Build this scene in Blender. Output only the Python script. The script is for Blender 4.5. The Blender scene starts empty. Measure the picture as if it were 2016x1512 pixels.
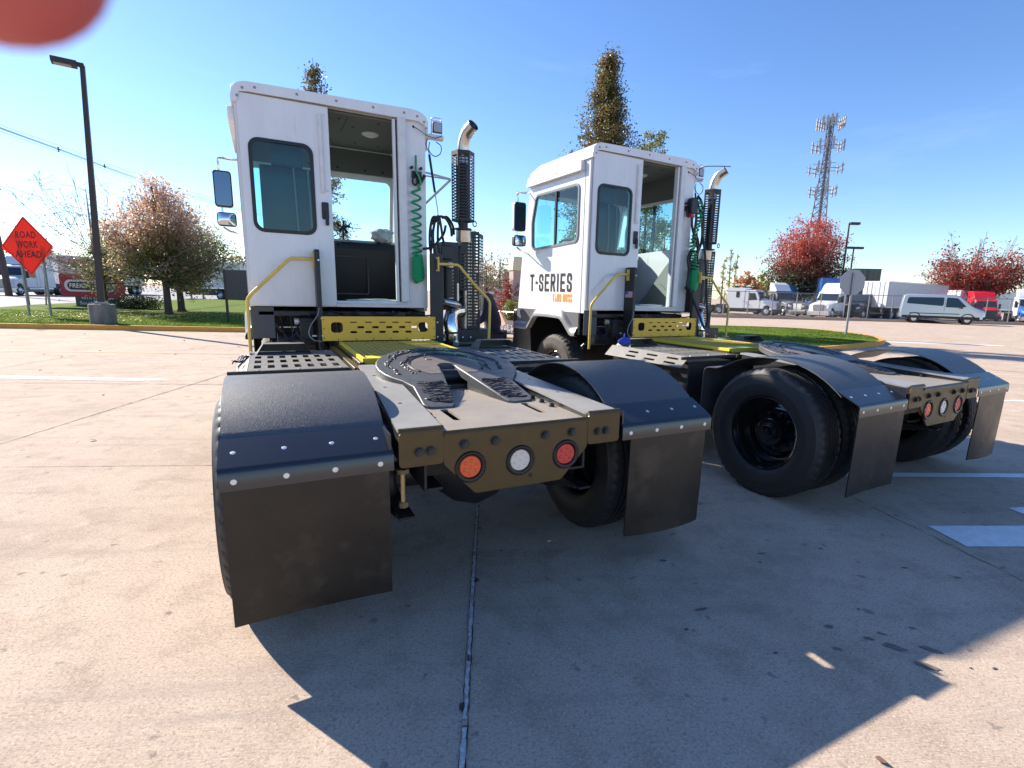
import bpy, bmesh, math, random
from mathutils import Vector, Matrix
from mathutils.geometry import tessellate_polygon
sc = bpy.context.scene
COL = sc.collection
R = math.radians
# ------------------------------------------------------------------ camera
FOC, PPX, PPY = 1025.67, 1075.31, 779.78          # in pixels of the 2016x1512 photograph
CAM = Vector((-1.0319, -2.7375, 1.5198))
YAW, PITCH, ROLL = 0.49292, -0.19402, 0.02808
fw = Vector((math.sin(YAW)*math.cos(PITCH), math.cos(YAW)*math.cos(PITCH), math.sin(PITCH)))
_r = Vector((math.cos(YAW), -math.sin(YAW), 0)); _u = _r.cross(fw)
rt = _r*math.cos(ROLL)+_u*math.sin(ROLL); up = -_r*math.sin(ROLL)+_u*math.cos(ROLL)
cd = bpy.data.cameras.new('camera'); cam = bpy.data.objects.new('camera', cd); COL.objects.link(cam)
cam.matrix_world = Matrix(((rt.x, up.x, -fw.x, CAM.x), (rt.y, up.y, -fw.y, CAM.y), (rt.z, up.z, -fw.z, CAM.z), (0, 0, 0, 1)))
cd.sensor_width = 36; cd.lens = FOC/2016*36; cd.shift_x = -(PPX-1008)/2016; cd.shift_y = (PPY-756)/2016
cd.clip_start = 0.004; cd.clip_end = 6000
cd.dof.use_dof = True; cd.dof.focus_distance = 5.5; cd.dof.aperture_fstop = 15
sc.camera = cam
# ------------------------------------------------------------------ world, sun, exposure
SUN_EL, SUN_AZ = 31.5, -30.5                      # azimuth from +Y towards +X
sd = Vector((math.sin(R(SUN_AZ))*math.cos(R(SUN_EL)), math.cos(R(SUN_AZ))*math.cos(R(SUN_EL)), math.sin(R(SUN_EL))))
w = bpy.data.worlds.new('World'); sc.world = w; w.use_nodes = True
nt = w.node_tree; sky = nt.nodes.new('ShaderNodeTexSky'); sky.sky_type = 'NISHITA'; sky.sun_disc = False
sky.sun_elevation = R(SUN_EL); sky.sun_rotation = R(SUN_AZ); sky.air_density = 1.0; sky.dust_density = 0.1; sky.ozone_density = 4.0
bg = nt.nodes['Background']; bg.inputs[1].default_value = 0.10
hs_ = nt.nodes.new('ShaderNodeHueSaturation'); hs_.inputs['Saturation'].default_value = 1.12; hs_.inputs['Hue'].default_value = 0.508; hs_.inputs['Value'].default_value = 1.06
nt.links.new(sky.outputs[0], hs_.inputs['Color'])
wt = nt.nodes.new('ShaderNodeTexCoord'); wm = nt.nodes.new('ShaderNodeMapping'); wm.inputs['Scale'].default_value = (2.2, 2.2, 11); wm.inputs['Rotation'].default_value = (0, .12, 0)
wn_ = nt.nodes.new('ShaderNodeTexNoise'); wn_.inputs['Scale'].default_value = 1.6; wn_.inputs['Detail'].default_value = 7; wn_.inputs['Roughness'].default_value = .62
wr = nt.nodes.new('ShaderNodeMapRange'); wr.inputs[1].default_value = .58; wr.inputs[2].default_value = .85; wr.inputs[4].default_value = .12
wx = nt.nodes.new('ShaderNodeMix'); wx.data_type = 'RGBA'; wx.inputs[7].default_value = (5.0, 5.6, 6.4, 1)      # faint thin cirrus
nt.links.new(wt.outputs['Generated'], wm.inputs[0]); nt.links.new(wm.outputs[0], wn_.inputs['Vector']); nt.links.new(wn_.outputs['Fac'], wr.inputs[0]); nt.links.new(wr.outputs[0], wx.inputs[0])
nt.links.new(hs_.outputs[0], wx.inputs[6]); nt.links.new(wx.outputs[2], bg.inputs[0])
sl = bpy.data.lights.new('sun', 'SUN'); sl.energy = 5.0; sl.angle = R(0.55); sl.color = (1, 0.92, 0.80)
so = bpy.data.objects.new('sun', sl); COL.objects.link(so); so.rotation_euler = sd.to_track_quat('Z', 'Y').to_euler()
sc.view_settings.view_transform = 'Standard'; sc.view_settings.look = 'None'; sc.view_settings.exposure = 1.10
sc.view_settings.gamma = 1

# ------------------------------------------------------------------ pixel -> point on the real ground / at a real distance
def ray(px, py): return fw+rt*((px-PPX)/FOC)-up*((py-PPY)/FOC)
def gp(px, py, z=0.0):
    d = ray(px, py); return CAM+d*((z-CAM.z)/d.z)
def dp(px, py, dep): return CAM+ray(px, py)*dep
def zat(p, py):
    """height above p at which a vertical line through p reaches picture row py"""
    lo, hi = -2.0, 90.0
    for _ in range(50):
        m = (lo+hi)/2; q = Vector((p[0], p[1], m))-CAM
        y = PPY-FOC*q.dot(up)/q.dot(fw)
        if y > py: lo = m
        else: hi = m
    return lo

# ------------------------------------------------------------------ materials
def mat(name, col, rough=0.6, metal=0.0, spec=0.5, col2=None, nscale=20, nstr=0.5, bump=0.0, bscale=80, coat=0.0, trans=0, ior=1.45,
        col3=None, n3=3.0, t3=(0.55, 0.7), detail=4, stretch=None, rvar=0.0, emis=None):
    m = bpy.data.materials.new(name); m.use_nodes = True; t = m.node_tree; b = t.nodes['Principled BSDF']
    b.inputs['Base Color'].default_value = (*col, 1); b.inputs['Roughness'].default_value = rough
    b.inputs['Metallic'].default_value = metal; b.inputs['Specular IOR Level'].default_value = spec
    b.inputs['Coat Weight'].default_value = coat; b.inputs['Coat Roughness'].default_value = 0.06
    b.inputs['Transmission Weight'].default_value = trans; b.inputs['IOR'].default_value = ior
    if emis: b.inputs['Emission Color'].default_value = (*emis[0], 1); b.inputs['Emission Strength'].default_value = emis[1]
    tc = t.nodes.new('ShaderNodeTexCoord'); vec = tc.outputs['Object']
    if stretch:
        mp = t.nodes.new('ShaderNodeMapping'); mp.inputs['Scale'].default_value = stretch
        t.links.new(vec, mp.inputs[0]); vec = mp.outputs[0]
    def noise(s, d=detail, rr=0.6):
        n = t.nodes.new('ShaderNodeTexNoise'); n.inputs['Scale'].default_value = s; n.inputs['Detail'].default_value = d
        n.inputs['Roughness'].default_value = rr; t.links.new(vec, n.inputs['Vector']); return n.outputs['Fac']
    def ramp(fac, a, c):
        r_ = t.nodes.new('ShaderNodeMapRange'); r_.inputs[1].default_value = a; r_.inputs[2].default_value = c
        t.links.new(fac, r_.inputs[0]); return r_.outputs[0]
    last = None
    if col2:
        mx = t.nodes.new('ShaderNodeMix'); mx.data_type = 'RGBA'
        mx.inputs[6].default_value = (*col, 1); mx.inputs[7].default_value = (*col2, 1)
        t.links.new(ramp(noise(nscale), 0.5-nstr/2, 0.5+nstr/2), mx.inputs[0]); last = mx.outputs[2]
    if col3:
        mx = t.nodes.new('ShaderNodeMix'); mx.data_type = 'RGBA'
        if last: t.links.new(last, mx.inputs[6])
        else: mx.inputs[6].default_value = (*col, 1)
        mx.inputs[7].default_value = (*col3, 1); t.links.new(ramp(noise(n3), *t3), mx.inputs[0]); last = mx.outputs[2]
    if last: t.links.new(last, b.inputs['Base Color'])
    if rvar:
        mr = t.nodes.new('ShaderNodeMapRange'); mr.inputs[3].default_value = rough-rvar; mr.inputs[4].default_value = rough+rvar
        mr.inputs[1].default_value = .3; mr.inputs[2].default_value = .7
        t.links.new(noise(nscale*0.7), mr.inputs[0]); t.links.new(mr.outputs[0], b.inputs['Roughness'])
    if bump:
        bn = t.nodes.new('ShaderNodeBump'); bn.inputs['Strength'].default_value = bump; bn.inputs['Distance'].default_value = 0.002
        t.links.new(noise(bscale, 3), bn.inputs['Height']); t.links.new(bn.outputs[0], b.inputs['Normal'])
    return m

M = {}
M['white'] = mat('white_paint', (0.78, 0.78, 0.80), 0.30, col2=(0.67, 0.67, 0.69), nscale=2.4, nstr=.6, coat=0.35, bump=.05, bscale=5, rvar=.06, stretch=(3, 3, .6), col3=(.50, .47, .43), n3=4.5, t3=(.64, .86))
M['white_trim'] = mat('white_trim', (0.74, 0.74, 0.74), 0.4, col2=(0.6, 0.6, 0.6), nscale=12, nstr=.6)
M['black'] = mat('black_powder_coat', (0.016, 0.017, 0.02), 0.42, spec=.5, col2=(0.028, 0.028, 0.03), nscale=9, nstr=.5, bump=.35, bscale=420, rvar=.05)
M['tail'] = mat('ground_tinted_black_steel', (0.086, 0.054, 0.018), 0.36, spec=.4, col2=(0.108, 0.069, 0.026), nscale=14, nstr=.5, bump=.12, bscale=500, rvar=.06)  # black steel; warm ground reflection is painted in as a brown base
M['deckplate'] = mat('dusty_grey_steel', (0.15, 0.14, 0.13), 0.5, spec=.35, col2=(0.21, 0.195, 0.175), nscale=11, nstr=.5, bump=.15, bscale=300)
M['fender'] = mat('textured_fender_plastic', (0.03, 0.03, 0.034), 0.42, spec=1.0, col2=(0.115, 0.113, 0.114), nscale=200, nstr=.3, bump=1.0, bscale=230)
M['railglare'] = mat('warm_glare_rail_steel', (0.25, 0.24, 0.22), 0.45, spec=.8, col2=(0.31, 0.295, 0.27), nscale=10, nstr=.5, bump=.12, bscale=350)  # same steel, base lightened to carry sun glare on the rail tops
M['tailglare'] = mat('tan_glare_deck_steel', (0.33, 0.28, 0.23), 0.5, spec=.5, col2=(0.24, 0.205, 0.17), nscale=5, nstr=.5, bump=.12, bscale=350)  # pale tan base has the low sun's glare on the deck painted in
M['bracket'] = mat('gloss_black_bracket', (0.018, 0.02, 0.026), 0.24, spec=.9, bump=.1, bscale=300)
M['flap'] = mat('rubber_mud_flap', (0.013, 0.0105, 0.008), 0.33, spec=.5, col2=(0.024, 0.019, 0.014), nscale=7, nstr=.5, bump=.5, bscale=330, rvar=.08, col3=(.075, .055, .038), n3=4.5, t3=(.54, .80))
M['rubber'] = mat('tyre_rubber', (0.018, 0.018, 0.02), 0.55, spec=.5, col2=(0.03, 0.03, 0.03), nscale=6, nstr=.5, bump=.2, bscale=120)
M['rubber_dusty'] = mat('dusty_tyre_rubber', (0.09, 0.075, 0.065), 0.75, col2=(0.05, 0.045, 0.04), nscale=9, nstr=.5)
M['rim'] = mat('gloss_black_rim', (0.008, 0.008, 0.01), 0.13, spec=.6, coat=.6)
M['yellow'] = mat('yellow_paint', (1.0, 0.565, 0.06), 0.42, col2=(0.9, 0.50, 0.055), nscale=8, nstr=.6, bump=.05, col3=(0.35, 0.25, 0.06), n3=9, t3=(.64, .78))
M['grate'] = mat('yellow_green_grating', (0.74, 0.465, 0.09), 0.5, col2=(0.55, 0.35, 0.07), nscale=14, nstr=.5)
M['rail_yellow'] = mat('handrail_yellow', (0.88, 0.58, 0.12), 0.38, col2=(.68, .48, .10), nscale=12)
M['chrome'] = mat('chrome', (0.75, 0.75, 0.76), 0.08, metal=1)
M['foil'] = mat('foil_wrap', (0.8, 0.81, 0.83), 0.14, metal=1, bump=1.0, bscale=22)
M['steel'] = mat('stainless_steel', (0.6, 0.58, 0.55), 0.28, metal=1, col2=(.45, .43, .4), nscale=9, nstr=.6)
M['zinc'] = mat('zinc_screw', (0.72, 0.72, 0.74), 0.35, metal=.5)
M['darksteel'] = mat('dark_bolt_steel', (0.03, 0.03, 0.034), 0.4, spec=.5)
M['grease'] = mat('dark_axle_grease', (0.035, 0.025, 0.028), 0.40, spec=.45, col2=(0.055, 0.038, 0.04), nscale=60)
M['cast'] = mat('cast_grey_iron', (0.105, 0.103, 0.105), 0.46, spec=.6, col2=(0.06, 0.06, 0.062), nscale=18, nstr=.6, bump=.4, bscale=120)
M['cast_light'] = mat('greased_plate_centre', (0.22, 0.18, 0.15), 0.5, col2=(0.13, 0.105, 0.09), nscale=20, bump=.25, bscale=90)
M['green_hose'] = mat('green_air_hose', (0.0, 0.28, 0.10), 0.28, spec=.5, coat=.3)
M['hose'] = mat('black_hose', (0.014, 0.014, 0.018), 0.4)
M['liner'] = mat('cab_liner_cloth', (0.15, 0.155, 0.145), 0.9, col2=(.115, .12, .115), nscale=90, bump=.4, bscale=300)
M['dash'] = mat('dash_plastic', (0.02, 0.022, 0.028), 0.5)
M['panel_grey'] = mat('grey_felt_panel', (0.28, 0.30, 0.28), 0.9, col2=(.2, .22, .2), nscale=60)
M['plasticbag'] = mat('crinkled_white_plastic', (0.7, 0.7, 0.68), 0.3, col2=(.5, .52, .5), nscale=16, bump=1.0, bscale=30)
M['skirt'] = mat('grey_plastic_skirt', (0.13, 0.13, 0.135), 0.36, col2=(.16, .16, .165), nscale=8, bump=.3, bscale=200)
M['silver'] = mat('silver_arch_lip', (0.26, 0.255, 0.25), 0.36, metal=.35, col2=(.2, .2, .195), nscale=8)
M['rubberseal'] = mat('black_window_rubber', (0.008, 0.008, 0.012), 0.35)
M['text_black'] = mat('dark_vinyl_lettering', (0.03, 0.02, 0.025), 0.4)
M['text_orange'] = mat('orange_vinyl_lettering', (0.90, 0.38, 0.02), 0.4)
M['text_white'] = mat('white_vinyl_lettering', (0.8, 0.8, 0.8), 0.4)
M['text_red'] = mat('red_vinyl_lettering', (0.5, 0.02, 0.04), 0.4)
M['mirror'] = mat('mirror_glass', (0.13, 0.16, 0.20), 0.02, metal=1)  # dark tint stands in for dark surroundings in the reflection
M['mirror_bright'] = mat('convex_mirror_glass', (0.6, 0.62, 0.65), 0.02, metal=1)
M['red_lens'] = mat('red_lens', (0.62, 0.03, 0.03), 0.15, coat=.5)
M['amber_lens'] = mat('orange_red_lens', (0.8, 0.10, 0.02), 0.15, coat=.5)
M['clear_lens'] = mat('clear_lens', (0.72, 0.66, 0.58), 0.12, coat=.5)
M['blue_cloth'] = mat('blue_cloth', (0.03, 0.06, 0.42), 0.5, col2=(.06, .1, .5), nscale=20, bump=.4, bscale=50)
M['dark_cloth'] = mat('dark_printed_cloth', (0.010, 0.012, 0.035), 0.8, spec=.1, col3=(.6, .6, .6), n3=20, t3=(.60, .61), detail=0)
M['concrete_block'] = mat('weathered_concrete', (0.26, 0.245, 0.22), 0.9, col2=(0.12, 0.105, 0.09), nscale=5, nstr=.5, bump=.5, bscale=60, stretch=(1, 1, .3))
M['pole_brown'] = mat('dark_bronze_pole', (0.028, 0.022, 0.024), 0.45)
M['galv'] = mat('galvanised_steel', (0.32, 0.32, 0.33), 0.45, metal=.4, col2=(.24, .24, .25), nscale=20)
M['sign_orange'] = mat('orange_sign_sheet', (0.85, 0.045, 0.012), 0.55, col2=(.78, .04, .012), nscale=6)
M['sign_black'] = mat('black_sign_legend', (0.03, 0.02, 0.02), 0.6)
M['sign_red'] = mat('deep_red_sign_face', (0.36, 0.008, 0.03), 0.5, col2=(.30, .007, .03), nscale=3)
M['sign_white'] = mat('white_sign_face', (0.62, 0.62, 0.64), 0.5)
M['sign_grey'] = mat('dark_grey_sign_base', (0.05, 0.055, 0.06), 0.5)
M['curb'] = mat('yellow_painted_kerb', (0.72, 0.34, 0.05), 0.75, col2=(0.58, 0.27, 0.05), nscale=7, bump=.4, col3=(.40, .30, .2), n3=14, t3=(.6, .72))
M['white_line'] = mat('white_road_paint', (0.84, 0.84, 0.85), 0.7, col2=(0.72, 0.71, 0.70), nscale=12, nstr=.3, col3=(.45, .40, .37), n3=60, t3=(.62, .72))
M['faint_line'] = mat('worn_white_road_paint', (0.50, 0.46, 0.42), 0.8, col2=(0.33, 0.28, 0.24), nscale=14, nstr=.3)
M['yellow_line'] = mat('worn_yellow_road_paint', (0.52, 0.36, 0.13), 0.8, col2=(0.36, 0.28, 0.2), nscale=12, nstr=.3)
M['sealant'] = mat('pale_joint_sealant', (0.66, 0.65, 0.64), 0.6, col2=(0.40, 0.39, 0.38), nscale=40, nstr=.25, col3=(.10, .095, .09), n3=9, t3=(.58, .62))
M['tar'] = mat('tar_joint_filler', (0.045, 0.035, 0.03), 0.6)
M['oil'] = mat('oil_spot', (0.05, 0.045, 0.045), 0.35, col2=(.09, .08, .075), nscale=50)
M['stain'] = mat('damp_stain', (0.13, 0.105, 0.09), 0.6, col2=(0.20, 0.16, 0.13), nscale=22, nstr=.3)
M['asphalt'] = mat('pale_grey_asphalt', (0.25, 0.245, 0.25), 0.85, col2=(0.20, 0.195, 0.2), nscale=2, bump=.3)
M['gravel'] = mat('river_stones', (0.45, 0.38, 0.34), 0.9, col2=(0.12, 0.09, 0.09), nscale=9, nstr=.25, bump=1, bscale=10)
M['brick'] = mat('brick_pavers', (0.62, 0.34, 0.22), 0.85, col2=(0.5, 0.26, 0.18), nscale=6)
M['bark'] = mat('bark', (0.10, 0.075, 0.06), 0.9, col2=(0.05, 0.04, 0.035), nscale=14, bump=.6, bscale=40, stretch=(1, 1, .25))
M['twig'] = mat('grey_twigs', (0.34, 0.27, 0.25), 0.9)
M['wood'] = mat('weathered_pole_wood', (0.13, 0.09, 0.07), 0.9, col2=(.08, .055, .045), nscale=6, stretch=(1, 1, .1))
M['wire'] = mat('overhead_wire', (0.12, 0.15, 0.2), 0.5)
M['skin'] = mat('skin', (0.55, 0.24, 0.16), 0.45)
M['navy'] = mat('navy_jacket', (0.012, 0.012, 0.035), 0.8, bump=.4, bscale=30)
M['hair'] = mat('dark_hair', (0.02, 0.015, 0.012), 0.6)
M['tower'] = mat('galvanised_lattice', (0.17, 0.17, 0.19), 0.5, metal=.3)
M['antenna'] = mat('antenna_panel_white', (0.33, 0.33, 0.34), 0.5)
M['redpaint'] = mat('red_truck_paint', (0.6, 0.015, 0.03), 0.3, coat=.4)
M['bluepaint'] = mat('blue_truck_paint', (0.02, 0.13, 0.5), 0.3, coat=.4)
M['cyanpaint'] = mat('bright_blue_fairing', (0.03, 0.3, 0.7), 0.3, coat=.4)
M['orangepaint'] = mat('orange_panel_paint', (0.55, 0.14, 0.03), 0.4)
M['blackpaint'] = mat('black_truck_paint', (0.02, 0.02, 0.028), 0.25, coat=.4)
M['greypaint'] = mat('grey_truck_paint', (0.18, 0.18, 0.19), 0.35, coat=.3)
M['silverpaint'] = mat('silver_van_paint', (0.52, 0.53, 0.54), 0.26, metal=.55, coat=.5)
M['whitepaint'] = mat('plain_white_truck_paint', (0.72, 0.72, 0.72), 0.35, coat=.3)
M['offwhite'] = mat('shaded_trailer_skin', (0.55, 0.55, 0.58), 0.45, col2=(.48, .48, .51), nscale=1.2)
M['darkglass'] = mat('dark_vehicle_glass', (0.015, 0.025, 0.035), 0.06, spec=.8)
M['blackplastic'] = mat('black_plastic_trim', (0.02, 0.02, 0.022), 0.5)
M['alu'] = mat('bright_aluminium', (0.6, 0.6, 0.6), 0.3, metal=.9)
M['hedge'] = mat('clipped_hedge_leaf', (0.16, 0.19, 0.04), 0.7, col2=(.08, .10, .02), nscale=8)
M['dirt'] = mat('dark_mulch', (0.07, 0.05, 0.04), 0.95, col2=(.13, .09, .07), nscale=6, bump=1, bscale=12)

def glass_mat(name, tint, rough=0.0, fac=0.86):
    m = bpy.data.materials.new(name); m.use_nodes = True; t = m.node_tree
    for n in list(t.nodes): t.nodes.remove(n)
    o = t.nodes.new('ShaderNodeOutputMaterial'); tr = t.nodes.new('ShaderNodeBsdfTransparent'); tr.inputs[0].default_value = (*tint, 1)
    gl = t.nodes.new('ShaderNodeBsdfGlossy'); gl.inputs['Roughness'].default_value = rough
    fr = t.nodes.new('ShaderNodeFresnel'); fr.inputs[0].default_value = 1.6; mx = t.nodes.new('ShaderNodeMixShader')
    ge = t.nodes.new('ShaderNodeNewGeometry'); mu = t.nodes.new('ShaderNodeMath'); mu.operation = 'SUBTRACT'; mu.use_clamp = True
    t.links.new(fr.outputs[0], mu.inputs[0]); t.links.new(ge.outputs['Backfacing'], mu.inputs[1])
    t.links.new(mu.outputs[0], mx.inputs[0]); t.links.new(tr.outputs[0], mx.inputs[1]); t.links.new(gl.outputs[0], mx.inputs[2])
    t.links.new(mx.outputs[0], o.inputs[0]); return m
M['glass'] = glass_mat('teal_tinted_glass', (0.70, 0.93, 0.94))
M['windshield'] = glass_mat('clear_tinted_glass', (0.90, 0.985, 0.985))

def leaf_mat(name, cols, scale=9.0, rough=.55, tr=.35, clump=.8, zr=None):
    """leaf colours vary from leaf to leaf and from clump to clump"""
    m = bpy.data.materials.new(name); m.use_nodes = True; t = m.node_tree
    for n in list(t.nodes): t.nodes.remove(n)
    o = t.nodes.new('ShaderNodeOutputMaterial'); tc = t.nodes.new('ShaderNodeTexCoord')
    n1 = t.nodes.new('ShaderNodeTexNoise'); n1.inputs['Scale'].default_value = scale; n1.inputs['Detail'].default_value = 2
    n2 = t.nodes.new('ShaderNodeTexNoise'); n2.inputs['Scale'].default_value = clump; n2.inputs['Detail'].default_value = 2
    t.links.new(tc.outputs['Object'], n1.inputs[0]); t.links.new(tc.outputs['Object'], n2.inputs[0])
    ad = t.nodes.new('ShaderNodeMath'); ad.operation = 'MULTIPLY_ADD'; ad.inputs[1].default_value = .55
    ml = t.nodes.new('ShaderNodeMath'); ml.operation = 'MULTIPLY'; ml.inputs[1].default_value = .45
    t.links.new(n2.outputs[0], ml.inputs[0]); t.links.new(n1.outputs[0], ad.inputs[0]); t.links.new(ml.outputs[0], ad.inputs[2])
    out_ = ad.outputs[0]
    if zr:                                             # turned colour begins at the top of the crown
        sx = t.nodes.new('ShaderNodeSeparateXYZ'); t.links.new(tc.outputs['Object'], sx.inputs[0]); mz = t.nodes.new('ShaderNodeMapRange')
        mz.inputs[1].default_value = zr[0]; mz.inputs[2].default_value = zr[1]; mz.inputs[3].default_value = -zr[2]; mz.inputs[4].default_value = zr[2]
        t.links.new(sx.outputs[2], mz.inputs[0]); a2_ = t.nodes.new('ShaderNodeMath'); a2_.operation = 'ADD'; t.links.new(out_, a2_.inputs[0]); t.links.new(mz.outputs[0], a2_.inputs[1]); out_ = a2_.outputs[0]
    cr = t.nodes.new('ShaderNodeValToRGB'); cr.color_ramp.interpolation = 'LINEAR'
    e = cr.color_ramp.elements; k = len(cols)
    while len(e) < k: e.new(0.5)
    for i, c in enumerate(cols): e[i].position = 0.34+0.32*i/(k-1); e[i].color = (*c, 1)
    t.links.new(out_, cr.inputs[0])
    p = t.nodes.new('ShaderNodeBsdfPrincipled'); p.inputs['Roughness'].default_value = rough
    tl = t.nodes.new('ShaderNodeBsdfTranslucent'); mx = t.nodes.new('ShaderNodeMixShader'); mx.inputs[0].default_value = tr
    t.links.new(cr.outputs[0], p.inputs['Base Color']); t.links.new(cr.outputs[0], tl.inputs[0])
    t.links.new(p.outputs[0], mx.inputs[1]); t.links.new(tl.outputs[0], mx.inputs[2]); t.links.new(mx.outputs[0], o.inputs[0])
    return m

# ------------------------------------------------------------------ mesh helpers
class MB:
    def __init__(s): s.v = []; s.f = []
    def add(s, vs, fs):
        k = len(s.v); s.v += [tuple(p) for p in vs]; s.f += [tuple(i+k for i in f) for f in fs]; return s
    def box(s, x0, y0, z0, x1, y1, z1):
        vs = [(x, y, z) for z in (z0, z1) for y in (y0, y1) for x in (x0, x1)]
        return s.add(vs, [(0, 2, 3, 1), (4, 5, 7, 6), (0, 1, 5, 4), (2, 6, 7, 3), (0, 4, 6, 2), (1, 3, 7, 5)])
    def obox(s, c, ax, ay, az):
        """box from centre and three half-axis vectors"""
        c = Vector(c); ax = Vector(ax); ay = Vector(ay); az = Vector(az)
        vs = [c+ax*i+ay*j+az*k for k in (-1, 1) for j in (-1, 1) for i in (-1, 1)]
        return s.add(vs, [(0, 2, 3, 1), (4, 5, 7, 6), (0, 1, 5, 4), (2, 6, 7, 3), (0, 4, 6, 2), (1, 3, 7, 5)])
    def tube(s, pts, r, n=8, cap=True, r2=None):
        pts = [Vector(p) for p in pts]; m = len(pts); k = len(s.v); pre = None
        for i, p in enumerate(pts):
            t = (pts[min(i+1, m-1)]-pts[max(i-1, 0)])
            t = t.normalized() if t.length > 1e-9 else Vector((0, 0, 1))
            if pre is None:
                a = Vector((0, 0, 1)) if abs(t.z) < .9 else Vector((1, 0, 0)); u = t.cross(a).normalized()
            else:
                u = pre-t*pre.dot(t); u = u.normalized() if u.length > 1e-6 else t.orthogonal().normalized()
            pre = u; v_ = t.cross(u); rr = r if r2 is None else r+(r2-r)*i/(m-1)
            for j in range(n):
                a = 2*math.pi*j/n; q = p+u*(rr*math.cos(a))+v_*(rr*math.sin(a)); s.v.append(tuple(q))
        for i in range(m-1):
            for j in range(n):
                a = k+i*n+j; b = k+i*n+(j+1) % n; s.f.append((a, b, b+n, a+n))
        if cap: s.f.append(tuple(k+j for j in reversed(range(n)))); s.f.append(tuple(k+(m-1)*n+j for j in range(n)))
        return s
    def cyl(s, a, b, r, n=16, r2=None): return s.tube([a, b], r, n, True, r2)
    def lathe(s, c, axis, prof, n=32, ref=None, fn=None):
        """prof: (distance along axis, radius)"""
        c = Vector(c); ax = Vector(axis).normalized(); u = ax.orthogonal().normalized() if ref is None else Vector(ref); v_ = ax.cross(u)
        k = len(s.v); m = len(prof)
        for i, (d, r) in enumerate(prof):
            for j in range(n):
                a = 2*math.pi*j/n; rr = max(r, 1e-4)
                if fn: rr = fn(i, j, rr)
                s.v.append(tuple(c+ax*d+u*(rr*math.cos(a))+v_*(rr*math.sin(a))))
        for i in range(m-1):
            for j in range(n):
                a = k+i*n+j; b = k+i*n+(j+1) % n; s.f.append((a, b, b+n, a+n))
        return s
    def plate(s, outer, holes, org, U, V, th):
        org = Vector(org); U = Vector(U); V = Vector(V); N = U.cross(V).normalized()
        loops = [outer]+list(holes)
        tris = tessellate_polygon([[Vector((a, b, 0)) for a, b in l] for l in loops])
        pts = [p for l in loops for p in l]; n = len(pts)
        F = [org+U*a+V*b for a, b in pts]; B = [p-N*th for p in F]; fs = []
        for t in tris:
            a, b, c = t; pa, pb, pc = pts[a], pts[b], pts[c]
            ccw = (pb[0]-pa[0])*(pc[1]-pa[1])-(pb[1]-pa[1])*(pc[0]-pa[0]) > 0
            if not ccw: a, c = c, a
            fs.append((a, b, c)); fs.append((c+n, b+n, a+n))
        k = 0
        for li, l in enumerate(loops):
            m = len(l); ar = sum(l[i][0]*l[(i+1) % m][1]-l[(i+1) % m][0]*l[i][1] for i in range(m))
            flip = (ar < 0) != (li > 0)
            for i in range(m):
                a = k+i; b = k+(i+1) % m
                fs.append((b, a, a+n, b+n) if flip else (a, b, b+n, a+n)[::-1])
            k += m
        return s.add(F+B, fs)
    def prism(s, prof, x0, x1, axis='x', scale1=None):
        """closed profile extruded along an axis. axis x: prof=(y,z); axis y: prof=(x,z)"""
        def P(t, a, b): return (t, a, b) if axis == 'x' else ((a, t, b) if axis == 'y' else (a, b, t))
        n = len(prof); vs = [P(x0, a, b) for a, b in prof]+[P(x1, a, b) for a, b in prof]
        fs = [tuple(range(n))[::-1], tuple(range(n, 2*n))]+[(i, (i+1) % n, (i+1) % n+n, i+n) for i in range(n)]
        return s.add(vs, fs)
    def sheet(s, path, x0, x1, th, nx=1, bow=0.0):
        """thick strip: path of (y,z), extruded in x"""
        m = len(path); nrm = []
        for i in range(m):
            a = path[max(i-1, 0)]; b = path[min(i+1, m-1)]; d = Vector((b[0]-a[0], b[1]-a[1])).normalized(); nrm.append(Vector((-d.y, d.x)))
        vs = []; k = 2*m
        for ix in range(nx+1):
            t = ix/nx; x = x0+(x1-x0)*t; o = bow*(1-(2*t-1)**2)
            for i in range(m): vs.append((x, path[i][0]+o*(i/(m-1)), path[i][1]))
            for i in range(m): vs.append((x, path[i][0]-nrm[i].x*th+o*(i/(m-1)), path[i][1]-nrm[i].y*th))
        fs = []
        for ix in range(nx):
            a = ix*k; b = a+k
            for i in range(m-1):
                fs.append((a+i, a+i+1, b+i+1, b+i)); fs.append((a+m+i+1, a+m+i, b+m+i, b+m+i+1))
            fs.append((a, b, b+m, a+m)); fs.append((a+m-1, a+2*m-1, b+2*m-1, b+m-1))
        for i in range(m-1):
            fs.append((i, i+m, i+m+1, i+1)); e = nx*k; fs.append((e+i, e+i+1, e+i+m+1, e+i+m))
        return s.add(vs, fs)
    def build(s, name, material, parent=None, smooth=35, bevel=0, seg=2, fix=True):
        me = bpy.data.meshes.new(name); me.from_pydata(s.v, [], s.f)
        if fix:
            bm = bmesh.new(); bm.from_mesh(me); bmesh.ops.recalc_face_normals(bm, faces=bm.faces[:]); bm.to_mesh(me); bm.free()
        me.materials.append(M[material] if isinstance(material, str) else material)
        if smooth:
            me.polygons.foreach_set('use_smooth', [True]*len(me.polygons)); me.set_sharp_from_angle(angle=R(smooth))
        me.update(); o = bpy.data.objects.new(name, me); COL.objects.link(o)
        if parent: o.parent = parent
        if bevel:
            b = o.modifiers.new('bevel', 'BEVEL'); b.width = bevel; b.segments = seg; b.limit_method = 'ANGLE'; b.angle_limit = R(40)
            b.harden_normals = False
        return o

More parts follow.
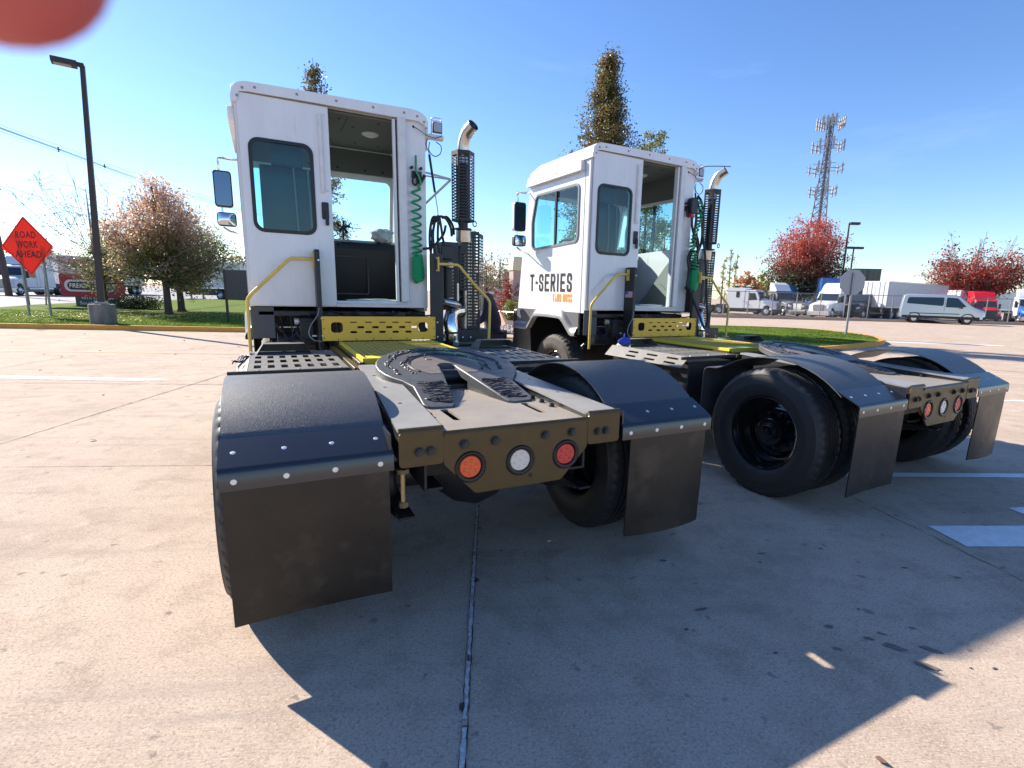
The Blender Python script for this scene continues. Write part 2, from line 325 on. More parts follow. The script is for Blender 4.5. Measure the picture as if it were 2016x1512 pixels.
def tag(o, label=None, cat=None, group=None, kind=None):
    if label: o['label'] = label
    if cat: o['category'] = cat
    if group: o['group'] = group
    if kind: o['kind'] = kind
    return o
def empty(name, loc=(0, 0, 0), rz=0):
    o = bpy.data.objects.new(name, None); COL.objects.link(o); o.location = loc; o.rotation_euler = (0, 0, rz); o.empty_display_size = .2; return o
def kids(o): return [c for c in bpy.data.objects if c.parent == o]
def copy_tree(o, parent=None):
    c = o.copy(); COL.objects.link(c); c.parent = parent
    for ch in kids(o): copy_tree(ch, c)
    return c
def rr(u0, v0, u1, v1, r=.03, n=4):
    out = []
    for cx, cy, a0 in ((u1-r, v1-r, 0), (u0+r, v1-r, 90), (u0+r, v0+r, 180), (u1-r, v0+r, 270)):
        for i in range(n+1):
            a = R(a0+90*i/n); out.append((cx+r*math.cos(a), cy+r*math.sin(a)))
    return out
def rpoly(pts, r=.05, n=3):
    """round the corners of a polygon"""
    out = []; m = len(pts)
    for i in range(m):
        p = Vector(pts[i]); a = Vector(pts[i-1]); b = Vector(pts[(i+1) % m])
        da = (a-p); db = (b-p); rr_ = min(r, da.length*.45, db.length*.45); s0 = p+da.normalized()*rr_; s1 = p+db.normalized()*rr_
        for k in range(n+1):
            t = k/n; q = s0*(1-t)**2+p*2*t*(1-t)+s1*t*t; out.append((q.x, q.y))
    return out
def grow(loop, d):
    """offset a loop outwards by d (star shaped loops)"""
    m = len(loop); out = []
    ar = sum(loop[i][0]*loop[(i+1) % m][1]-loop[(i+1) % m][0]*loop[i][1] for i in range(m)); sg = 1 if ar > 0 else -1
    for i in range(m):
        a = Vector(loop[i-1]); b = Vector(loop[(i+1) % m]); t = (b-a).normalized(); out.append((loop[i][0]+t.y*d*sg, loop[i][1]-t.x*d*sg))
    return out
def text(s, org, U, V, w_, h_, material, parent, th=.002, bold=.02, name='lettering', space=1.0, shear=0):
    """lettering fitted to a w_ x h_ box whose lower left corner is org"""
    cu = bpy.data.curves.new('t', 'FONT'); cu.body = s; cu.size = 1; cu.offset = bold; cu.space_character = space; cu.resolution_u = 3; cu.shear = shear
    cu.space_line = .9
    ob = bpy.data.objects.new('t', cu); COL.objects.link(ob); dg = bpy.context.evaluated_depsgraph_get(); dg.update()
    me = bpy.data.meshes.new_from_object(ob.evaluated_get(dg)); bpy.data.objects.remove(ob)
    xs = [v.co.x for v in me.vertices]; ys = [v.co.y for v in me.vertices]; x0, x1, y0, y1 = min(xs), max(xs), min(ys), max(ys)
    U = Vector(U); V = Vector(V); N = U.cross(V).normalized(); org = Vector(org)
    bm = bmesh.new(); bm.from_mesh(me)
    for v in bm.verts: v.co = org+U*((v.co.x-x0)/(x1-x0)*w_)+V*((v.co.y-y0)/(y1-y0)*h_)
    g = bmesh.ops.extrude_face_region(bm, geom=bm.faces[:])
    for v in [e for e in g['geom'] if isinstance(e, bmesh.types.BMVert)]: v.co += N*th
    bmesh.ops.recalc_face_normals(bm, faces=bm.faces[:])
    m2 = bpy.data.meshes.new(name); bm.to_mesh(m2); bm.free(); bpy.data.meshes.remove(me)
    m2.materials.append(M[material]); o = bpy.data.objects.new(name, m2); COL.objects.link(o); o.parent = parent; return o
def arcpts(c, r, a0, a1, n, plane='xz', y=0):
    out = []
    for i in range(n+1):
        a = R(a0+(a1-a0)*i/n); p, q = c[0]+r*math.cos(a), c[1]+r*math.sin(a)
        out.append((p, y, q) if plane == 'xz' else (y, p, q))
    return out
def smooth_path(pts, n=6):
    """Catmull-Rom"""
    P = [Vector(p) for p in pts]; P = [P[0]*2-P[1]]+P+[P[-1]*2-P[-2]]; out = []
    for i in range(1, len(P)-2):
        a, b, c, d = P[i-1], P[i], P[i+1], P[i+2]
        for k in range(n):
            t = k/n; out.append(.5*((2*b)+(c-a)*t+(2*a-5*b+4*c-d)*t*t+(3*b-a-3*c+d)*t**3))
    out.append(P[-2]); return out
X, Y, Z = Vector((1, 0, 0)), Vector((0, 1, 0)), Vector((0, 0, 1))
# ------------------------------------------------------------------ yard tractor
WY, WZ, TR = 0.12, 0.497, 0.512        # rear wheel centre, tyre radius
def tyre_mb(x_out, sgn, cy, cz, r=TR, w_=.28, notch=True):
    """tyre with its outer face at x_out; sgn = +1 if the tyre extends towards +x"""
    P = [(.060, .288), (.034, .296), (.016, .318), (.006, .345), (.0, .385), (.001, .392), (.003, .40), (.0045, .43), (.009, .455), (.007, .459), (.013, .464),
         (.022, .482), (.030, .494), (.038, .502), (.050, .508)]
    g = []
    for x in (.082, .116, .150, .184):
        g += [(x, .5115), (x+.002, .499), (x+.012, .499), (x+.014, .5115)]
    full = P+g+[(w_-a, b) for a, b in reversed(P)]
    k = r/.512; full = [(a, b*k) for a, b in full]
    def fn(i, j, rr_):
        if notch and rr_ > .493*k and (i < 15 or i > len(full)-16) and j % 4 == 0: return rr_-.009
        return rr_
    mb = MB(); mb.lathe((x_out, cy, cz), (sgn, 0, 0), full, 176, ref=(0, 0, 1), fn=fn); return mb
def rim_mb(x_out, sgn, cy, cz, deep=True):
    if deep:
        P = [(.062, .292), (.044, .292), (.040, .286), (.044, .278), (.066, .270), (.085, .262), (.10, .258), (.16, .252), (.205, .246), (.222, .236), (.226, .215),
             (.214, .19), (.208, .165), (.208, .13), (.20, .122), (.135, .116), (.118, .108), (.112, .09), (.112, .062), (.092, .058), (.088, .05), (.088, .0)]
    else:
        P = [(.062, .292), (.044, .292), (.040, .286), (.044, .278), (.066, .270), (.09, .262), (.10, .25), (.085, .215), (.06, .185), (.05, .165), (.05, .12), (.03, .115), (.0, .105), (-.01, .07), (-.01, .0)]
    mb = MB(); mb.lathe((x_out, cy, cz), (sgn, 0, 0), P, 64, ref=(0, 0, 1)); return mb
def wheel(root, x_out, sgn, cy, cz, deep, tm='rubber'):
    t = tyre_mb(x_out, sgn, cy, cz).build('tyre', tm, root, smooth=25)
    rm = rim_mb(x_out, sgn, cy, cz, deep).build('rim', 'rim', root, smooth=40)
    for k in range(10):
        b = MB(); a = 2*math.pi*k/10; p = Vector((x_out+sgn*(.205 if deep else .05), cy+.145*math.cos(a), cz+.145*math.sin(a)))
        b.cyl(p, p-Vector((sgn*.035, 0, 0)), .017, 6); b.cyl(p-Vector((sgn*.03, 0, 0)), p-Vector((sgn*.055, 0, 0)), .010, 8); b.build('wheel_nut', 'rim', rm)
    return t

root = empty('yard_tractor', (0, 0, 0))
tag(root, 'white yard tractor nearest the camera with a green coiled hose hanging straight down', 'yard tractor', 'white yard tractors parked side by side')
T = root
# --- rear axle, wheels
for s in (-1, 1):
    wheel(T, s*1.282, -s, WY, WZ, True)
    tyre_mb(s*.955, -s, WY, WZ).build('inner_tyre', 'rubber', T, smooth=25)
ax = MB(); ax.cyl((-1.0, WY, WZ), (1.0, WY, WZ), .075, 20); ax.lathe((-.22, WY, WZ), (1, 0, 0), [(-.1, .08), (0, .12), (.1, .2), (.22, .235), (.34, .2), (.44, .12), (.54, .08)], 28)
ax.cyl((0, WY-.02, WZ), (0, WY-.32, WZ+.01), .13, 20, .06)
for s in (-1, 1): ax.lathe((s*.62, WY, WZ), (-s, 0, 0), [(0, .2), (.02, .205), (.12, .205), (.14, .18), (.14, .08)], 28)
ax.build('rear_axle', 'black', T)
# --- chassis
ch = MB()
for s in (-1, 1):
    x = s*.43
    ch.box(x-.04, -.46, .62, x-.03 if s < 0 else x+.04, 4.2, .87) if False else ch.box(x-.006, -.46, .60, x+.006, 4.25, .86)
    ch.box(min(x, x-s*.08), -.46, .60, max(x, x-s*.08), 4.25, .612); ch.box(min(x, x-s*.08), -.46, .848, max(x, x-s*.08), 4.25, .86)
for y in (-.30, .75, 1.3, 2.2, 3.0): ch.box(-.43, y-.04, .63, .43, y+.04, .83)
ch.build('chassis_frame', 'black', T)
for s in (-1, 1):                                      # leaf springs, u-bolts under the tail
    sp = MB()
    for k in range(5): sp.box(s*.50-.038, WY-.50+k*.06, .44-k*.014, s*.50+.038, WY+.50-k*.06, .452-k*.014)
    sp.box(s*.50-.06, WY-.09, .36, s*.50+.06, WY+.09, .40); sp.box(s*.50-.06, WY-.09, .47, s*.50+.06, WY+.09, .53)
    for dy in (-.07, .07):
        for dx in (-.05, .05): sp.cyl((s*.50+dx, WY+dy, .33), (s*.50+dx, WY+dy, .56), .010, 8)
    sp.build('leaf_spring', 'black', T)
    if s < 0:
        sh = MB(); sh.cyl((s*.53, -.44, .56), (s*.53, -.44, .70), .011, 10); sh.cyl((s*.53, -.44, .535), (s*.53, -.44, .56), .022, 6); sh.cyl((s*.53, -.44, .70), (s*.53, -.44, .72), .03, 6)
        sh.build('spring_pin', mat('brass_pin', (.45, .36, .2), .35, metal=.8), T)
# --- rear fenders with brackets and mud flaps
arc = [(.777, .50), (.777, .80), (.776, .885), (.765, .915), (.74, .930), (.69, .934), (.63, .936), (.58, .955), (.52, .988), (.456, 1.018), (.37, 1.047), (.28, 1.068), (.19, 1.079), (.10, 1.083), (0, 1.075),
       (-.10, 1.058), (-.18, 1.034), (-.25, 1.006), (-.31, .974), (-.36, .942), (-.41, .905), (-.44, .880)]
for s in (-1, 1):
    xi, xo = s*.60, s*1.225; a, b = min(xi, xo), max(xi, xo)
    f = MB().sheet(arc, a, b, .006).build('rear_fender', 'fender', T, smooth=50)
    rib = MB().sheet([(y, z-.008) for y, z in arc[2:]], xi-.004*s-.004, xi+.018*s+.004, .02) if False else None
    bx_ = MB().sheet([(-.405, .918), (-.555, .848), (-.566, .842), (-.572, .832), (-.572, .765)], a-.005, b+.005, .006)
    fb = bx_.build('flap_bracket', 'bracket', T, smooth=50)
    # hanging side hook plate on the inner end
    MB().box(s*.605-.004, -.56, .78, s*.605+.004, -.38, .92).build('bracket_gusset', 'bracket', T)
    fo, fi = (-1.222, -.615) if s < 0 else (.655, 1.195)
    nb = 14 if s > 0 else 6
    fl = MB().sheet([(-.5655, .79), (-.564, .60), (-.560, .40), (-.556, .26), (-.555, .198)], fo, fi, .008, nb, bow=(-.035 if s > 0 else .012))
    fl.build('mud_flap', 'flap', T, smooth=60)
    sc_ = MB(); sc2 = MB()
    for k in range(4):
        x = s*(1.1804-.1768*k)
        sc_ = MB().lathe((x, -.5725, .80), (0, -1, 0), [(0, .013), (.004, .013), (.007, .010), (.008, 0)], 14); sc_.build('bracket_screw', 'zinc', fb); sc_ = MB()
        n = Vector((0, -.42, .907)).normalized(); p = Vector((x, -.483, .8815))
        sc_.lathe(p, n, [(0, .012), (.004, .012), (.007, .009), (.008, 0)], 14); sc_.build('bracket_screw', 'zinc', fb)
for s in (-1, 1):                                    # front drop plate bracket of the fender
    b = MB(); b.box(s*.62-.006, .735, .60, s*.62+.006, .775, .92); b.cyl((s*.45, .60, .80), (s*.95, .60, .80), .022, 10); b.cyl((s*.45, -.25, .86), (s*1.0, -.25, .90), .022, 10)
    b.build('fender_support', 'black', T)
# --- tail deck, tail plate, rails
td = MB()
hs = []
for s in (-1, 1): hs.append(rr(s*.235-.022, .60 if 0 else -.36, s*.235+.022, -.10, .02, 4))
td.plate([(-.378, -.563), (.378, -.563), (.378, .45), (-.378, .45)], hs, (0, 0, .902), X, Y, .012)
td.build('tail_deck', 'tailglare', T)
tp = MB()
lh = [[(lx+.062*math.cos(2*math.pi*k/28), .732+.062*math.sin(2*math.pi*k/28)) for k in range(28)] for lx in (-.2516, 0, .2516)]
tp.plate(rpoly([(-.376, .893), (-.376, .759), (-.227, .6015), (.227, .6015), (.376, .759), (.376, .893)], .012), lh, (0, -.5725, 0), X, Z, .012)
tp.sheet([(-.563, .902), (-.568, .9005), (-.5715, .897), (-.5725, .892)], -.3775, .3775, .012)
tp.build('tail_plate', 'tail', T, smooth=40)
MB().cyl((.055, -.572, .648), (.055, -.574, .648), .011, 12).build('drain_hole', 'rubberseal', T)
tb = MB()
def hexbolt(mb, p, n, r=.019, h=.014, washer=True):
    n = Vector(n).normalized(); p = Vector(p)
    if washer: mb.cyl(p, p+n*.004, r*1.25, 20)
    mb.cyl(p+n*.003, p+n*(.003+h), r, 6); mb.cyl(p+n*(h), p+n*(h+.008), r*.55, 10)
def onebolt(*a_): b_ = MB(); hexbolt(b_, *a_); b_.build('tail_bolt', 'darksteel', T)
for x in (-.2813, -.1313, .1313, .2813): onebolt((x, -.572, .844), (0, -1, 0))
for s in (-1, 1):
    for x in (.4359, .4861): onebolt((s*x, -.574, .832), (0, -1, 0), .018)
    for y in (-.24, -.12, .0): onebolt((s*.345, y, .903), (0, 0, 1), .014, .012)
for lx, lm, nm in ((-.2516, 'amber_lens', 'orange'), (0, 'clear_lens', 'clear'), (.2516, 'red_lens', 'red')):
    g = MB().lathe((lx, -.566, .732), (0, -1, 0), [(-.02, .052), (-.018, .05), (.004, .052), (.012, .056), (.015, .063), (.014, .071), (.008, .076), (.0, .077)], 44)
    gr = g.build('lamp_ring', 'rubberseal', T)
    l = MB().lathe((lx, -.566, .732), (0, -1, 0), [(-.03, .053), (.003, .0525), (.006, .049), (.007, .03), (.007, 0)], 40)
    for k in range(7):
        a = R(60*k+20); q = (lx+(.031*math.cos(a) if k < 6 else 0), -.572, .732+(.031*math.sin(a) if k < 6 else 0))
        l.lathe(q, (0, -1, 0), [(0, .0085), (.003, .0075), (.0052, .004), (.006, 0)], 12)
    lo = l.build('tail_lamp', lm, T); lo['label'] = nm+' round LED lamp in the tail plate'
for s in (-1, 1):
    # sloping deck rails: top cover, end plate, inner and outer webs
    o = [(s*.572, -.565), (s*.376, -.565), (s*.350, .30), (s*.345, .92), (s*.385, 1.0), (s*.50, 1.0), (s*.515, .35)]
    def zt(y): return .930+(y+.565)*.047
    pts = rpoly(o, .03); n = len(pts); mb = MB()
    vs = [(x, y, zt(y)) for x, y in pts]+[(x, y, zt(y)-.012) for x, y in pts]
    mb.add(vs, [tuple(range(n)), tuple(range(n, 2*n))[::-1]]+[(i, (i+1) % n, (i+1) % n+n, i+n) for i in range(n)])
    mb.build('deck_rail', 'railglare', T, smooth=40)
    ep = MB().plate(rpoly([(min(s*.572, s*.377), .922), (min(s*.572, s*.377), .767), (max(s*.572, s*.377), .767), (max(s*.572, s*.377), .922)], .02), [], (0, -.5745, 0), X, Z, .010)
    ep.sheet([(-.562, .9315), (-.568, .930), (-.573, .927), (-.5745, .920)], min(s*.572, s*.377), max(s*.572, s*.377), .010)
    ep.build('rail_end_plate', 'tail', T, smooth=40)
    wb = MB()
    for xa, xb in ((s*.383, s*.358), (s*.560, s*.508)):
        vs = [(xa, -.562, .918), (xb, .95, .985), (xb, .95, .86), (xa, -.562, .78)]; vs += [(x+s*.008, y, z) for x, y, z in vs]
        wb.add(vs, [(0, 1, 2, 3), (7, 6, 5, 4), (0, 4, 5, 1), (1, 5, 6, 2), (2, 6, 7, 3), (3, 7, 4, 0)])
    wb.build('rail_web', 'black', T)
    hb = MB()
    for yy in (-.10, .28, .62): hb.cyl((s*.46, yy, zt(yy)-.001), (s*.46, yy, zt(yy)+.001), .010, 14)
    hb.build('rail_holes', 'rubberseal', T)
# --- lifting frame under the fifth wheel
bl = MB(); bl.box(-.33, .45, .905, .33, .9, .93); bl.cyl((-.36, .56, .97), (.36, .56, .97), .045, 16)
for s in (-1, 1): bl.box(s*.30-.03, .42, .90, s*.30+.03, .72, 1.0)
bl.build('fifth_wheel_mount', 'black', T)
# --- fifth wheel plate, tilted towards the rear
def fz(y): return 1.035+.155*(y-.58)
pt = []
for i in range(25):                                   # outer horseshoe
    a = R(-38+256*i/24); pt.append((.012+.458*math.cos(a), .60+.455*math.sin(a)))
L = pt[-1]; 
outer = pt+[(-.315, .22), (-.325, -.03), (-.30, -.075), (-.175, -.085), (-.155, -.06), (-.075, .40)]
outer += [(.058*math.cos(R(200-220*i/10)), .575+.058*math.sin(R(200-220*i/10))) for i in range(11)]
outer += [(.075, .40), (.155, -.06), (.175, -.085), (.30, -.075), (.325, -.03), (.315, .22)]
def lay(pts2, dz, th, hole=None):
    mb = MB(); loops = [pts2]+([hole] if hole else [])
    mb.plate(pts2, [hole] if hole else [], (0, 0, 0), X, Y, th)
    mb.v = [(x, y, fz(y)+z+dz-(.10*max(0, .12-y)) ) for x, y, z in mb.v]; return mb
fw_ = lay(outer, 0, .055).build('fifth_wheel_plate', 'cast', T, smooth=40, bevel=.006)
rg = []
for i in range(31): a = R(-28+236*i/30); rg.append((.235*math.cos(a), .60+.235*math.sin(a)))
inner = rg+[(-.15, .42), (-.085, .42)]+[(.066*math.cos(R(200-220*i/10)), .575+.066*math.sin(R(200-220*i/10))) for i in range(11)]+[(.085, .42), (.15, .42)]
lay(inner, .003, .006).build('centre_pad', 'cast_light', fw_, smooth=40)
gv = MB()
for rad, a0, a1 in ((.235, -30, 210), (.243, -30, 210)):
    ps = [(rad*math.cos(R(a)), .60+rad*math.sin(R(a))) for a in range(a0, a1+1, 8)]
    gv.tube([(x, y, fz(y)+.002) for x, y in ps], .0055, 6)
gv.build('pad_groove', 'rubberseal', fw_)
random.seed(5)
gr = MB()
def blob(x, y, r, sx=1, rot=0):
    z = fz(y)-.10*max(0, .12-y)+.001
    P = [(0, r*1.0), (r*.35, r*.85), (r*.6, r*.5), (r*.7, 0)]
    ph = random.random()*6
    mb = MB().lathe((0, 0, 0), (0, 0, 1), P, 7, fn=lambda i, j, q: q*(1+.35*math.sin(j*2.1+ph)))
    c_, s_ = math.cos(rot), math.sin(rot)
    gr.add([(x+(vx*sx)*c_-vy*s_, y+(vx*sx)*s_+vy*c_, z+vz*.8) for vx, vy, vz in mb.v], mb.f)
for rad, a0, a1, nb_ in ((.365, -20, 205, 120), (.275, -25, 215, 90), (.405, 60, 150, 20)):
    for k in range(nb_):
        a = R(a0+(a1-a0)*(k+random.random()*.7)/nb_); q = rad+random.gauss(0, .006)+.012*math.sin(a*9)
        blob(q*math.cos(a), .60+q*math.sin(a), random.uniform(.004, .011), random.uniform(1, 2.0), a+math.pi/2+random.gauss(0, .4))
for s in (-1, 1):                                      # smeared ridges of grease across the ramps
    for rowy in (.27, .245, .215, .185, .15, .12, .085, .05, .015, -.02):
        x0 = .10+(.26-rowy)*.17; x1 = .285+random.uniform(-.02, .01); ph_ = random.random()*6; P = []; t0 = random.uniform(0, .2)
        for k in range(15):
            t = t0+(1-t0)*k/14; x = x0+(x1-x0)*t; y = rowy+.010*math.sin(t*6+ph_)+random.gauss(0, .0015); P.append((s*x, y, fz(y)-.10*max(0, .12-y)+.001+random.uniform(0, .002)))
        gr.tube(smooth_path(P, 2), random.uniform(.0035, .006), 6, True, .0018)
        for k in range(3): q_ = random.choice(P); blob(q_[0], q_[1], random.uniform(.004, .009), 2.4, random.gauss(0, .3))
for rad, a0, a1 in ((.365, -15, 80), (.362, 95, 200), (.278, -20, 95), (.272, 105, 205)):
    P = [((rad+random.gauss(0, .004))*math.cos(R(a)), .60+(rad+random.gauss(0, .004))*math.sin(R(a))) for a in range(a0, a1, 4)]; gr.tube([(x, y, fz(y)+.002) for x, y in P], .0045, 6, True, .0025)
gr.build('grease_beads', 'grease', fw_, smooth=60)['kind'] = 'stuff'
lt = MB()
for k in range(15):
    a = R(118-4.2*k); p = Vector((.205*math.cos(a), .60+.205*math.sin(a), 0)); t = Vector((-math.sin(a), math.cos(a), 0)); n = Vector((math.cos(a), math.sin(a), 0))
    lt.obox((p.x, p.y, fz(p.y)+.0045), n*.008, t*(.002 if k % 3 else .004), (0, 0, .002))
for sx in (-.08, .08): lt.lathe((sx, .74, fz(.74)+.003), (0, 0, 1), [(0, .022), (.002, .02), (.002, .016), (.0, .015)], 20)
lt.build('cast_marks', 'cast', fw_)
jw = MB()
for s in (-1, 1):
    i0, i1 = (s*.078, .40), (s*.158, -.05)
    vs = [(i0[0], i0[1], fz(i0[1])-.03), (i1[0], i1[1], fz(i1[1])-.05), (i1[0], i1[1], fz(i1[1])-.10), (i0[0], i0[1], fz(i0[1])-.11)]; vs += [(x+s*.012, y, z) for x, y, z in vs]
    jw.add(vs, [(0, 1, 2, 3), (4, 7, 6, 5), (0, 4, 5, 1), (1, 5, 6, 2), (2, 6, 7, 3), (3, 7, 4, 0)])
jw.cyl((0, .60, .93), (0, .60, .96), .055, 20)
jw.build('locking_jaw', 'cast', fw_)
# --- slotted side decks
def deck(s):
    hs = []
    for i in range(7):
        for y0, y1 in ((1.15, 1.30), (1.42, 1.57), (1.68, 1.83)):
            x = -(.585+.082*i)-.03; hs.append([(s*-1*(x-.021), y0), (s*-1*(x+.021), y0), (s*-1*(x+.021), y1), (s*-1*(x-.021), y1)])
    o = [(s*.552, 1.02), (s*1.16, 1.02), (s*1.16, 2.15), (s*.552, 2.15)]
    d = MB().plate(o, hs, (0, 0, .985), X, Y, .004)
    # sloped outer step with slots
    hs = []
    for i in range(2):
        for y0, y1 in ((1.12, 1.27), (1.40, 1.55), (1.68, 1.83)):
            v0 = .028+i*.055; hs.append([(y0, v0), (y1, v0), (y1, v0+.022), (y0, v0+.022)])
    V = Vector((-s*.10, 0, .10)).normalized()
    d.plate([(1.02, 0), (2.15, 0), (2.15, .141), (1.02, .141)], hs, (s*1.26, 0, .885), Y, V, .004)
    o_ = d.build('side_deck', 'deckplate', T, smooth=0)
    c = MB().sheet([(1.93, .986), (1.95, 1.075), (2.06, 1.08), (2.12, .99)], s*.93-.17, s*.93+.17, .004)
    cc = MB()
    for sgn in (-1, 1):
        c.add([(s*.92+sgn*.155, 1.95, 1.075), (s*.92+sgn*.155, 2.06, 1.078), (s*.92+sgn*.21, 2.10, .987), (s*.92+sgn*.21, 1.90, .987)], [(0, 1, 2, 3)])
    c = MB(); vs = [(s*.92-.20, 1.90, .987), (s*.92+.20, 1.90, .987), (s*.92+.15, 1.96, 1.065), (s*.92-.15, 1.96, 1.065), (s*.92-.20, 2.14, .987), (s*.92+.20, 2.14, .987), (s*.92+.15, 2.09, 1.065), (s*.92-.15, 2.09, 1.065)]
    c.add(vs, [(3, 2, 6, 7), (0, 3, 7, 4), (2, 1, 5, 6), (4, 7, 6, 5)])
    c.build('deck_bump', 'deckplate', o_, smooth=0)
    bxs = MB()
    bxs.add([(s*.56, 1.03, .25), (s*1.15, 1.03, .25), (s*1.15, 2.14, .25), (s*.56, 2.14, .25), (s*.56, 1.03, .93), (s*1.15, 1.03, .93), (s*1.15, 2.14, .93), (s*.56, 2.14, .93)],
            [(0, 1, 5, 4), (1, 2, 6, 5), (2, 3, 7, 6), (3, 0, 4, 7), (0, 3, 2, 1), (4, 5, 6, 7)])
    b = bxs.build('battery_box', 'black', T, bevel=.008)
    st = MB()
    for y0, y1 in ((1.15, 1.40), (1.52, 1.80)):
        for z in (.80, .66, .52): st.box(s*1.152-.003, y0, z-.018, s*1.152+.003, y1, z+.018)
    st.build('step_slots', 'rubberseal', b)
    tr_ = MB(); tr_.box(s*.50-.022, 1.0, .955, s*.50+.022, 2.5, .985); tr_.box(s*.445-.02, 1.15, .965, s*.445+.02, 2.45, 1.0); tr_.build('deck_edge_rail', 'tail', T, bevel=.004)
    e = MB(); e.box(min(s*.56, s*1.27), .985, .965, max(s*.56, s*1.27), 1.012, .990); e.build('deck_lip', 'black', T)
    sr = MB()
    for x, y in ((.60, 1.06), (1.10, 1.06), (.60, 2.1), (1.12, 2.1), (.86, 1.06)): sr.lathe((s*x, y, .986), (0, 0, 1), [(0, .009), (.003, .007), (.004, 0)], 10)
    sr.build('deck_screws', 'zinc', o_)
for s in (-1, 1): deck(s)
# --- yellow grating and step riser
g = MB()
x0, x1, y0, y1, zt_ = -.42, .42, 1.20, 2.52, 1.022
for i in range(24):
    y = y0+(y1-y0)*(i+.5)/24; sg = 1
    for j in range(19):
        xa = x0+(x1-x0)*j/18; P0 = Vector((xa, y, zt_-.006)); 
        if j < 18:
            xb = x0+(x1-x0)*(j+1)/18; P1 = Vector((xb, y, zt_-.006)); pm = (P0+P1)/2
            for sgn in (-1, 1):
                m1 = pm+Vector((0, sgn*.024, .004 if sgn > 0 else -.004)); g.tube([P0, m1, P1], .0042, 4, False)
g.build('grating', 'grate', T, smooth=0)
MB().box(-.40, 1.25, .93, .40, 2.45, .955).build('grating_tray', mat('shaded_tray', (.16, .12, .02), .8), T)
g = MB(); g.box(-.44, 1.17, .985, .44, 1.20, 1.026); g.box(-.44, 1.20, .985, -.42, 2.52, 1.026); g.box(.42, 1.20, .985, .44, 2.52, 1.026)
g.box(-.40, 1.20, 1.0225, -.05, 1.32, 1.0265); g.box(.10, 2.14, 1.0225, .42, 2.44, 1.0265)
g.build('grating_frame', mat('bright_yellow_edge', (0.95, 0.70, 0.05), 0.45, col2=(.85, .62, .06), nscale=30), T)
hs = [rr(-.508, 1.108, -.405, 1.205, .03), rr(.305, 1.108, .40, 1.205, .03)]
for zz, xs in ((1.112, (-.34, -.205, -.075, .05, .175-.0)), (1.158, (-.275, -.14, -.01, .115, .23)), (1.205, (-.34, -.205, -.075, .05, .175))):
    for x in xs:
        h = .010 if zz < 1.2 else .005
        hs.append(rr(x, zz-h, x+.062, zz+h, h*.95, 3))
rp = MB().plate([(-.585, 1.033), (.479, 1.033), (.479, 1.257), (-.585, 1.257)], hs, (0, 2.495, 0), X, Z, .005)
rp.box(-.585, 2.50, 1.247, .479, 2.60, 1.257)
rp.build('step_riser', 'yellow', T, smooth=0)
g = MB()
for x in (-.57, .465):
    for z in (1.06, 1.145, 1.23): g.lathe((x, 2.495, z), (0, -1, 0), [(0, .006), (.003, .005), (.0035, 0)], 8)
for i in range(6): g.lathe((-.45+i*.16, 2.495, 1.047), (0, -1, 0), [(0, .006), (.003, .005), (.0035, 0)], 8)
g.build('riser_screws', 'darksteel', T)
# --- uprights and handrails
for s, xa, xb, y0_, y1_, zt2 in ((-1, -.612, -.572, 2.50, 2.665, 1.855), (1, .455, .585, 2.56, 2.60, 1.885)):
    prof = rpoly([(y0_, .95), (y0_, zt2), (y1_, zt2), (y1_, 1.45), (y1_+.0, .95)], .025) if s < 0 else None
    if s < 0: m_ = MB().prism(prof, xa, xb)
    else: m_ = MB().prism(rpoly([(xa, .95), (xa, zt2), (xb, zt2), (xb, .95)], .012), y0_, y1_, 'y')
    pl = m_.build('upright_plate', 'black', T, bevel=.004)
    q = MB()
    for z in ((1.76, 1.24, 1.08) if s < 0 else (1.84, 1.72, 1.2, 1.05)): q.lathe(((xa+xb)/2 if s > 0 else xb-.012, y0_, z), (0, -1, 0), [(0, .009), (.004, .008), (.005, 0)], 10)
    q.build('upright_screws', 'zinc', pl)
h = smooth_path([(-.600, 2.60, 1.772), (-.70, 2.585, 1.771), (-.795, 2.575, 1.768)], 3)+smooth_path([(-.83, 2.573, 1.748), (-.98, 2.574, 1.60), (-1.13, 2.575, 1.452)], 3)+smooth_path([(-1.158, 2.575, 1.415), (-1.168, 2.573, 1.38), (-1.172, 2.572, 1.2), (-1.175, 2.57, .90)], 3)
hr = MB().tube(h, .0145, 12); hr.box(-.625, 2.585, 1.70, -.612, 2.625, 1.83); hr.build('handrail', 'rail_yellow', T)
h = smooth_path([(.528, 2.52, 1.782), (.62, 2.53, 1.784), (.73, 2.545, 1.784)], 3)+smooth_path([(.762, 2.545, 1.765), (.90, 2.52, 1.60), (1.045, 2.50, 1.455)], 3)+smooth_path([(1.065, 2.49, 1.415), (1.066, 2.485, 1.37), (1.06, 2.48, 1.2), (1.052, 2.478, 1.0)], 3)
hr = MB().tube(h, .0145, 12); hr.box(.520, 2.51, 1.71, .532, 2.55, 1.85); hr.box(1.02, 2.45, 1.01, 1.085, 2.51, 1.018); hr.build('handrail', 'rail_yellow', T)
fb = MB(); fb.add([(.70, 2.40, .985), (1.16, 2.40, .985), (1.24, 2.40, .88), (.62, 2.40, .88), (.70, 2.62, .985), (1.16, 2.62, .985), (1.24, 2.62, .88), (.62, 2.62, .88)],
                  [(0, 1, 2, 3), (4, 7, 6, 5), (0, 4, 5, 1), (1, 5, 6, 2), (3, 2, 6, 7), (0, 3, 7, 4)])
ft = fb.build('handrail_foot', 'black', T)
q = MB(); q.box(.72, 2.42, .987, 1.0, 2.60, .992); q.build('foot_plate', 'steel', ft)
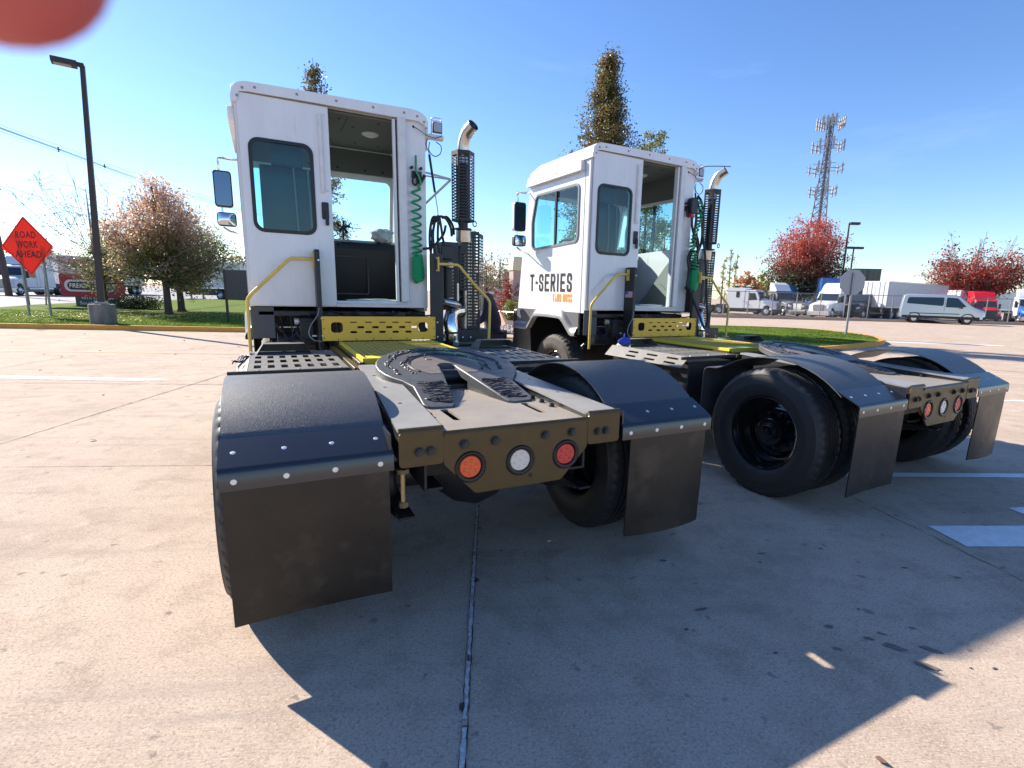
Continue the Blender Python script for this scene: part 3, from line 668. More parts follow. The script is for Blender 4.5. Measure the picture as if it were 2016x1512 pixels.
# --- cab
LX, RX, KY = -1.156, .46, 2.70
wl = rr(-1.075, 1.985, -.565, 2.765, .085, 5)
cab = MB()
cab.plate([(LX, 1.34), (RX, 1.34), (RX, 3.12), (LX, 3.12)], [rr(-.43, 1.398, .145, 3.105, .004, 1), rr(-1.06, 2.0, -.58, 2.75, .07)], (0, KY, 0), X, Z, .03)
swin = rpoly([(-2.93, 2.155), (-2.93, 2.765), (-3.90, 2.765), (-4.0, 2.45), (-3.985, 2.12), (-3.86, 2.115)], .05)
cab.plate([(-2.732, 1.305), (-2.732, 3.10), (-4.04, 3.03), (-4.25, 2.19), (-4.385, 1.305)][::-1], [swin], (LX, 0, 0), -Y, Z, .03)
rwin = [(-u, v) for u, v in swin]
cab.plate([(2.732, 1.305), (2.732, 3.10), (4.04, 3.03), (4.25, 2.19), (4.385, 1.305)], [rwin], (RX, 0, 0), Y, Z, .03)
FV = Vector((0, -.345, 1.725)).normalized(); fl_ = 1.76
cab.plate([(LX+.032, 0), (RX-.032, 0), (RX-.032, fl_), (LX+.032, fl_)], [rr(LX+.07, .78, RX-.06, 1.50, .06)], (0, 4.385, 1.305), X, FV, .03)
cs = cab.build('cab_shell', 'white', T, smooth=30)
# corner posts slightly proud
cp = MB(); cp.box(LX-.004, 2.80, 1.31, LX+.0, 2.812, 3.0); cp.box(LX-.006, 2.70, 1.34, LX-.0, 2.73, 3.02); cp.build('body_seam', mat('seam_shadow', (.45, .45, .47), .5), cs)
for sw, xx, sg in ((swin, LX, -1), (rwin, RX, 1)):
    U_ = -Y if sg < 0 else Y
    fr = MB().plate(grow(sw, .028), [sw], (xx+sg*.012, 0, 0), U_, Z, .018).build('side_window', 'greypaint', T, smooth=40)
    b = MB(); yb = 3.41; b.box(xx-.012+sg*.004, yb-.018, 2.13, xx+.012+sg*.004, yb+.018, 2.765); b.build('window_bar', 'rubberseal', fr)
    MB().plate(sw, [], (xx-sg*.006, 0, 0), U_, Z, .004).build('window_pane', 'glass', fr)
    q = MB()
    for k, (u_, v_) in enumerate(grow(sw, .014)):
        if k % 3 == 0: q.lathe((xx+sg*.012, -u_ if sg < 0 else u_, v_), (sg, 0, 0), [(0, .006), (.003, .005), (.0035, 0)], 8)
    q.build('window_screws', 'zinc', fr)
MB().plate(rr(LX+.07, .78, RX-.06, 1.50, .06), [], (0, 4.38, 1.305), X, FV, .004).build('windshield', 'windshield', T)
# sliding door with its window
dr = MB().plate(rpoly([(-1.135, 1.350), (-.425, 1.350), (-.425, 3.105), (-1.135, 3.105)], .004, 1), [rr(-1.06, 2.0, -.58, 2.75, .07)], (0, 2.672, 0), X, Z, .02)
door = dr.build('sliding_door', 'white', T, bevel=.003)
ws = MB().plate(wl, [rr(-1.045, 2.015, -.595, 2.735, .065, 5)], (0, 2.664, 0), X, Z, .014).build('window_seal', 'rubberseal', door, smooth=40, bevel=.003)
MB().plate(rr(-1.055, 2.005, -.585, 2.745, .07, 5), [], (0, 2.676, 0), X, Z, .004).build('window_pane', 'glass', door)
q = MB().prism(rr(-.518, 2.135, -.458, 2.285, .012), 2.655, 2.672, 'y'); q.prism(rr(-.492, 2.08, -.462, 2.20, .01), 2.640, 2.655, 'y')
hd = q.build('door_handle', 'dash', door, bevel=.003)
MB().lathe((-.49, 2.655, 2.235), (0, -1, 0), [(0, .012), (.003, .011), (.004, 0)], 14).build('door_lock', 'zinc', hd) if False else None
q = MB().tube([(-.497, 2.668, 3.03), (-.497, 2.664, 2.99), (-.497, 2.662, 2.42), (-.497, 2.668, 2.37)], .020, 10)
q.lathe((-.458, 2.672, 3.03), (0, -1, 0), [(0, .011), (.006, .009), (.007, 0)], 10); q.lathe((-.458, 2.672, 2.39), (0, -1, 0), [(0, .011), (.006, .009), (.007, 0)], 10)
q.build('door_rail_cover', 'white_trim', door)
q = MB(); q.prism([(.140, 1.398), (.166, 1.398), (.166, 3.105), (.140, 3.105)], 2.668, 2.70, 'y'); jb = q.build('door_jamb', 'white_trim', T, bevel=.002)
MB().box(.167, 2.690, 1.40, .182, 2.698, 3.10).build('jamb_seal', 'rubberseal', jb)
q = MB(); q.box(.184, 2.648, 1.398, .262, 2.70, 3.12); q.build('guide_channel', 'white_trim', T, bevel=.006)
q = MB(); q.box(-.43, 2.67, 1.342, .26, 2.70, 1.372); q.box(-.42, 2.66, 1.372, .25, 2.70, 1.384)
for x in (-.23, -.04, .15): q.add([(x-.02, 2.662, 1.375), (x+.02, 2.662, 1.375), (x, 2.662, 1.395), (x-.02, 2.67, 1.375), (x+.02, 2.67, 1.375), (x, 2.67, 1.395)], [(0, 1, 2), (3, 5, 4), (0, 2, 5, 3), (1, 4, 5, 2)])
q.build('door_sill', 'white_trim', T, bevel=.002)
# roof cap
pr_ = [(-1.176, 3.018), (-1.176, 3.06), (-1.160, 3.132), (-1.115, 3.170), (-1.057, 3.186), (-.6, 3.196), (.0, 3.205), (.30, 3.212), (.372, 3.208), (.426, 3.190), (.462, 3.160), (.478, 3.12), (.480, 3.035), (.455, 3.035), (.445, 3.09),
       (.385, 3.115), (.0, 3.114), (-.6, 3.112), (-1.05, 3.108), (-1.11, 3.10), (-1.135, 3.02)]
rf = MB(); n = len(pr_)
ys = [(2.655, 1.0, 0), (2.72, 1, 0), (3.9, 1, -.01), (4.08, .995, -.055), (4.15, .97, -.10)]
for y, k, dz in ys:
    for x, z in pr_: rf.v.append((-.348+(x+.348)*k, y, z+dz*(1 if z > 3.05 else .2)))
for i in range(len(ys)-1):
    for j in range(n):
        a = i*n+j; b = i*n+(j+1) % n; rf.f.append((a, b, b+n, a+n))
rf.f.append(tuple(range(n))); rf.f.append(tuple((len(ys)-1)*n+j for j in range(n))[::-1])
rc = rf.build('roof_cap', 'white', T, smooth=40, bevel=.004)
q = MB()
for x, z in ((-1.126, 3.065), (-1.084, 3.13), (-.991, 3.148), (-.671, 3.155), (-.351, 3.16), (-.032, 3.163), (.25, 3.166), (.375, 3.155), (.44, 3.115), (.458, 3.06)):
    q.lathe((x, 2.655, z), (0, -1, 0), [(0, .011), (.003, .011), (.006, .007), (.006, 0)], 12)
q.build('roof_rivets', 'galv', rc)
MB().box(-1.10, 2.664, 3.098, .20, 2.669, 3.108).build('roof_edge_seal', mat('aged_seal', (.22, .18, .13), .7), rc)
for xx, sg in ((LX, -1), (RX, 1)):
    q = MB().prism(rpoly([(2.82, 2.905), (2.82, 3.02), (4.06, 3.01), (4.12, 2.90)], .02), xx+sg*.0, xx+sg*.055); vs = q.build('side_visor', 'white', T, bevel=.006)
    q = MB()
    for y in (3.05, 3.35, 3.65): q.lathe((xx+sg*.055, y, 2.955), (sg, 0, 0), [(0, .008), (.004, .006), (.005, 0)], 8)
    q.build('visor_screws', 'darksteel', vs)
# lower skirt with flared arch
for xx, sg in ((LX, -1), (RX, 1)):
    sk = [(2.83, 1.30), (2.83, 1.045), (2.925, 1.045), (3.02, 1.12), (3.15, 1.215), (3.25, 1.235), (3.75, 1.235), (3.86, 1.20), (4.02, 1.045), (4.42, 1.04), (4.40, 1.30)]
    MB().prism([(y, z) for y, z in sk], xx+sg*.006, xx-sg*.02).build('cab_skirt', 'skirt', T, smooth=0)
    lip = smooth_path([(0, y, z) for y, z in [(2.83, 1.05), (2.93, 1.05), (3.04, 1.135), (3.15, 1.222), (3.27, 1.243), (3.75, 1.243), (3.87, 1.20), (4.01, 1.06), (4.12, 1.045), (4.42, 1.045)]], 3)
    mb = MB(); k0 = 0
    for p in lip:
        for dx, dz in ((.004, .085), (.035, .06), (.06, .01), (.062, -.02), (.0, -.03)): mb.v.append((xx+sg*dx, p.y, p.z+dz))
    for i in range(len(lip)-1):
        for j in range(4): a = i*5+j; mb.f.append((a, a+1, a+6, a+5))
    mb.build('arch_lip', 'silver', T, smooth=60)
    q = MB().plate([(3.98, 1.04), (3.90, .42), (4.52, .42), (4.50, .80), (4.44, 1.04)], [], (xx+sg*.01, 0, 0), Y, Z, .01)
    q.build('front_mud_guard', 'black', T)
# front bumper, grille, front wheels
q = MB().prism(rpoly([(-1.17, .45), (.48, .45), (.48, 1.30), (-1.17, 1.30)], .05), 4.40, 4.50, 'y'); q.build('front_panel', 'black', T, bevel=.01)
for x, sg in ((-1.10, 1), (.0, 0), (1.10, -1)):
    if sg: wheel(T, x, sg, 3.52, .49, False, 'rubber_dusty' if sg > 0 else 'rubber')
MB().cyl((-1.0, 3.52, .47), (1.0, 3.52, .47), .06, 14).build('front_axle', 'black', T)
# engine bay below and beside the cab
q = MB(); q.box(-.40, 3.0, .62, .36, 4.2, 1.30); q.box(-.38, 2.75, .70, .30, 3.0, 1.22); q.cyl((-.1, 2.55, .85), (-.1, 2.75, .85), .17, 20)
q.box(-1.10, 2.72, 1.25, .44, 4.35, 1.30); q.cyl((-.95, 2.85, 1.0), (-.62, 2.85, 1.0), .09, 16)
q.build('engine_block', 'black', T, bevel=.01)
q = MB(); q.box(-1.155, 2.72, 1.045, -.965, 2.735, 1.335); q.build('splash_panel', mat('slate_panel', (.07, .075, .09), .5), T, bevel=.005)
q = MB(); q.box(-.76, 2.66, 1.03, -.64, 2.78, 1.22); q.box(-.765, 2.65, 1.20, -.635, 2.79, 1.235); q.build('fluid_reservoir', 'blackplastic', T, bevel=.012)
q = MB(); q.box(-.95, 2.83, 1.135, -.75, 2.84, 1.143); q.cyl((-.80, 2.76, 1.20), (-.73, 2.76, 1.20), .03, 14); q.box(-.66, 2.655, 1.06, -.62, 2.66, 1.075); q.build('engine_brackets', 'zinc', T)
random.seed(9)
q = MB()
for k in range(14):
    a = Vector((random.uniform(-1.0, -.62), random.uniform(2.72, 2.9), 1.30)); b = Vector((a.x+random.uniform(-.25, .25), random.uniform(2.6, 3.0), random.uniform(.85, 1.1)))
    m_ = (a+b)/2+Vector((random.uniform(-.1, .1), -.05, random.uniform(-.1, .05))); q.tube(smooth_path([a, m_, b], 5), random.choice((.006, .009, .014)), 6)
for k in range(10):
    a = Vector((random.uniform(-.5, .42), random.uniform(2.66, 2.75), random.uniform(1.26, 1.32))); b = Vector((a.x+random.uniform(-.4, .4), 2.68, random.uniform(1.26, 1.31))); q.tube([a, (a+b)/2+Vector((0, -.02, -.03)), b], .009, 6)
q.build('engine_hoses', 'hose', T)
q = MB().tube(smooth_path([(-.60, 2.49, 1.335), (-.625, 2.47, 1.26), (-.68, 2.46, 1.18), (-.70, 2.46, 1.10), (-.66, 2.47, 1.045), (-.595, 2.49, 1.03)], 6), .0045, 8)
q.build('brake_line', 'galv', T)
# --- interior
MB().box(LX+.03, 2.73, 1.345, RX-.03, 4.35, 1.375).build('cab_floor', 'dash', T)
q = MB(); q.box(LX+.04, 2.74, 3.085, RX-.04, 4.08, 3.10); q.box(LX+.04, 4.00, 2.83, RX-.04, 4.03, 3.085); q.box(-.24, 2.80, 3.078, -.225, 3.3, 3.086)
q.box(LX+.034, 2.735, 2.80, LX+.044, 3.98, 3.085); q.box(RX-.044, 2.735, 2.80, RX-.034, 3.98, 3.085)
hl = q.build('headliner', 'liner', T)
q = MB()
for x, y in ((-.30, 2.9), (-.15, 3.1), (-.3, 3.7), (-.05, 3.7), (.2, 3.7), (.05, 2.86)): q.lathe((x, y, 3.085), (0, 0, -1), [(0, .016), (.004, .014), (.007, .008), (.008, 0)], 12)
for x in (-.5, -.2, .1, .3): q.lathe((x, 3.99, 2.87), (0, -1, 0), [(0, .014), (.004, .012), (.006, 0)], 12)
q.build('liner_buttons', 'dash', hl)
MB().lathe((.04, 3.25, 3.085), (0, 0, -1), [(0, .085), (.008, .085), (.018, .07), (.022, .045), (.03, .04), (.034, 0)], 30).build('dome_lamp', 'white_trim', hl)
q = MB(); q.prism(rpoly([(3.78, 1.376), (3.70, 1.95), (3.72, 2.03), (3.85, 2.07), (4.20, 2.07), (4.33, 1.376)], .02), LX+.04, RX-.04)
da = q.build('dashboard', 'dash', T, smooth=30)
q = MB(); q.plate(rr(-.33, 1.45, .05, 1.88, .02), [rr(-.315, 1.465, .035, 1.865, .018)], (0, 3.70, 0), X, Z, .012); q.lathe((-.27, 3.70, 1.99), (0, -1, 0), [(0, .035), (.006, .035), (.006, .026), (.0, .022)], 18)
q.build('dash_panel', 'rubberseal', da)
MB().box(-.52, 3.60, 1.97, -.40, 3.70, 2.07).build('gauge_pod', 'panel_grey', da, bevel=.01)
q = MB().prism([(2.74, 1.40), (3.55, 1.376), (3.0, 1.97), (2.74, 1.99)], RX-.075, RX-.04); q.build('side_lining', 'panel_grey', T)
q = MB(); q.box(LX+.035, 2.74, 1.40, LX+.06, 3.9, 2.08); q.build('left_lining', 'liner', T)
# fan on the dash
fc = Vector((-.19, 3.82, 2.20)); q = MB()
for k in range(5):
    a = R(72*k+15); d = Vector((math.cos(a), 0, math.sin(a)))*.85; t = Vector((-math.sin(a), 0, math.cos(a)))*.7
    q.add([fc+d*.015-t*.008, fc+d*.085-t*.03+Y*.012, fc+d*.088+t*.022-Y*.012, fc+d*.015+t*.010], [(0, 1, 2, 3)])
q.lathe(fc, (0, -1, 0), [(-.05, .03), (.0, .03), (.015, .02), (.018, 0)], 16); q.cyl(fc+Vector((0, .04, 0)), (fc.x, fc.y+.04, 2.06), .012, 8)
fan = q.build('dash_fan', 'dash', T)
q = MB()
for r_ in (.05, .095): q.tube([fc+Vector((r_*math.cos(R(a)), -.02, r_*math.sin(R(a)))) for a in range(0, 361, 15)], .0018, 5, False)
for k in range(12):
    a = R(30*k); q.tube([fc+Vector((.02*math.cos(a), -.025, .02*math.sin(a))), fc+Vector((.095*math.cos(a), -.018, .095*math.sin(a))), fc+Vector((.09*math.cos(a), .03, .09*math.sin(a)))], .0013, 4)
q.tube([fc+Vector((.05, .02, 0)), fc+Vector((.20, .02, -.002))], .004, 6)
q.build('fan_guard', 'dash', fan)
# seat
q = MB().prism(rpoly([(2.98, 1.70), (2.92, 2.52), (2.98, 2.62), (3.06, 2.60), (3.14, 1.78)], .04), -1.0, -.53)
q.prism(rpoly([(3.02, 1.64), (3.02, 1.80), (3.50, 1.84), (3.55, 1.68)], .04), -1.02, -.51); q.box(-.92, 3.05, 1.376, -.62, 3.45, 1.66)
q.prism(rpoly([(2.90, 2.60), (2.90, 2.80), (3.0, 2.82), (3.02, 2.60)], .03), -.90, -.64)
st = q.build('driver_seat', mat('dark_teal_seat', (.02, .075, .095), .6, col2=(.012, .05, .06), nscale=6), T, bevel=.02, seg=3)
q = MB()
for x in (-.72, -.60): q.tube([(x, 2.915, 2.60), (x+.01, 2.905, 2.15), (x+.015, 2.95, 1.75)], .008, 6)
q.box(-1.0, 2.90, 1.93, -.53, 2.915, 1.95)
q.build('seat_seams', 'panel_grey', st)
q = MB().tube([Vector((-.76, 3.62, 2.06))+Vector((.21*math.cos(R(a)), .21*math.sin(R(a))*.55, .21*math.sin(R(a))*.83)) for a in range(0, 361, 12)], .014, 8, False)
q.tube([(-.76, 3.62, 2.06), (-.76, 3.78, 1.95)], .02, 8); q.tube([(-.97, 3.62, 2.06), (-.55, 3.62, 2.06)], .012, 6)
q.build('steering_wheel', 'dash', T)
random.seed(3)
def crumple(c, r, sq=(1, 1, .6), n=14, m=9, amp=.35):
    mb = MB(); ph = [random.random()*6 for _ in range(8)]
    for i in range(m+1):
        th = math.pi*i/m
        for j in range(n):
            a = 2*math.pi*j/n; k = 1+amp*(math.sin(3*a+ph[0]+2*th)*.5+math.sin(7*a+ph[1]-5*th)*.3+random.uniform(-.35, .35))
            mb.v.append((c[0]+r*sq[0]*k*math.sin(th)*math.cos(a), c[1]+r*sq[1]*k*math.sin(th)*math.sin(a), c[2]+r*sq[2]*k*math.cos(th)))
    for i in range(m):
        for j in range(n): a = i*n+j; b = i*n+(j+1) % n; mb.f.append((a, b, b+n, a+n))
    return mb
crumple((.24, 3.82, 2.13), .13, (1, .7, .55)).build('plastic_wrap', 'plasticbag', T, smooth=0)
crumple((-.05, 2.86, 1.40), .10, (2.6, .5, .18)).build('floor_wrap', 'plasticbag', T, smooth=0)
# --- mirrors
for s, bx0 in ((-1, LX), (1, RX)):
    o = 0 if s < 0 else 0
    def mx(x): return x if s < 0 else (LX+RX)-x
    q = MB().tube(smooth_path([(mx(LX), 4.12, 2.86), (mx(-1.22), 4.10, 2.83), (mx(-1.34), 4.06, 2.825), (mx(-1.37), 4.04, 2.80), (mx(-1.372), 4.04, 2.70)], 5), .012, 8)
    q.tube([(mx(-1.372), 4.045, 2.72), (mx(-1.372), 4.045, 2.12)], .012, 8); q.tube(smooth_path([(mx(-1.372), 4.045, 2.12), (mx(-1.30), 4.05, 2.08), (mx(LX), 4.12, 2.05)], 5), .012, 8)
    ar = q.build('mirror_arm', 'chrome', T)
    q = MB().prism(rr(min(mx(-1.43), mx(-1.262)), 2.328, max(mx(-1.43), mx(-1.262)), 2.692, .03), 4.01, 4.10, 'y'); mh = q.build('mirror_housing', 'alu' if s < 0 else 'alu', T, bevel=.015)
    MB().prism(rr(min(mx(-1.418), mx(-1.274)), 2.342, max(mx(-1.418), mx(-1.274)), 2.678, .025), 4.003, 4.009, 'y').build('mirror_glass', 'mirror', mh)
    MB().plate(rr(min(mx(-1.43), mx(-1.262)), 2.328, max(mx(-1.43), mx(-1.262)), 2.692, .03), [rr(min(mx(-1.420), mx(-1.272)), 2.340, max(mx(-1.420), mx(-1.272)), 2.680, .025)], (0, 4.002, 0), X, Z, .008).build('mirror_seal', 'rubberseal', mh)
    q = MB().prism(rr(min(mx(-1.425), mx(-1.245)), 2.135, max(mx(-1.425), mx(-1.245)), 2.277, .03), 4.01, 4.09, 'y'); mh = q.build('spot_mirror', 'blackplastic', T, bevel=.01)
    q = MB(); xa, xb = min(mx(-1.415), mx(-1.255)), max(mx(-1.415), mx(-1.255))
    for i in range(9):
        for j in range(7):
            u_, v_ = i/8*2-1, j/6*2-1; q.v.append(((xa+xb)/2+(xb-xa)/2*u_, 4.004-.012*(1-u_*u_)*(1-v_*v_)-.002, 2.206+.060*v_))
    q.f = [(i*7+j, i*7+j+1, (i+1)*7+j+1, (i+1)*7+j) for i in range(8) for j in range(6)]; q.build('spot_mirror_glass', 'mirror_bright', mh, smooth=80)
    mbx = MB(); 
q = MB().tube([(.47, 3.0, 2.74), (.765, 2.85, 2.665)], .010, 8); q.tube([(.47, 3.0, 2.70), (.765, 2.85, 2.66)], .008, 8); q.tube([(.465, 3.0, 2.35), (.765, 2.85, 2.66)], .012, 8)
q.build('stack_brace', 'white_trim', T)
# --- exhaust stack
def cagewall(name, cx, cy, r, z0, z1, nside, sl_h, pitch, skip=(), a0=0, margin=.03):
    mb = MB()
    for k in range(nside):
        if k in skip: continue
        a = R(a0+360*k/nside); b = R(a0+360*(k+1)/nside)
        p0 = Vector((cx+r*math.cos(a), cy+r*math.sin(a), 0)); p1 = Vector((cx+r*math.cos(b), cy+r*math.sin(b), 0)); U = (p1-p0); wd = U.length; U.normalize()
        hs = []; z = z0+.025
        while z+sl_h < z1-.02: hs.append(rr(wd*.13, z, wd*.87, z+sl_h, sl_h*.4, 2)); z += pitch
        mb.plate([(0, z0), (wd, z0), (wd, z1), (0, z1)], hs, p0, U, Z, .004)
    return mb.build(name, 'black', T, smooth=0)
cagewall('upper_heat_shield', .865, 2.75, .118, 2.238, 2.922, 6, .019, .0300, a0=-75)
q = MB().tube([(.865, 2.75, 2.15), (.865, 2.75, 2.80)], .050, 24); q.lathe((.865, 2.75, 2.17), (0, 0, 1), [(-.02, .05), (-.015, .09), (.0, .09), (.004, .05)], 20); q.tube([(.80+.02*math.cos(a), 2.66, 2.215+.028*math.sin(a)) for a in [k*.6 for k in range(11)]], .006, 6); q.tube([(.96+.02*math.cos(a), 2.66, 2.215+.028*math.sin(a)) for a in [k*.6 for k in range(11)]], .006, 6); q.build('stack_pipe_lower', 'black', T)
pth = smooth_path([(.865, 2.75, 2.80), (.865, 2.75, 2.93), (.872, 2.735, 3.02), (.892, 2.695, 3.10), (.928, 2.615, 3.158)], 7)
mb = MB().tube(pth, .060, 28, False); n = 28; last = len(mb.v)-n
mb.tube([p for p in pth], .056, 28, False)
mb.f += [(last+j, last+(j+1) % n, len(mb.v)-n+(j+1) % n, len(mb.v)-n+j) for j in range(n)]
ex = mb.build('exhaust_tip', 'steel', T, smooth=60)
MB().tube([pth[-3], pth[-2]], .0557, 24).build('exhaust_inside', 'rubberseal', ex)
mb = MB(); hs = []; z = 1.15
while z < 2.12:
    for xa, xb in ((.856, .905), (.93, .980), (1.003, 1.045)):
        if xb < .92 and not (1.55 < z < 1.92): continue
        if xa < .94 and xb > .92 and z > 2.09: continue
        if z+.015 < 2.14: hs.append(rr(xa, z, xb, z+.014, .0065, 2))
    z += .034
mb.plate([(.838, 1.53), (.918, 1.53), (.918, 1.115), (1.06, 1.115), (1.06, 2.155), (.93, 2.150), (.838, 1.96)], hs, (0, 2.79, 0), X, Z, .004)
hs = []; z = 1.33; U_ = Vector((.55, .835, 0)).normalized()
while z < 2.10: hs += [rr(.022, z, .085, z+.017, .007, 2), rr(.110, z, .175, z+.017, .007, 2)]; z += .031
mb.plate([(0, 1.31), (.20, 1.31), (.20, 2.14), (0, 2.14)], hs, (1.062, 2.79, 0), U_, Z, .004); mb.box(1.05, 2.785, 1.1, 1.072, 2.80, 1.32)
mb.build('lower_heat_shield', 'black', T, smooth=0)
q = MB().cyl((.965, 2.93, 1.10), (.965, 2.93, 2.17), .105, 30); q.cyl((.90, 2.83, 2.05), (.89, 2.81, 2.165), .085, 24, .08)
for z in (1.3, 1.38, 1.46): q.lathe((.965, 2.93, z), (0, 0, 1), [(-.01, .115), (-.005, .122), (.005, .122), (.01, .115)], 30)
q.build('muffler', 'steel', T)
q = MB(); q.box(.76, 2.70, .96, 1.16, 3.1, 1.115); q.box(.60, 2.66, .95, .76, 3.0, 1.0); bb = q.build('muffler_bracket', 'black', T, bevel=.006)
q = MB()
for x, z in ((.84, 1.03), (.93, 1.03), (1.10, 1.0)): q.lathe((x, 2.70, z), (0, -1, 0), [(0, .009), (.005, .008), (.006, 0)], 10)
q.build('bracket_bolts', 'zinc', bb)
q = MB(); q.box(.62, 2.70, 1.32, .80, 3.05, 2.02); q.box(.60, 2.66, 1.84, .72, 2.72, 1.98); q.cyl((.66, 2.64, 1.45), (.66, 2.64, 1.75), .05, 14)
q.build('air_tank', 'black', T, bevel=.01)
q = MB()
for k in range(12): q.lathe((.685, 2.66, 1.80-k*.035), (0, 0, 1), [(-.012, .028), (-.006, .040), (.006, .040), (.012, .028)], 14)
q.tube(smooth_path([(.60, 2.62, 1.42), (.66, 2.58, 1.40), (.74, 2.6, 1.38), (.80, 2.7, 1.36)], 5), .03, 12)
q.cyl((.76, 2.62, 1.42), (.76, 2.62, 1.60), .012, 8)
q.build('valve_fittings', 'alu', T)
q = MB().tube(smooth_path([(.70, 2.62, .96), (.69, 2.62, 1.10), (.68, 2.64, 1.20), (.72, 2.70, 1.28), (.84, 2.80, 1.30)], 6), .072, 22); q.build('foil_elbow', 'foil', T, smooth=60)
q = MB(); q.lathe((.69, 2.62, 1.09), (0, 0, 1), [(-.012, .074), (-.01, .080), (.01, .080), (.012, .074)], 28); q.build('elbow_clamp', 'darksteel', T)
# --- work lamp at the roof corner
q = MB(); q.box(.455, 2.74, 3.00, .66, 2.80, 3.045); q.box(.455, 2.72, 2.93, .47, 2.80, 3.06); lb = q.build('lamp_bracket', 'white_trim', T, bevel=.004)
q = MB().tube([(.645+.0*math.cos(R(a)), 2.76, 3.14) for a in (0,)]+[(.645, 2.76, 3.05)], .006, 8)
q.tube([(.54, 2.76, 3.045), (.54, 2.76, 3.19)], .006, 8)
q.tube([Vector((.5925, 2.76, 3.19))+Vector((.0525*math.cos(R(a)), .05*math.sin(R(a)), 0)) for a in range(0, 361, 20)], .006, 8, False); q.tube([(.645, 2.76, 3.045), (.645, 2.76, 3.19)], .006, 8)
q.build('lamp_guard', 'white_trim', T)
q = MB().prism(rr(.545, 3.055, .640, 3.155, .012), 2.715, 2.75, 'y'); wlp = q.build('work_lamp', 'darksteel', T, bevel=.005)
MB().prism(rr(.553, 3.063, .632, 3.147, .01), 2.710, 2.7148, 'y').build('work_lamp_lens', mat('grey_lens', (.35, .36, .38), .15, coat=.5), wlp)
q = MB().tube(smooth_path([(.346, 2.695, 3.07), (.40, 2.65, 3.03), (.47, 2.68, 3.005), (.56, 2.70, 3.0), (.63, 2.71, 3.03)], 6), .004, 6); q.lathe((.346, 2.70, 3.07), (0, -1, 0), [(0, .012), (.006, .01), (.007, 0)], 10)
q.tube(smooth_path([(.49, 2.72, 2.98), (.47, 2.71, 2.93), (.49, 2.71, 2.88), (.505, 2.71, 2.84)], 5), .004, 6)
q.tube(smooth_path([(.51, 2.72, 2.96), (.50, 2.71, 2.88), (.55, 2.70, 2.83), (.61, 2.70, 2.86), (.62, 2.70, 2.93), (.57, 2.71, 2.97)], 6), .0045, 6)
q.build('lamp_cable', 'hose', T)
# hose tender spring
q = MB().tube([(.502, 2.71, 2.84), (.548, 2.69, 2.49)], .012, 12); sp_ = q.build('tender_sleeve', 'hose', T)
MB().tube([(.548, 2.69, 2.49), (.572, 2.68, 2.32), (.576, 2.68, 2.27)], .005, 8).build('tender_rod', 'galv', sp_)
# gladhand bracket on the rear wall
q = MB(); q.box(.318, 2.66, 2.60, .41, 2.70, 2.66)
for x in (.315, .405): q.lathe((x, 2.66, 2.69), (0, -1, 0), [(-.03, .014), (.004, .014), (.008, .008), (.008, 0)], 12)
q.tube(smooth_path([(.325, 2.65, 2.62), (.315, 2.64, 2.56), (.32, 2.64, 2.535), (.35, 2.64, 2.53), (.36, 2.64, 2.60)], 4), .010, 8)
q.tube([(.39, 2.64, 2.55), (.42, 2.64, 2.60), (.435, 2.64, 2.625)], .016, 8); q.box(.36, 2.64, 2.54, .40, 2.68, 2.64)
q.build('gladhand', 'hose', T)
# ------------------------------------------------------------------ second tractor is a copy of the first, then each gets what is its own
TB = copy_tree(root); TB.location = (3.5902, -0.1036, 0); TB.rotation_euler = (0, 0, 0.05503)
TB['label'] = 'second white yard tractor on the right with T-SERIES on its cab side'
def coil(parent, path, rad, turns, r, name='coiled_air_hose', n=22, radf=None, turnf=None):
    P = [Vector(p) for p in path]; pts = []; N_ = int(turns*n)
    seg = len(P)-1
    for i in range(N_+1):
        t = i/N_; ph = (turnf(t) if turnf else t)*turns*2*math.pi
        f = t*seg; k = min(int(f), seg-1); c = P[k].lerp(P[k+1], f-k); d = (P[k+1]-P[k]).normalized()
        u = d.cross(Y).normalized(); v_ = d.cross(u); q = rad*(radf(t) if radf else 1)
        pts.append(c+u*(q*math.cos(ph))+v_*(q*math.sin(ph)))
    return pts
# A: coil hanging down the cab wall, stretched at the top, bunched at the foot
pts = []; z = 2.50; ph = 0
while z > 1.60:
    f = (2.50-z)/.90; pitch = .098-.065*f if z > 1.86 else .0165
    rad = .043 if z > 1.86 else (.043+.014*(1.86-z)/.26 if z > 1.66 else .054-.030*((1.66-z)/.06)**2)
    xo = .346 if z > 1.86 else .346+.012*(1.86-z)/.26
    pts.append(Vector((xo+rad*math.cos(ph), 2.645+.032*math.sin(ph), z+(.010*math.cos(ph) if z < 1.86 else 0)))); ph += .35; z -= pitch*.35/(2*math.pi)
lead = smooth_path([(.352, 2.655, 2.80), (.350, 2.645, 2.72), (.345, 2.63, 2.66), (.375, 2.625, 2.60), (.388, 2.625, 2.54), (.36, 2.635, 2.51)], 5)
MB().tube(lead+pts, .0108, 8).build('coiled_air_hose', 'green_hose', root, smooth=60)
def hoses(par, seed, paths, r=.013):
    random.seed(seed); q = MB()
    for p in paths: q.tube(smooth_path(p, 7), r, 8)
    return q.build('air_hoses', 'hose', par, smooth=60)
h0 = (.576, 2.68, 2.26)
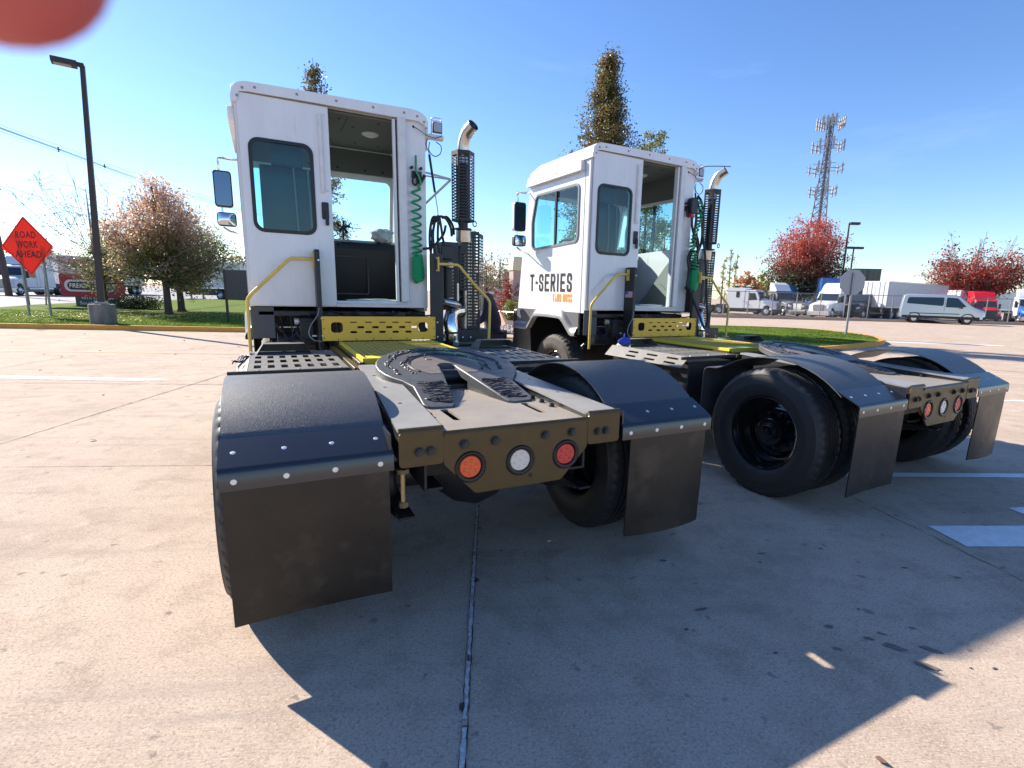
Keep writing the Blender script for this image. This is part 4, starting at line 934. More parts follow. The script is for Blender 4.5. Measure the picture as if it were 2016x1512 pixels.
hoses(root, 1, [
    [(.40, 2.62, 1.925), (.50, 2.64, 1.95), (.58, 2.66, 2.03), (.64, 2.70, 2.10), (.66, 2.70, 2.18)],
    [(.57, 2.68, 2.25), (.52, 2.68, 2.24), (.49, 2.68, 2.12), (.485, 2.68, 1.98), (.50, 2.68, 1.86)],
    [(.50, 2.67, 2.22), (.57, 2.66, 2.23), (.60, 2.67, 2.26), (.66, 2.68, 2.24), (.71, 2.69, 2.16), (.73, 2.72, 2.08)],
    [(.55, 2.68, 2.24), (.53, 2.70, 2.12), (.53, 2.70, 2.0), (.55, 2.70, 1.88)],
    [(.58, 2.68, 2.24), (.575, 2.69, 2.14), (.575, 2.70, 2.02), (.585, 2.70, 1.9)],
    [(.59, 2.68, 2.25), (.61, 2.69, 2.15), (.63, 2.70, 2.04), (.66, 2.72, 1.96)],
    [(.56, 2.68, 2.23), (.50, 2.69, 2.16), (.515, 2.69, 2.04), (.50, 2.7, 1.9)],
    [(.62, 2.69, 2.25), (.68, 2.70, 2.26), (.74, 2.71, 2.18), (.76, 2.74, 2.10)]])
q = MB(); q.box(.55, 2.67, 2.20, .60, 2.70, 2.245); q.tube([(.576, 2.68, 2.27), (.576, 2.68, 2.21)], .016, 8); q.build('hose_clip', 'darksteel', root)
# B: hoses tangled on the clip, green coil bunched low
hoses(TB, 2, [
    [(.50, 2.66, 2.80), (.58, 2.66, 2.72), (.66, 2.68, 2.5), (.66, 2.68, 2.25), (.56, 2.66, 2.12), (.44, 2.64, 2.12), (.37, 2.62, 2.02), (.40, 2.62, 1.88), (.48, 2.64, 1.80)],
    [(.48, 2.66, 2.74), (.56, 2.65, 2.60), (.63, 2.66, 2.38), (.62, 2.66, 2.2), (.52, 2.64, 2.03), (.45, 2.63, 1.90)],
    [(.385, 2.63, 2.62), (.385, 2.62, 2.50), (.41, 2.62, 2.38), (.50, 2.63, 2.24), (.58, 2.66, 2.12), (.60, 2.68, 2.0)],
    [(.44, 2.64, 2.13), (.40, 2.62, 1.95), (.385, 2.60, 1.80), (.37, 2.60, 1.68), (.42, 2.58, 1.60), (.46, 2.56, 1.50), (.50, 2.50, 1.35), (.53, 2.44, 1.20), (.60, 2.44, 1.13), (.70, 2.50, 1.25), (.72, 2.56, 1.45), (.70, 2.58, 1.75), (.66, 2.60, 2.05), (.63, 2.64, 2.3)],
    [(.52, 2.64, 2.18), (.46, 2.62, 2.20), (.43, 2.62, 2.26), (.47, 2.62, 2.31), (.53, 2.63, 2.26), (.56, 2.64, 2.15), (.52, 2.64, 2.02)],
    [(.40, 2.61, 1.88), (.48, 2.61, 1.88)], [(.50, 2.66, 2.78), (.47, 2.64, 2.7), (.48, 2.64, 2.5), (.46, 2.64, 2.3)]], .0155)
q = MB(); q.prism(rr(.345, 2.56, .455, 2.76, .03), 2.60, 2.68, 'y'); q.build('valve_body', 'hose', TB, bevel=.01); MB().tube([(.37, 2.62, 1.66), (.42, 2.60, 1.62)], .03, 10).build('gladhand', 'hose', TB)
MB().box(.34, 2.59, 2.52, .39, 2.64, 2.565).build('red_gladhand_seal', 'text_red', TB, bevel=.008)
pts = []; ph = 0; i = 0
P_ = smooth_path([(.50, 2.62, 2.74), (.52, 2.62, 2.56), (.50, 2.62, 2.44), (.45, 2.62, 2.30), (.43, 2.62, 2.18), (.47, 2.62, 2.07), (.48, 2.62, 1.98)], 14)
for k, c in enumerate(P_):
    for j in range(3): pts.append(c+Vector((.030*math.cos(ph), .028*math.sin(ph), -.004*j))) ; ph += .42
z = 1.97
while z > 1.58:
    f = (1.97-z)/.39; rad = .062*math.sin(min(1, .35+f*.9)*math.pi*.6)*(1 if f < .8 else 1-(f-.8)*3); rad = max(rad, .012)
    pts.append(Vector((.485+rad*math.cos(ph), 2.60+rad*.8*math.sin(ph), z))); ph += .4; z -= (.045 if f < .25 else .0145)*.4/(2*math.pi)
MB().tube(pts, .0098, 8).build('coiled_air_hose', 'green_hose', TB, smooth=60)
q = MB().tube(smooth_path([(.47, 2.70, 3.10), (.52, 2.62, 3.14), (.60, 2.58, 3.155), (.82, 2.45, 3.16)], 6), .005, 6); q.build('whip_antenna', 'hose', TB)
# lettering on the door side of the second tractor, flag sticker on its upright
GL = {'T': [[(0, 1), (1, 1)], [(.5, 1), (.5, 0)]], '-': [[(0, .5), (1, .5)]], 'I': [[(.5, 0), (.5, 1)]], 'E': [[(1, 1), (0, 1), (0, 0), (1, 0)], [(0, .5), (.8, .5)]],
      'S': [[(1, .72), (1, .9), (.82, 1), (.18, 1), (0, .88), (0, .66), (.15, .55), (.85, .45), (1, .33), (1, .12), (.82, 0), (.18, 0), (0, .1), (0, .27)]],
      'R': [[(0, 0), (0, 1), (.8, 1), (1, .88), (1, .62), (.8, .5), (0, .5)], [(.55, .5), (1, 0)]], 'Y': [[(0, 1), (.5, .5), (1, 1)], [(.5, .5), (.5, 0)]], 'A': [[(0, 0), (.5, 1), (1, 0)], [(.2, .33), (.8, .33)]],
      'D': [[(0, 0), (0, 1), (.7, 1), (1, .82), (1, .18), (.7, 0), (0, 0)]], 'B': [[(0, 0), (0, 1), (.8, 1), (1, .88), (1, .62), (.8, .52), (0, .52)], [(.8, .52), (1, .4), (1, .12), (.8, 0), (0, 0)]],
      'O': [[(.2, 0), (0, .12), (0, .88), (.2, 1), (.8, 1), (1, .88), (1, .12), (.8, 0), (.2, 0)]]}
def strokes(word, org, U, V, w_, h_, sw, m_, par, widths):
    """condensed block lettering drawn with strokes of width sw"""
    tot = sum(widths.get(c, 1) for c in word)+.55*(len(word)-1)*.62; u = w_/tot; x = 0; N_ = U.cross(V).normalized(); org = Vector(org); q = MB()
    def P3(a, b, d): return org+U*a+V*b+N_*d
    for c in word:
        cw = widths.get(c, 1)*u
        if c != ' ':
            for st in GL[c]:
                pts = [Vector((x+sw/2+a*(cw-sw), sw/2+b*(h_-sw))) for a, b in st]; n = len(pts); L0 = []; R0 = []; cl = (pts[0]-pts[-1]).length < 1e-6
                for i, p in enumerate(pts):
                    d0 = (p-pts[i-1]).normalized() if i else ((pts[0]-pts[-2]).normalized() if cl else None); d1 = (pts[i+1]-p).normalized() if i < n-1 else ((pts[1]-pts[0]).normalized() if cl else None)
                    d0 = d0 or d1; d1 = d1 or d0; n0 = Vector((-d0.y, d0.x)); n1 = Vector((-d1.y, d1.x)); nn = (n0+n1).normalized(); k = min(1.5, 1/max(.3, nn.dot(n0))); e_ = Vector((0, 0))
                    if not cl and i == 0: e_ = -d1*sw/2
                    if not cl and i == n-1: e_ = d0*sw/2
                    L0.append(p+nn*k*sw/2+e_); R0.append(p-nn*k*sw/2+e_)
                vs = [P3(p.x, p.y, .0015) for p in L0]+[P3(p.x, p.y, .0015) for p in R0]; q.add(vs, [(i, i+1, n+i+1, n+i) for i in range(n-1)])
        x += cw+.55*u*.62
    o = q.build('door_lettering', m_, par, smooth=0); return o
strokes('T-SERIES', (LX-.002, 4.035, 1.549), -Y, Z, 1.03, .225, .036, 'text_black', TB, {'-': .5, 'I': .42, 'T': 1.0})
strokes('YARD BOSS', (LX-.002, 3.44, 1.424), -Y, Z, .45, .100, .0125, 'text_orange', TB, {' ': .4})
q = MB(); q.plate([(-.608, 1.52), (-.518, 1.52), (-.518, 1.60), (-.608, 1.60)], [], (-.0, 2.60, 0), X, Z, .001)
fl0 = Vector((-.6135, 2.645, 1.50)); FU = -Y*.135; FVv = Z*.075
def fq(mb, u0, v0, u1, v1, d): mb.add([fl0+FU*u0+FVv*v0-X*d, fl0+FU*u1+FVv*v0-X*d, fl0+FU*u1+FVv*v1-X*d, fl0+FU*u0+FVv*v1-X*d], [(0, 1, 2, 3)])
q = MB(); fq(q, 0, 0, 1, 1, 0); fs = q.build('flag_sticker', 'text_white', TB)
q = MB()
for k in range(7): fq(q, 0, (2*k)/13, 1, (2*k+1)/13, .0008)
q.build('flag_stripes', 'text_red', fs)
q = MB(); fq(q, 0, 6/13, .4, 1, .0015); q.build('flag_canton', 'bluepaint', fs)
# things lying on the decks
random.seed(11)
def onB(p): return TB.matrix_basis @ Vector(p)
bpy.context.view_layer.update()
MBt = Matrix.Translation((3.5902, -.1036, 0)) @ Matrix.Rotation(.05503, 4, 'Z')
c = MBt @ Vector((-1.10, 2.02, 1.035))
q = crumple(tuple(c), .062, (1.1, 1, .75), amp=.3); q.tube([c+Vector((-.01, 0, .02)), c+Vector((.0, .01, .085))], .012, 8, True, .005)
tag(q.build('blue_bundle', 'blue_cloth', None, smooth=40), 'small blue tied bundle lying on the corner of the right tractor\'s slotted deck', 'bundle')
q = MB(); P = []
for i in range(9):
    for j in range(5): P.append((-1.285+i*.016+.006*math.sin(j*2), 1.80+j*.06, .995+.018*math.sin(i*1.3+j)-.012*(8-i)*.6))
q.add(P, [(i*5+j, i*5+j+1, (i+1)*5+j+1, (i+1)*5+j) for i in range(8) for j in range(4)])
o = q.build('dark_rag', 'dark_cloth', None); so_ = o.modifiers.new('s', 'SOLIDIFY'); so_.thickness = .006
tag(o, 'dark rag with white swirls over the outer end of the near tractor\'s deck', 'rag')

# ------------------------------------------------------------------ ground
def ground_mat():
    m = bpy.data.materials.new('broomed_concrete'); m.use_nodes = True; t = m.node_tree; b = t.nodes['Principled BSDF']; L_ = t.links.new
    tc = t.nodes.new('ShaderNodeTexCoord')
    rot = t.nodes.new('ShaderNodeMapping'); rot.inputs['Rotation'].default_value = (0, 0, R(22)); L_(tc.outputs['Object'], rot.inputs[0])
    def nz(scale, det=4, st=None, rg=.6):
        mp = rot
        if st:
            mp = t.nodes.new('ShaderNodeMapping'); mp.inputs['Scale'].default_value = st; L_(rot.outputs[0], mp.inputs[0])
        n = t.nodes.new('ShaderNodeTexNoise'); n.inputs['Scale'].default_value = scale; n.inputs['Detail'].default_value = det; n.inputs['Roughness'].default_value = rg
        L_(mp.outputs[0], n.inputs['Vector']); return n.outputs['Fac']
    def mr(f, a, b_, c=0, d=1):
        n = t.nodes.new('ShaderNodeMapRange'); n.inputs[1].default_value = a; n.inputs[2].default_value = b_; n.inputs[3].default_value = c; n.inputs[4].default_value = d; L_(f, n.inputs[0]); return n.outputs[0]
    def mix(f, a, c):
        n = t.nodes.new('ShaderNodeMix'); n.data_type = 'RGBA'; L_(f, n.inputs[0])
        for i, v in ((6, a), (7, c)):
            if isinstance(v, tuple): n.inputs[i].default_value = (*v, 1)
            else: L_(v, n.inputs[i])
        return n.outputs[2]
    c1 = mix(mr(nz(.35, 4), .35, .65), (.53, .415, .325), (.475, .375, .295))
    c1 = mix(mr(nz(.9, 6, None, .72), .48, .66, 0, .7), c1, (.36, .275, .215))
    c2 = mix(mr(nz(3.4, 6, None, .78), .49, .66, 0, .65), c1, (.31, .235, .18))
    c2 = mix(mr(nz(5.5, 5, None, .7), .56, .72, 0, .45), c2, (.60, .50, .41))
    c3 = mix(mr(nz(78, 5, None, .8), .51, .63, 0, .75), c2, (.22, .16, .12))
    c4 = mix(mr(nz(105, 4, None, .8), .53, .65, 0, .7), c3, (.76, .60, .46))
    c5 = mix(mr(nz(1, 6, (.35, 5.5, 1), .65), .54, .70, 0, .38), c4, (.26, .215, .185))
    c6 = mix(mr(nz(10, 3, None, .5), .67, .72, 0, .6), c5, (.15, .125, .11))
    L_(c6, b.inputs['Base Color']); b.inputs['Roughness'].default_value = .92; b.inputs['Specular IOR Level'].default_value = .12
    bn = t.nodes.new('ShaderNodeBump'); bn.inputs['Strength'].default_value = .55; bn.inputs['Distance'].default_value = .0025
    ad = t.nodes.new('ShaderNodeMath'); ad.operation = 'ADD'; L_(nz(150, 4, None, .7), ad.inputs[0])
    L_(mr(nz(1, 3, (6, 220, 1)), .3, .7, 0, .6), ad.inputs[1]); L_(ad.outputs[0], bn.inputs['Height']); L_(bn.outputs[0], b.inputs['Normal'])
    return m
def flat(name, pts, z, m, kind='structure', parent=None):
    q = MB().add([(p[0], p[1], z) for p in pts], [tuple(range(len(pts)))]); o = q.build(name, m, parent, smooth=0, fix=False)
    if o.data.polygons[0].normal.z < 0: o.data.flip_normals()
    if kind: o['kind'] = kind
    return o
flat('ground', [(-2500, -2500), (2500, -2500), (2500, 2500), (-2500, 2500)], 0, ground_mat())
def strip(name, pts, w_, z, m, jit=0, kind='structure', seed=1, wj=0, step=.12):
    """flat painted or filled line along pts"""
    rnd = random.Random(seed); P = []
    for a, b in zip(pts[:-1], pts[1:]):
        a = Vector(a[:2]); b = Vector(b[:2]); n = max(1, int((b-a).length/step)) if jit or wj else 1
        for k in range(n): P.append(a.lerp(b, k/n))
    P.append(Vector(pts[-1][:2])); vs = []
    for i, p in enumerate(P):
        d = (P[min(i+1, len(P)-1)]-P[max(i-1, 0)]).normalized(); n = Vector((-d.y, d.x)); o_ = rnd.uniform(-jit, jit); ww = w_*(1+rnd.uniform(-wj, wj))
        vs += [(p.x+n.x*(o_+ww/2), p.y+n.y*(o_+ww/2), z), (p.x+n.x*(o_-ww/2), p.y+n.y*(o_-ww/2), z)]
    q = MB().add(vs, [(2*i, 2*i+1, 2*i+3, 2*i+2) for i in range(len(P)-1)]); o = q.build(name, m, None, smooth=0, fix=False)
    if o.data.polygons[0].normal.z < 0: o.data.flip_normals()
    if kind: o['kind'] = kind
    return o
JD = Vector((.373, .928)).normalized(); JN = Vector((JD.y, -JD.x))
a0 = Vector((-.568, -1.37))
for t0_, t1_, sd_ in ((-6, -.28, 2), (-.24, .17, 22), (.20, .95, 23), (.99, 1.4, 24), (1.45, 1.9, 25), (1.95, 14, 26)):
    strip('pavement_joint', [a0+JD*t0_, a0+JD*t1_], .015, .004, 'sealant', .0035, seed=sd_, wj=.75, step=.018)
strip('pavement_joint', [a0-JD*6+JN*.011, a0+JD*14+JN*.010], .0035, .006, 'tar', .0015, seed=3, wj=.7, step=.03)
strip('pavement_joint', [a0-JD*6-JN*.011, a0+JD*14-JN*.011], .002, .006, 'tar', .0015, seed=33, wj=.9, step=.03)
a1 = Vector((-3.321, 3.765)); strip('pavement_joint', [a1-JD*2.5, a1+JD*13], .014, .004, 'tar', .004, seed=4, wj=.5, step=.05)
a2 = Vector((-1.445, 2.311)); strip('pavement_joint', [a2-JN*9, a2+JN*2.2], .007, .004, 'tar', .004, seed=5, wj=.6, step=.04)
a3 = gp(150, 700); a3b = gp(0, 725); strip('pavement_joint', [a3b-(a3-a3b)*1, a3], .02, .004, 'tar', .004, seed=6, wj=.4)
b3 = gp(20, 755); b4 = gp(440, 757); strip('pavement_joint', [b3-(b4-b3), b4, b4+(b4-b3)*.3], .012, .004, 'tar', .003, seed=7, wj=.6)
for (p0, p1, s_) in (((1640, 960), (2016, 1145), 8), ((1700, 1000), (1870, 1110), 9)):
    strip('pavement_crack', [gp(*p0), gp(*p1)], .004, .003, 'tar', .008, seed=s_, wj=.8, step=.05) if s_ == 8 else None
# painted lines
def quad_px(name, px, m, z=.004):
    return flat(name, [gp(*p) for p in px], z, m)
wa, wb_ = gp(1758, 935), gp(2016, 937); d_ = (wb_-wa).normalized()
strip('painted_line', [wa-d_*.55, wb_+d_*5], .105, .004, 'white_line', seed=12, wj=.02, step=.3)
quad_px('painted_arrow', [(1826, 1036), (1904, 1077), (2260, 1077), (2260, 1036)], 'white_line')
quad_px('painted_arrow', [(1984, 1001), (2016, 1013), (2100, 1035), (2100, 999), (2016, 999)], 'white_line')
wl_a, wl_b = gp(0, 741), gp(330, 748)
for off, m_, ln in ((0, 'white_line', 1.0), (.16, 'faint_line', 1.0)):
    dd = (wl_b-wl_a).normalized(); nn = Vector((-dd.y, dd.x, 0))
    strip('painted_line', [wl_a-dd*8-nn*off, wl_b-nn*off], .09, .004, m_, seed=13, wj=.05, step=.2)
ya, yb = gp(0, 691), gp(470, 697); strip('painted_line', [ya-(yb-ya), yb], .12, .004, 'yellow_line', seed=14, wj=.1, step=.2)
ya, yb = gp(0, 657), gp(440, 660)
for k in range(6):
    p = ya.lerp(yb, k/5.2); q_ = p+Vector((.25, -.35, 0)); strip('painted_line', [p, q_], .16, .004, 'yellow_line', seed=15)
strip('painted_line', [gp(1740, 673), gp(1975, 681)], .30, .004, 'white_line', seed=16)
strip('painted_line', [gp(1755, 682), gp(1880, 690)], .10, .004, 'yellow_line', seed=17)
strip('painted_line', [gp(1950, 728), gp(2016, 733), gp(2200, 745)], .12, .004, 'yellow_line', seed=18)
strip('painted_line', [gp(1960, 789), gp(2300, 792)], .10, .004, 'white_line', seed=19)
# kerbed lawn on the left
lawnA, lawnB = Vector((-8.42, 19.64)), Vector((-1.797, 17.206))
ld = (lawnB-lawnA).normalized(); ln_ = Vector((-ld.y, ld.x))
def kerb_poly(name, line, w_=.16, h=.15, closed=False):
    """raised kerb with rounded nose, centre line given, butted blocks"""
    P = [Vector(p[:2]) for p in line]; vs = []; prof = [(-w_/2, 0), (-w_/2+.012, h-.02), (-w_/2+.03, h), (w_/2, h), (w_/2, 0)]
    for i, p in enumerate(P):
        d = (P[min(i+1, len(P)-1)]-P[max(i-1, 0)]).normalized(); n = Vector((-d.y, d.x))
        for a, z in prof: vs.append((p.x+n.x*a, p.y+n.y*a, z))
    k = len(prof); fs = [(i*k+j, i*k+j+1, (i+1)*k+j+1, (i+1)*k+j) for i in range(len(P)-1) for j in range(k-1)]
    fs += [tuple(range(k)), tuple((len(P)-1)*k+j for j in range(k))]
    o = MB().add(vs, fs).build(name, 'curb', None, smooth=30); o['kind'] = 'structure'; return o
s0 = lawnA-ld*22; e0 = lawnB+ld*3.4
kerb_poly('kerb', [s0+(e0-s0)*i/8 for i in range(9)])
for t in (16.2, 19.1, 22.0, 25.1, 28.0, 13.2):
    p = s0+ld*t; strip('kerb_joint', [p-ln_*.095, p+ln_*.08], .012, .152, 'tar')
grass_m = mat('mown_grass', (0.11, 0.165, 0.012), 0.95, spec=.08, col2=(0.065, 0.11, 0.01), nscale=1.3, nstr=.4, bump=1.0, bscale=30, col3=(.19, .21, .03), n3=45, t3=(.5, .75))
b0 = s0+ln_*.085; b1 = e0+ln_*.085
ba = [Vector(gp(*p)[:2]) for p in ((0, 610), (70, 604), (150, 600))]
lawn = [b0, b1, b1+Vector((3.5, 12)), Vector((4, 52)), Vector((-3.5, 62)), Vector((-9.2, 48)), ba[2], ba[1], ba[0], Vector((-15, 29.0)), Vector((-24, 27.8)), Vector((-34, 28))]
lw = flat('lawn', lawn, .13, grass_m, 'stuff'); lw['kind'] = 'stuff'; tag(lw, 'mown green lawn strewn with leaves behind the yellow kerb', 'grass')
q = MB(); n = len(lawn); q.add([(p[0], p[1], .13) for p in lawn]+[(p[0], p[1], 0) for p in lawn], [(i, (i+1) % n, (i+1) % n+n, i+n) for i in range(1, n)]); o = q.build('lawn_edge', 'dirt', None, smooth=0); o['kind'] = 'structure'
def blades(name, region, n, seed, hmin, hmax, z, m, label, w_=.012):
    rnd = random.Random(seed); q = MB()
    for _ in range(n):
        p = region(rnd); a = rnd.uniform(0, 6.28); h = rnd.uniform(hmin, hmax); dx, dy = math.cos(a)*w_, math.sin(a)*w_
        lx, ly = rnd.uniform(-.02, .02), rnd.uniform(-.02, .02)
        q.add([(p[0]-dx, p[1]-dy, z), (p[0]+dx, p[1]+dy, z), (p[0]+lx, p[1]+ly, z+h)], [(0, 1, 2)])
    o = q.build(name, m, None, smooth=0, fix=False); return tag(o, label, 'grass', kind='stuff')
gm = leaf_mat('grass_blades', [(.05, .09, .008), (.11, .17, .012), (.19, .25, .03)], 6, .6, .45, 1.5)
def reg_l(rnd):
    t = rnd.uniform(-13, 11); d_ = .02+8.5*rnd.random()**1.6; p = lawnA+ld*t+ln_*(.10+d_); return p
blades('grass_blades', reg_l, 42000, 1, .02, .055, .13, gm, 'short green grass standing along the left lawn')
# fallen leaves
lf = leaf_mat('fallen_leaves', [(.30, .16, .03), (.62, .45, .08), (.72, .58, .22), (.45, .26, .08)], 14, .6, .2, 3)
def leaves(name, region, n, seed, z, m, label, s0_=.02, s1_=.045, cat='leaves'):
    rnd = random.Random(seed); q = MB()
    for _ in range(n):
        p = region(rnd); s_ = rnd.uniform(s0_, s1_); a = rnd.uniform(0, 6.28); c_, sn = math.cos(a), math.sin(a)
        V_ = [(-1, 0), (-.3, .55), (.5, .45), (1, 0), (.5, -.45), (-.3, -.55)]; hz = [rnd.uniform(0, .5)*s_ for _ in V_]
        q.add([(p[0]+(x*c_-y*sn)*s_, p[1]+(x*sn+y*c_)*s_, z+h) for (x, y), h in zip(V_, hz)], [(0, 1, 2, 3), (0, 3, 4, 5)])
    o = q.build(name, m, None, smooth=0, fix=False); return tag(o, label, cat, kind='stuff')
tp_ = gp(333, 620, .13)
def reg_f(rnd):
    while True:
        p = Vector((rnd.gauss(-5.8, 2.3), rnd.gauss(25.2, 1.9)))
        if (p-lawnA).dot(ln_) > .15: return p
leaves('fallen_leaves', reg_f, 1300, 3, .15, lf, 'yellow and tan leaves scattered on the lawn under the trees', .025, .055)
# small debris on the concrete, where the photograph shows it
db = mat('dead_leaf', (.10, .06, .045), .8, col2=(.2, .12, .08), nscale=30)
spots = [(183, 868, .030, 'curled brown leaf nearest the camera left of the near mud flap'), (203, 778, .028, 'ring-shaped curled leaf on the sunlit concrete above the diagonal joint'), (122, 703, .03, 'dark leaf lying right on the far diagonal joint'), (87, 698, .035, 'dark flat leaf just above the far diagonal joint'),
         (80, 730, .03, 'dark leaf alone just above the white line at left'), (197, 691, .04, 'brown leaf touching the worn yellow line at left'), (165, 658, .05, 'brown leaf close to the kerb below the light pole'), (24, 674, .04, 'brown leaf at the far left below the kerb'), (362, 671, .06, 'brown leaf beside the thin pole shadow'),
         (378, 687, .05, 'pale leaf between the pole shadow and the yellow line'), (399, 710, .03, 'dark leaf closest to the near deck below the yellow line'), (345, 698, .05, 'tan leaf on the worn yellow line right of the others'), (470, 684, .05, 'tan leaf beside the near tractor front'), (1735, 1500, .02, 'long red-brown leaf at the very bottom edge on the sunlit patch')]
random.seed(21)
for px, py, s_, lab in spots:
    p = gp(px, py); q = MB(); a = random.uniform(0, 3); V_ = [(-1, 0), (-.4, .5), (.4, .6), (1, .1), (.5, -.4), (-.3, -.5)]
    q.add([(p.x+(x*math.cos(a)-y*math.sin(a))*s_, p.y+(x*math.sin(a)+y*math.cos(a))*s_, .004+random.uniform(0, .5)*s_) for x, y in V_], [(0, 1, 2, 3), (0, 3, 4, 5)])
    tag(q.build('dead_leaf', db, None, smooth=0), lab, 'leaf', 'dead leaves on the concrete')
def ob(name, px, py, a_, b_, ang, m, seed=0, z=.0035):
    rnd = random.Random(seed+int(px)); p = gp(px, py); pts = []
    for k in range(16):
        t = 2*math.pi*k/16; r_ = 1+rnd.uniform(-.22, .22); x, y = a_*r_*math.cos(t), b_*r_*math.sin(t); pts.append((p.x+x*math.cos(ang)-y*math.sin(ang), p.y+x*math.sin(ang)+y*math.cos(ang)))
    o = flat(name, pts, z, m); return o
for px, py, a_, b_ in ((1527, 1286, .010, .006), (1615, 1080, .012, .007), (1351, 1240, .012, .006), (1497, 1107, .009, .006), (1974, 1118, .018, .009), (938, 1143, .014, .018), (910, 1393, .013, .024), (945, 1040, .006, .02), (1897, 1010, .014, .008), (1815, 985, .02, .006), (1958, 1317, .012, .005), (1911, 1316, .008, .004), (1630, 1100, .006, .004), (1290, 1020, .008, .004)):
    ob('oil_spot', px, py, a_, b_, -.3, 'oil')
for px, py, a_, b_, ang in ((1762, 1275, .05, .018, -1.0), (1834, 1280, .045, .016, -1.0), (1710, 1258, .022, .010, -.9), (1735, 1248, .02, .007, -.9), (1796, 1237, .018, .006, -.9), (1632, 1234, .022, .012, -.6), (1648, 1278, .022, .011, -.9), (1780, 1118, .022, .009, -.5),
                            (1885, 1138, .020, .010, -.5), (1305, 1104, .022, .011, -.4), (1380, 1200, .035, .010, -.2), (1690, 1200, .012, .007, .2), (1500, 1090, .03, .006, -.3), (1960, 970, .03, .007, -.3), (1420, 1080, .018, .004, .2), (1825, 1312, .045, .02, -1.0)):
    ob('damp_stain', px, py, a_, b_, ang, 'stain')

# road beyond the lawn, left
flat('road', [(-60, 29.5), (-34, 28.2), (-24, 28.0), (-15, 29.2), (ba[0].x, ba[0].y+.1), (ba[2].x-.0, ba[2].y+.3), (-9.2, 48.5), (-3.5, 62.5), (4, 80), (4, 200), (-200, 200), (-200, 40)], .004, 'asphalt')
for k, (dx, m_) in enumerate(((2.5, 'faint_line'), (6.2, 'faint_line'))):
    strip('painted_line', [(ba[0].x-14-dx, ba[0].y-4), (ba[0].x-dx-.5, ba[0].y+6), (ba[0].x-dx*1.4+1, 75)], .15, .008, m_)
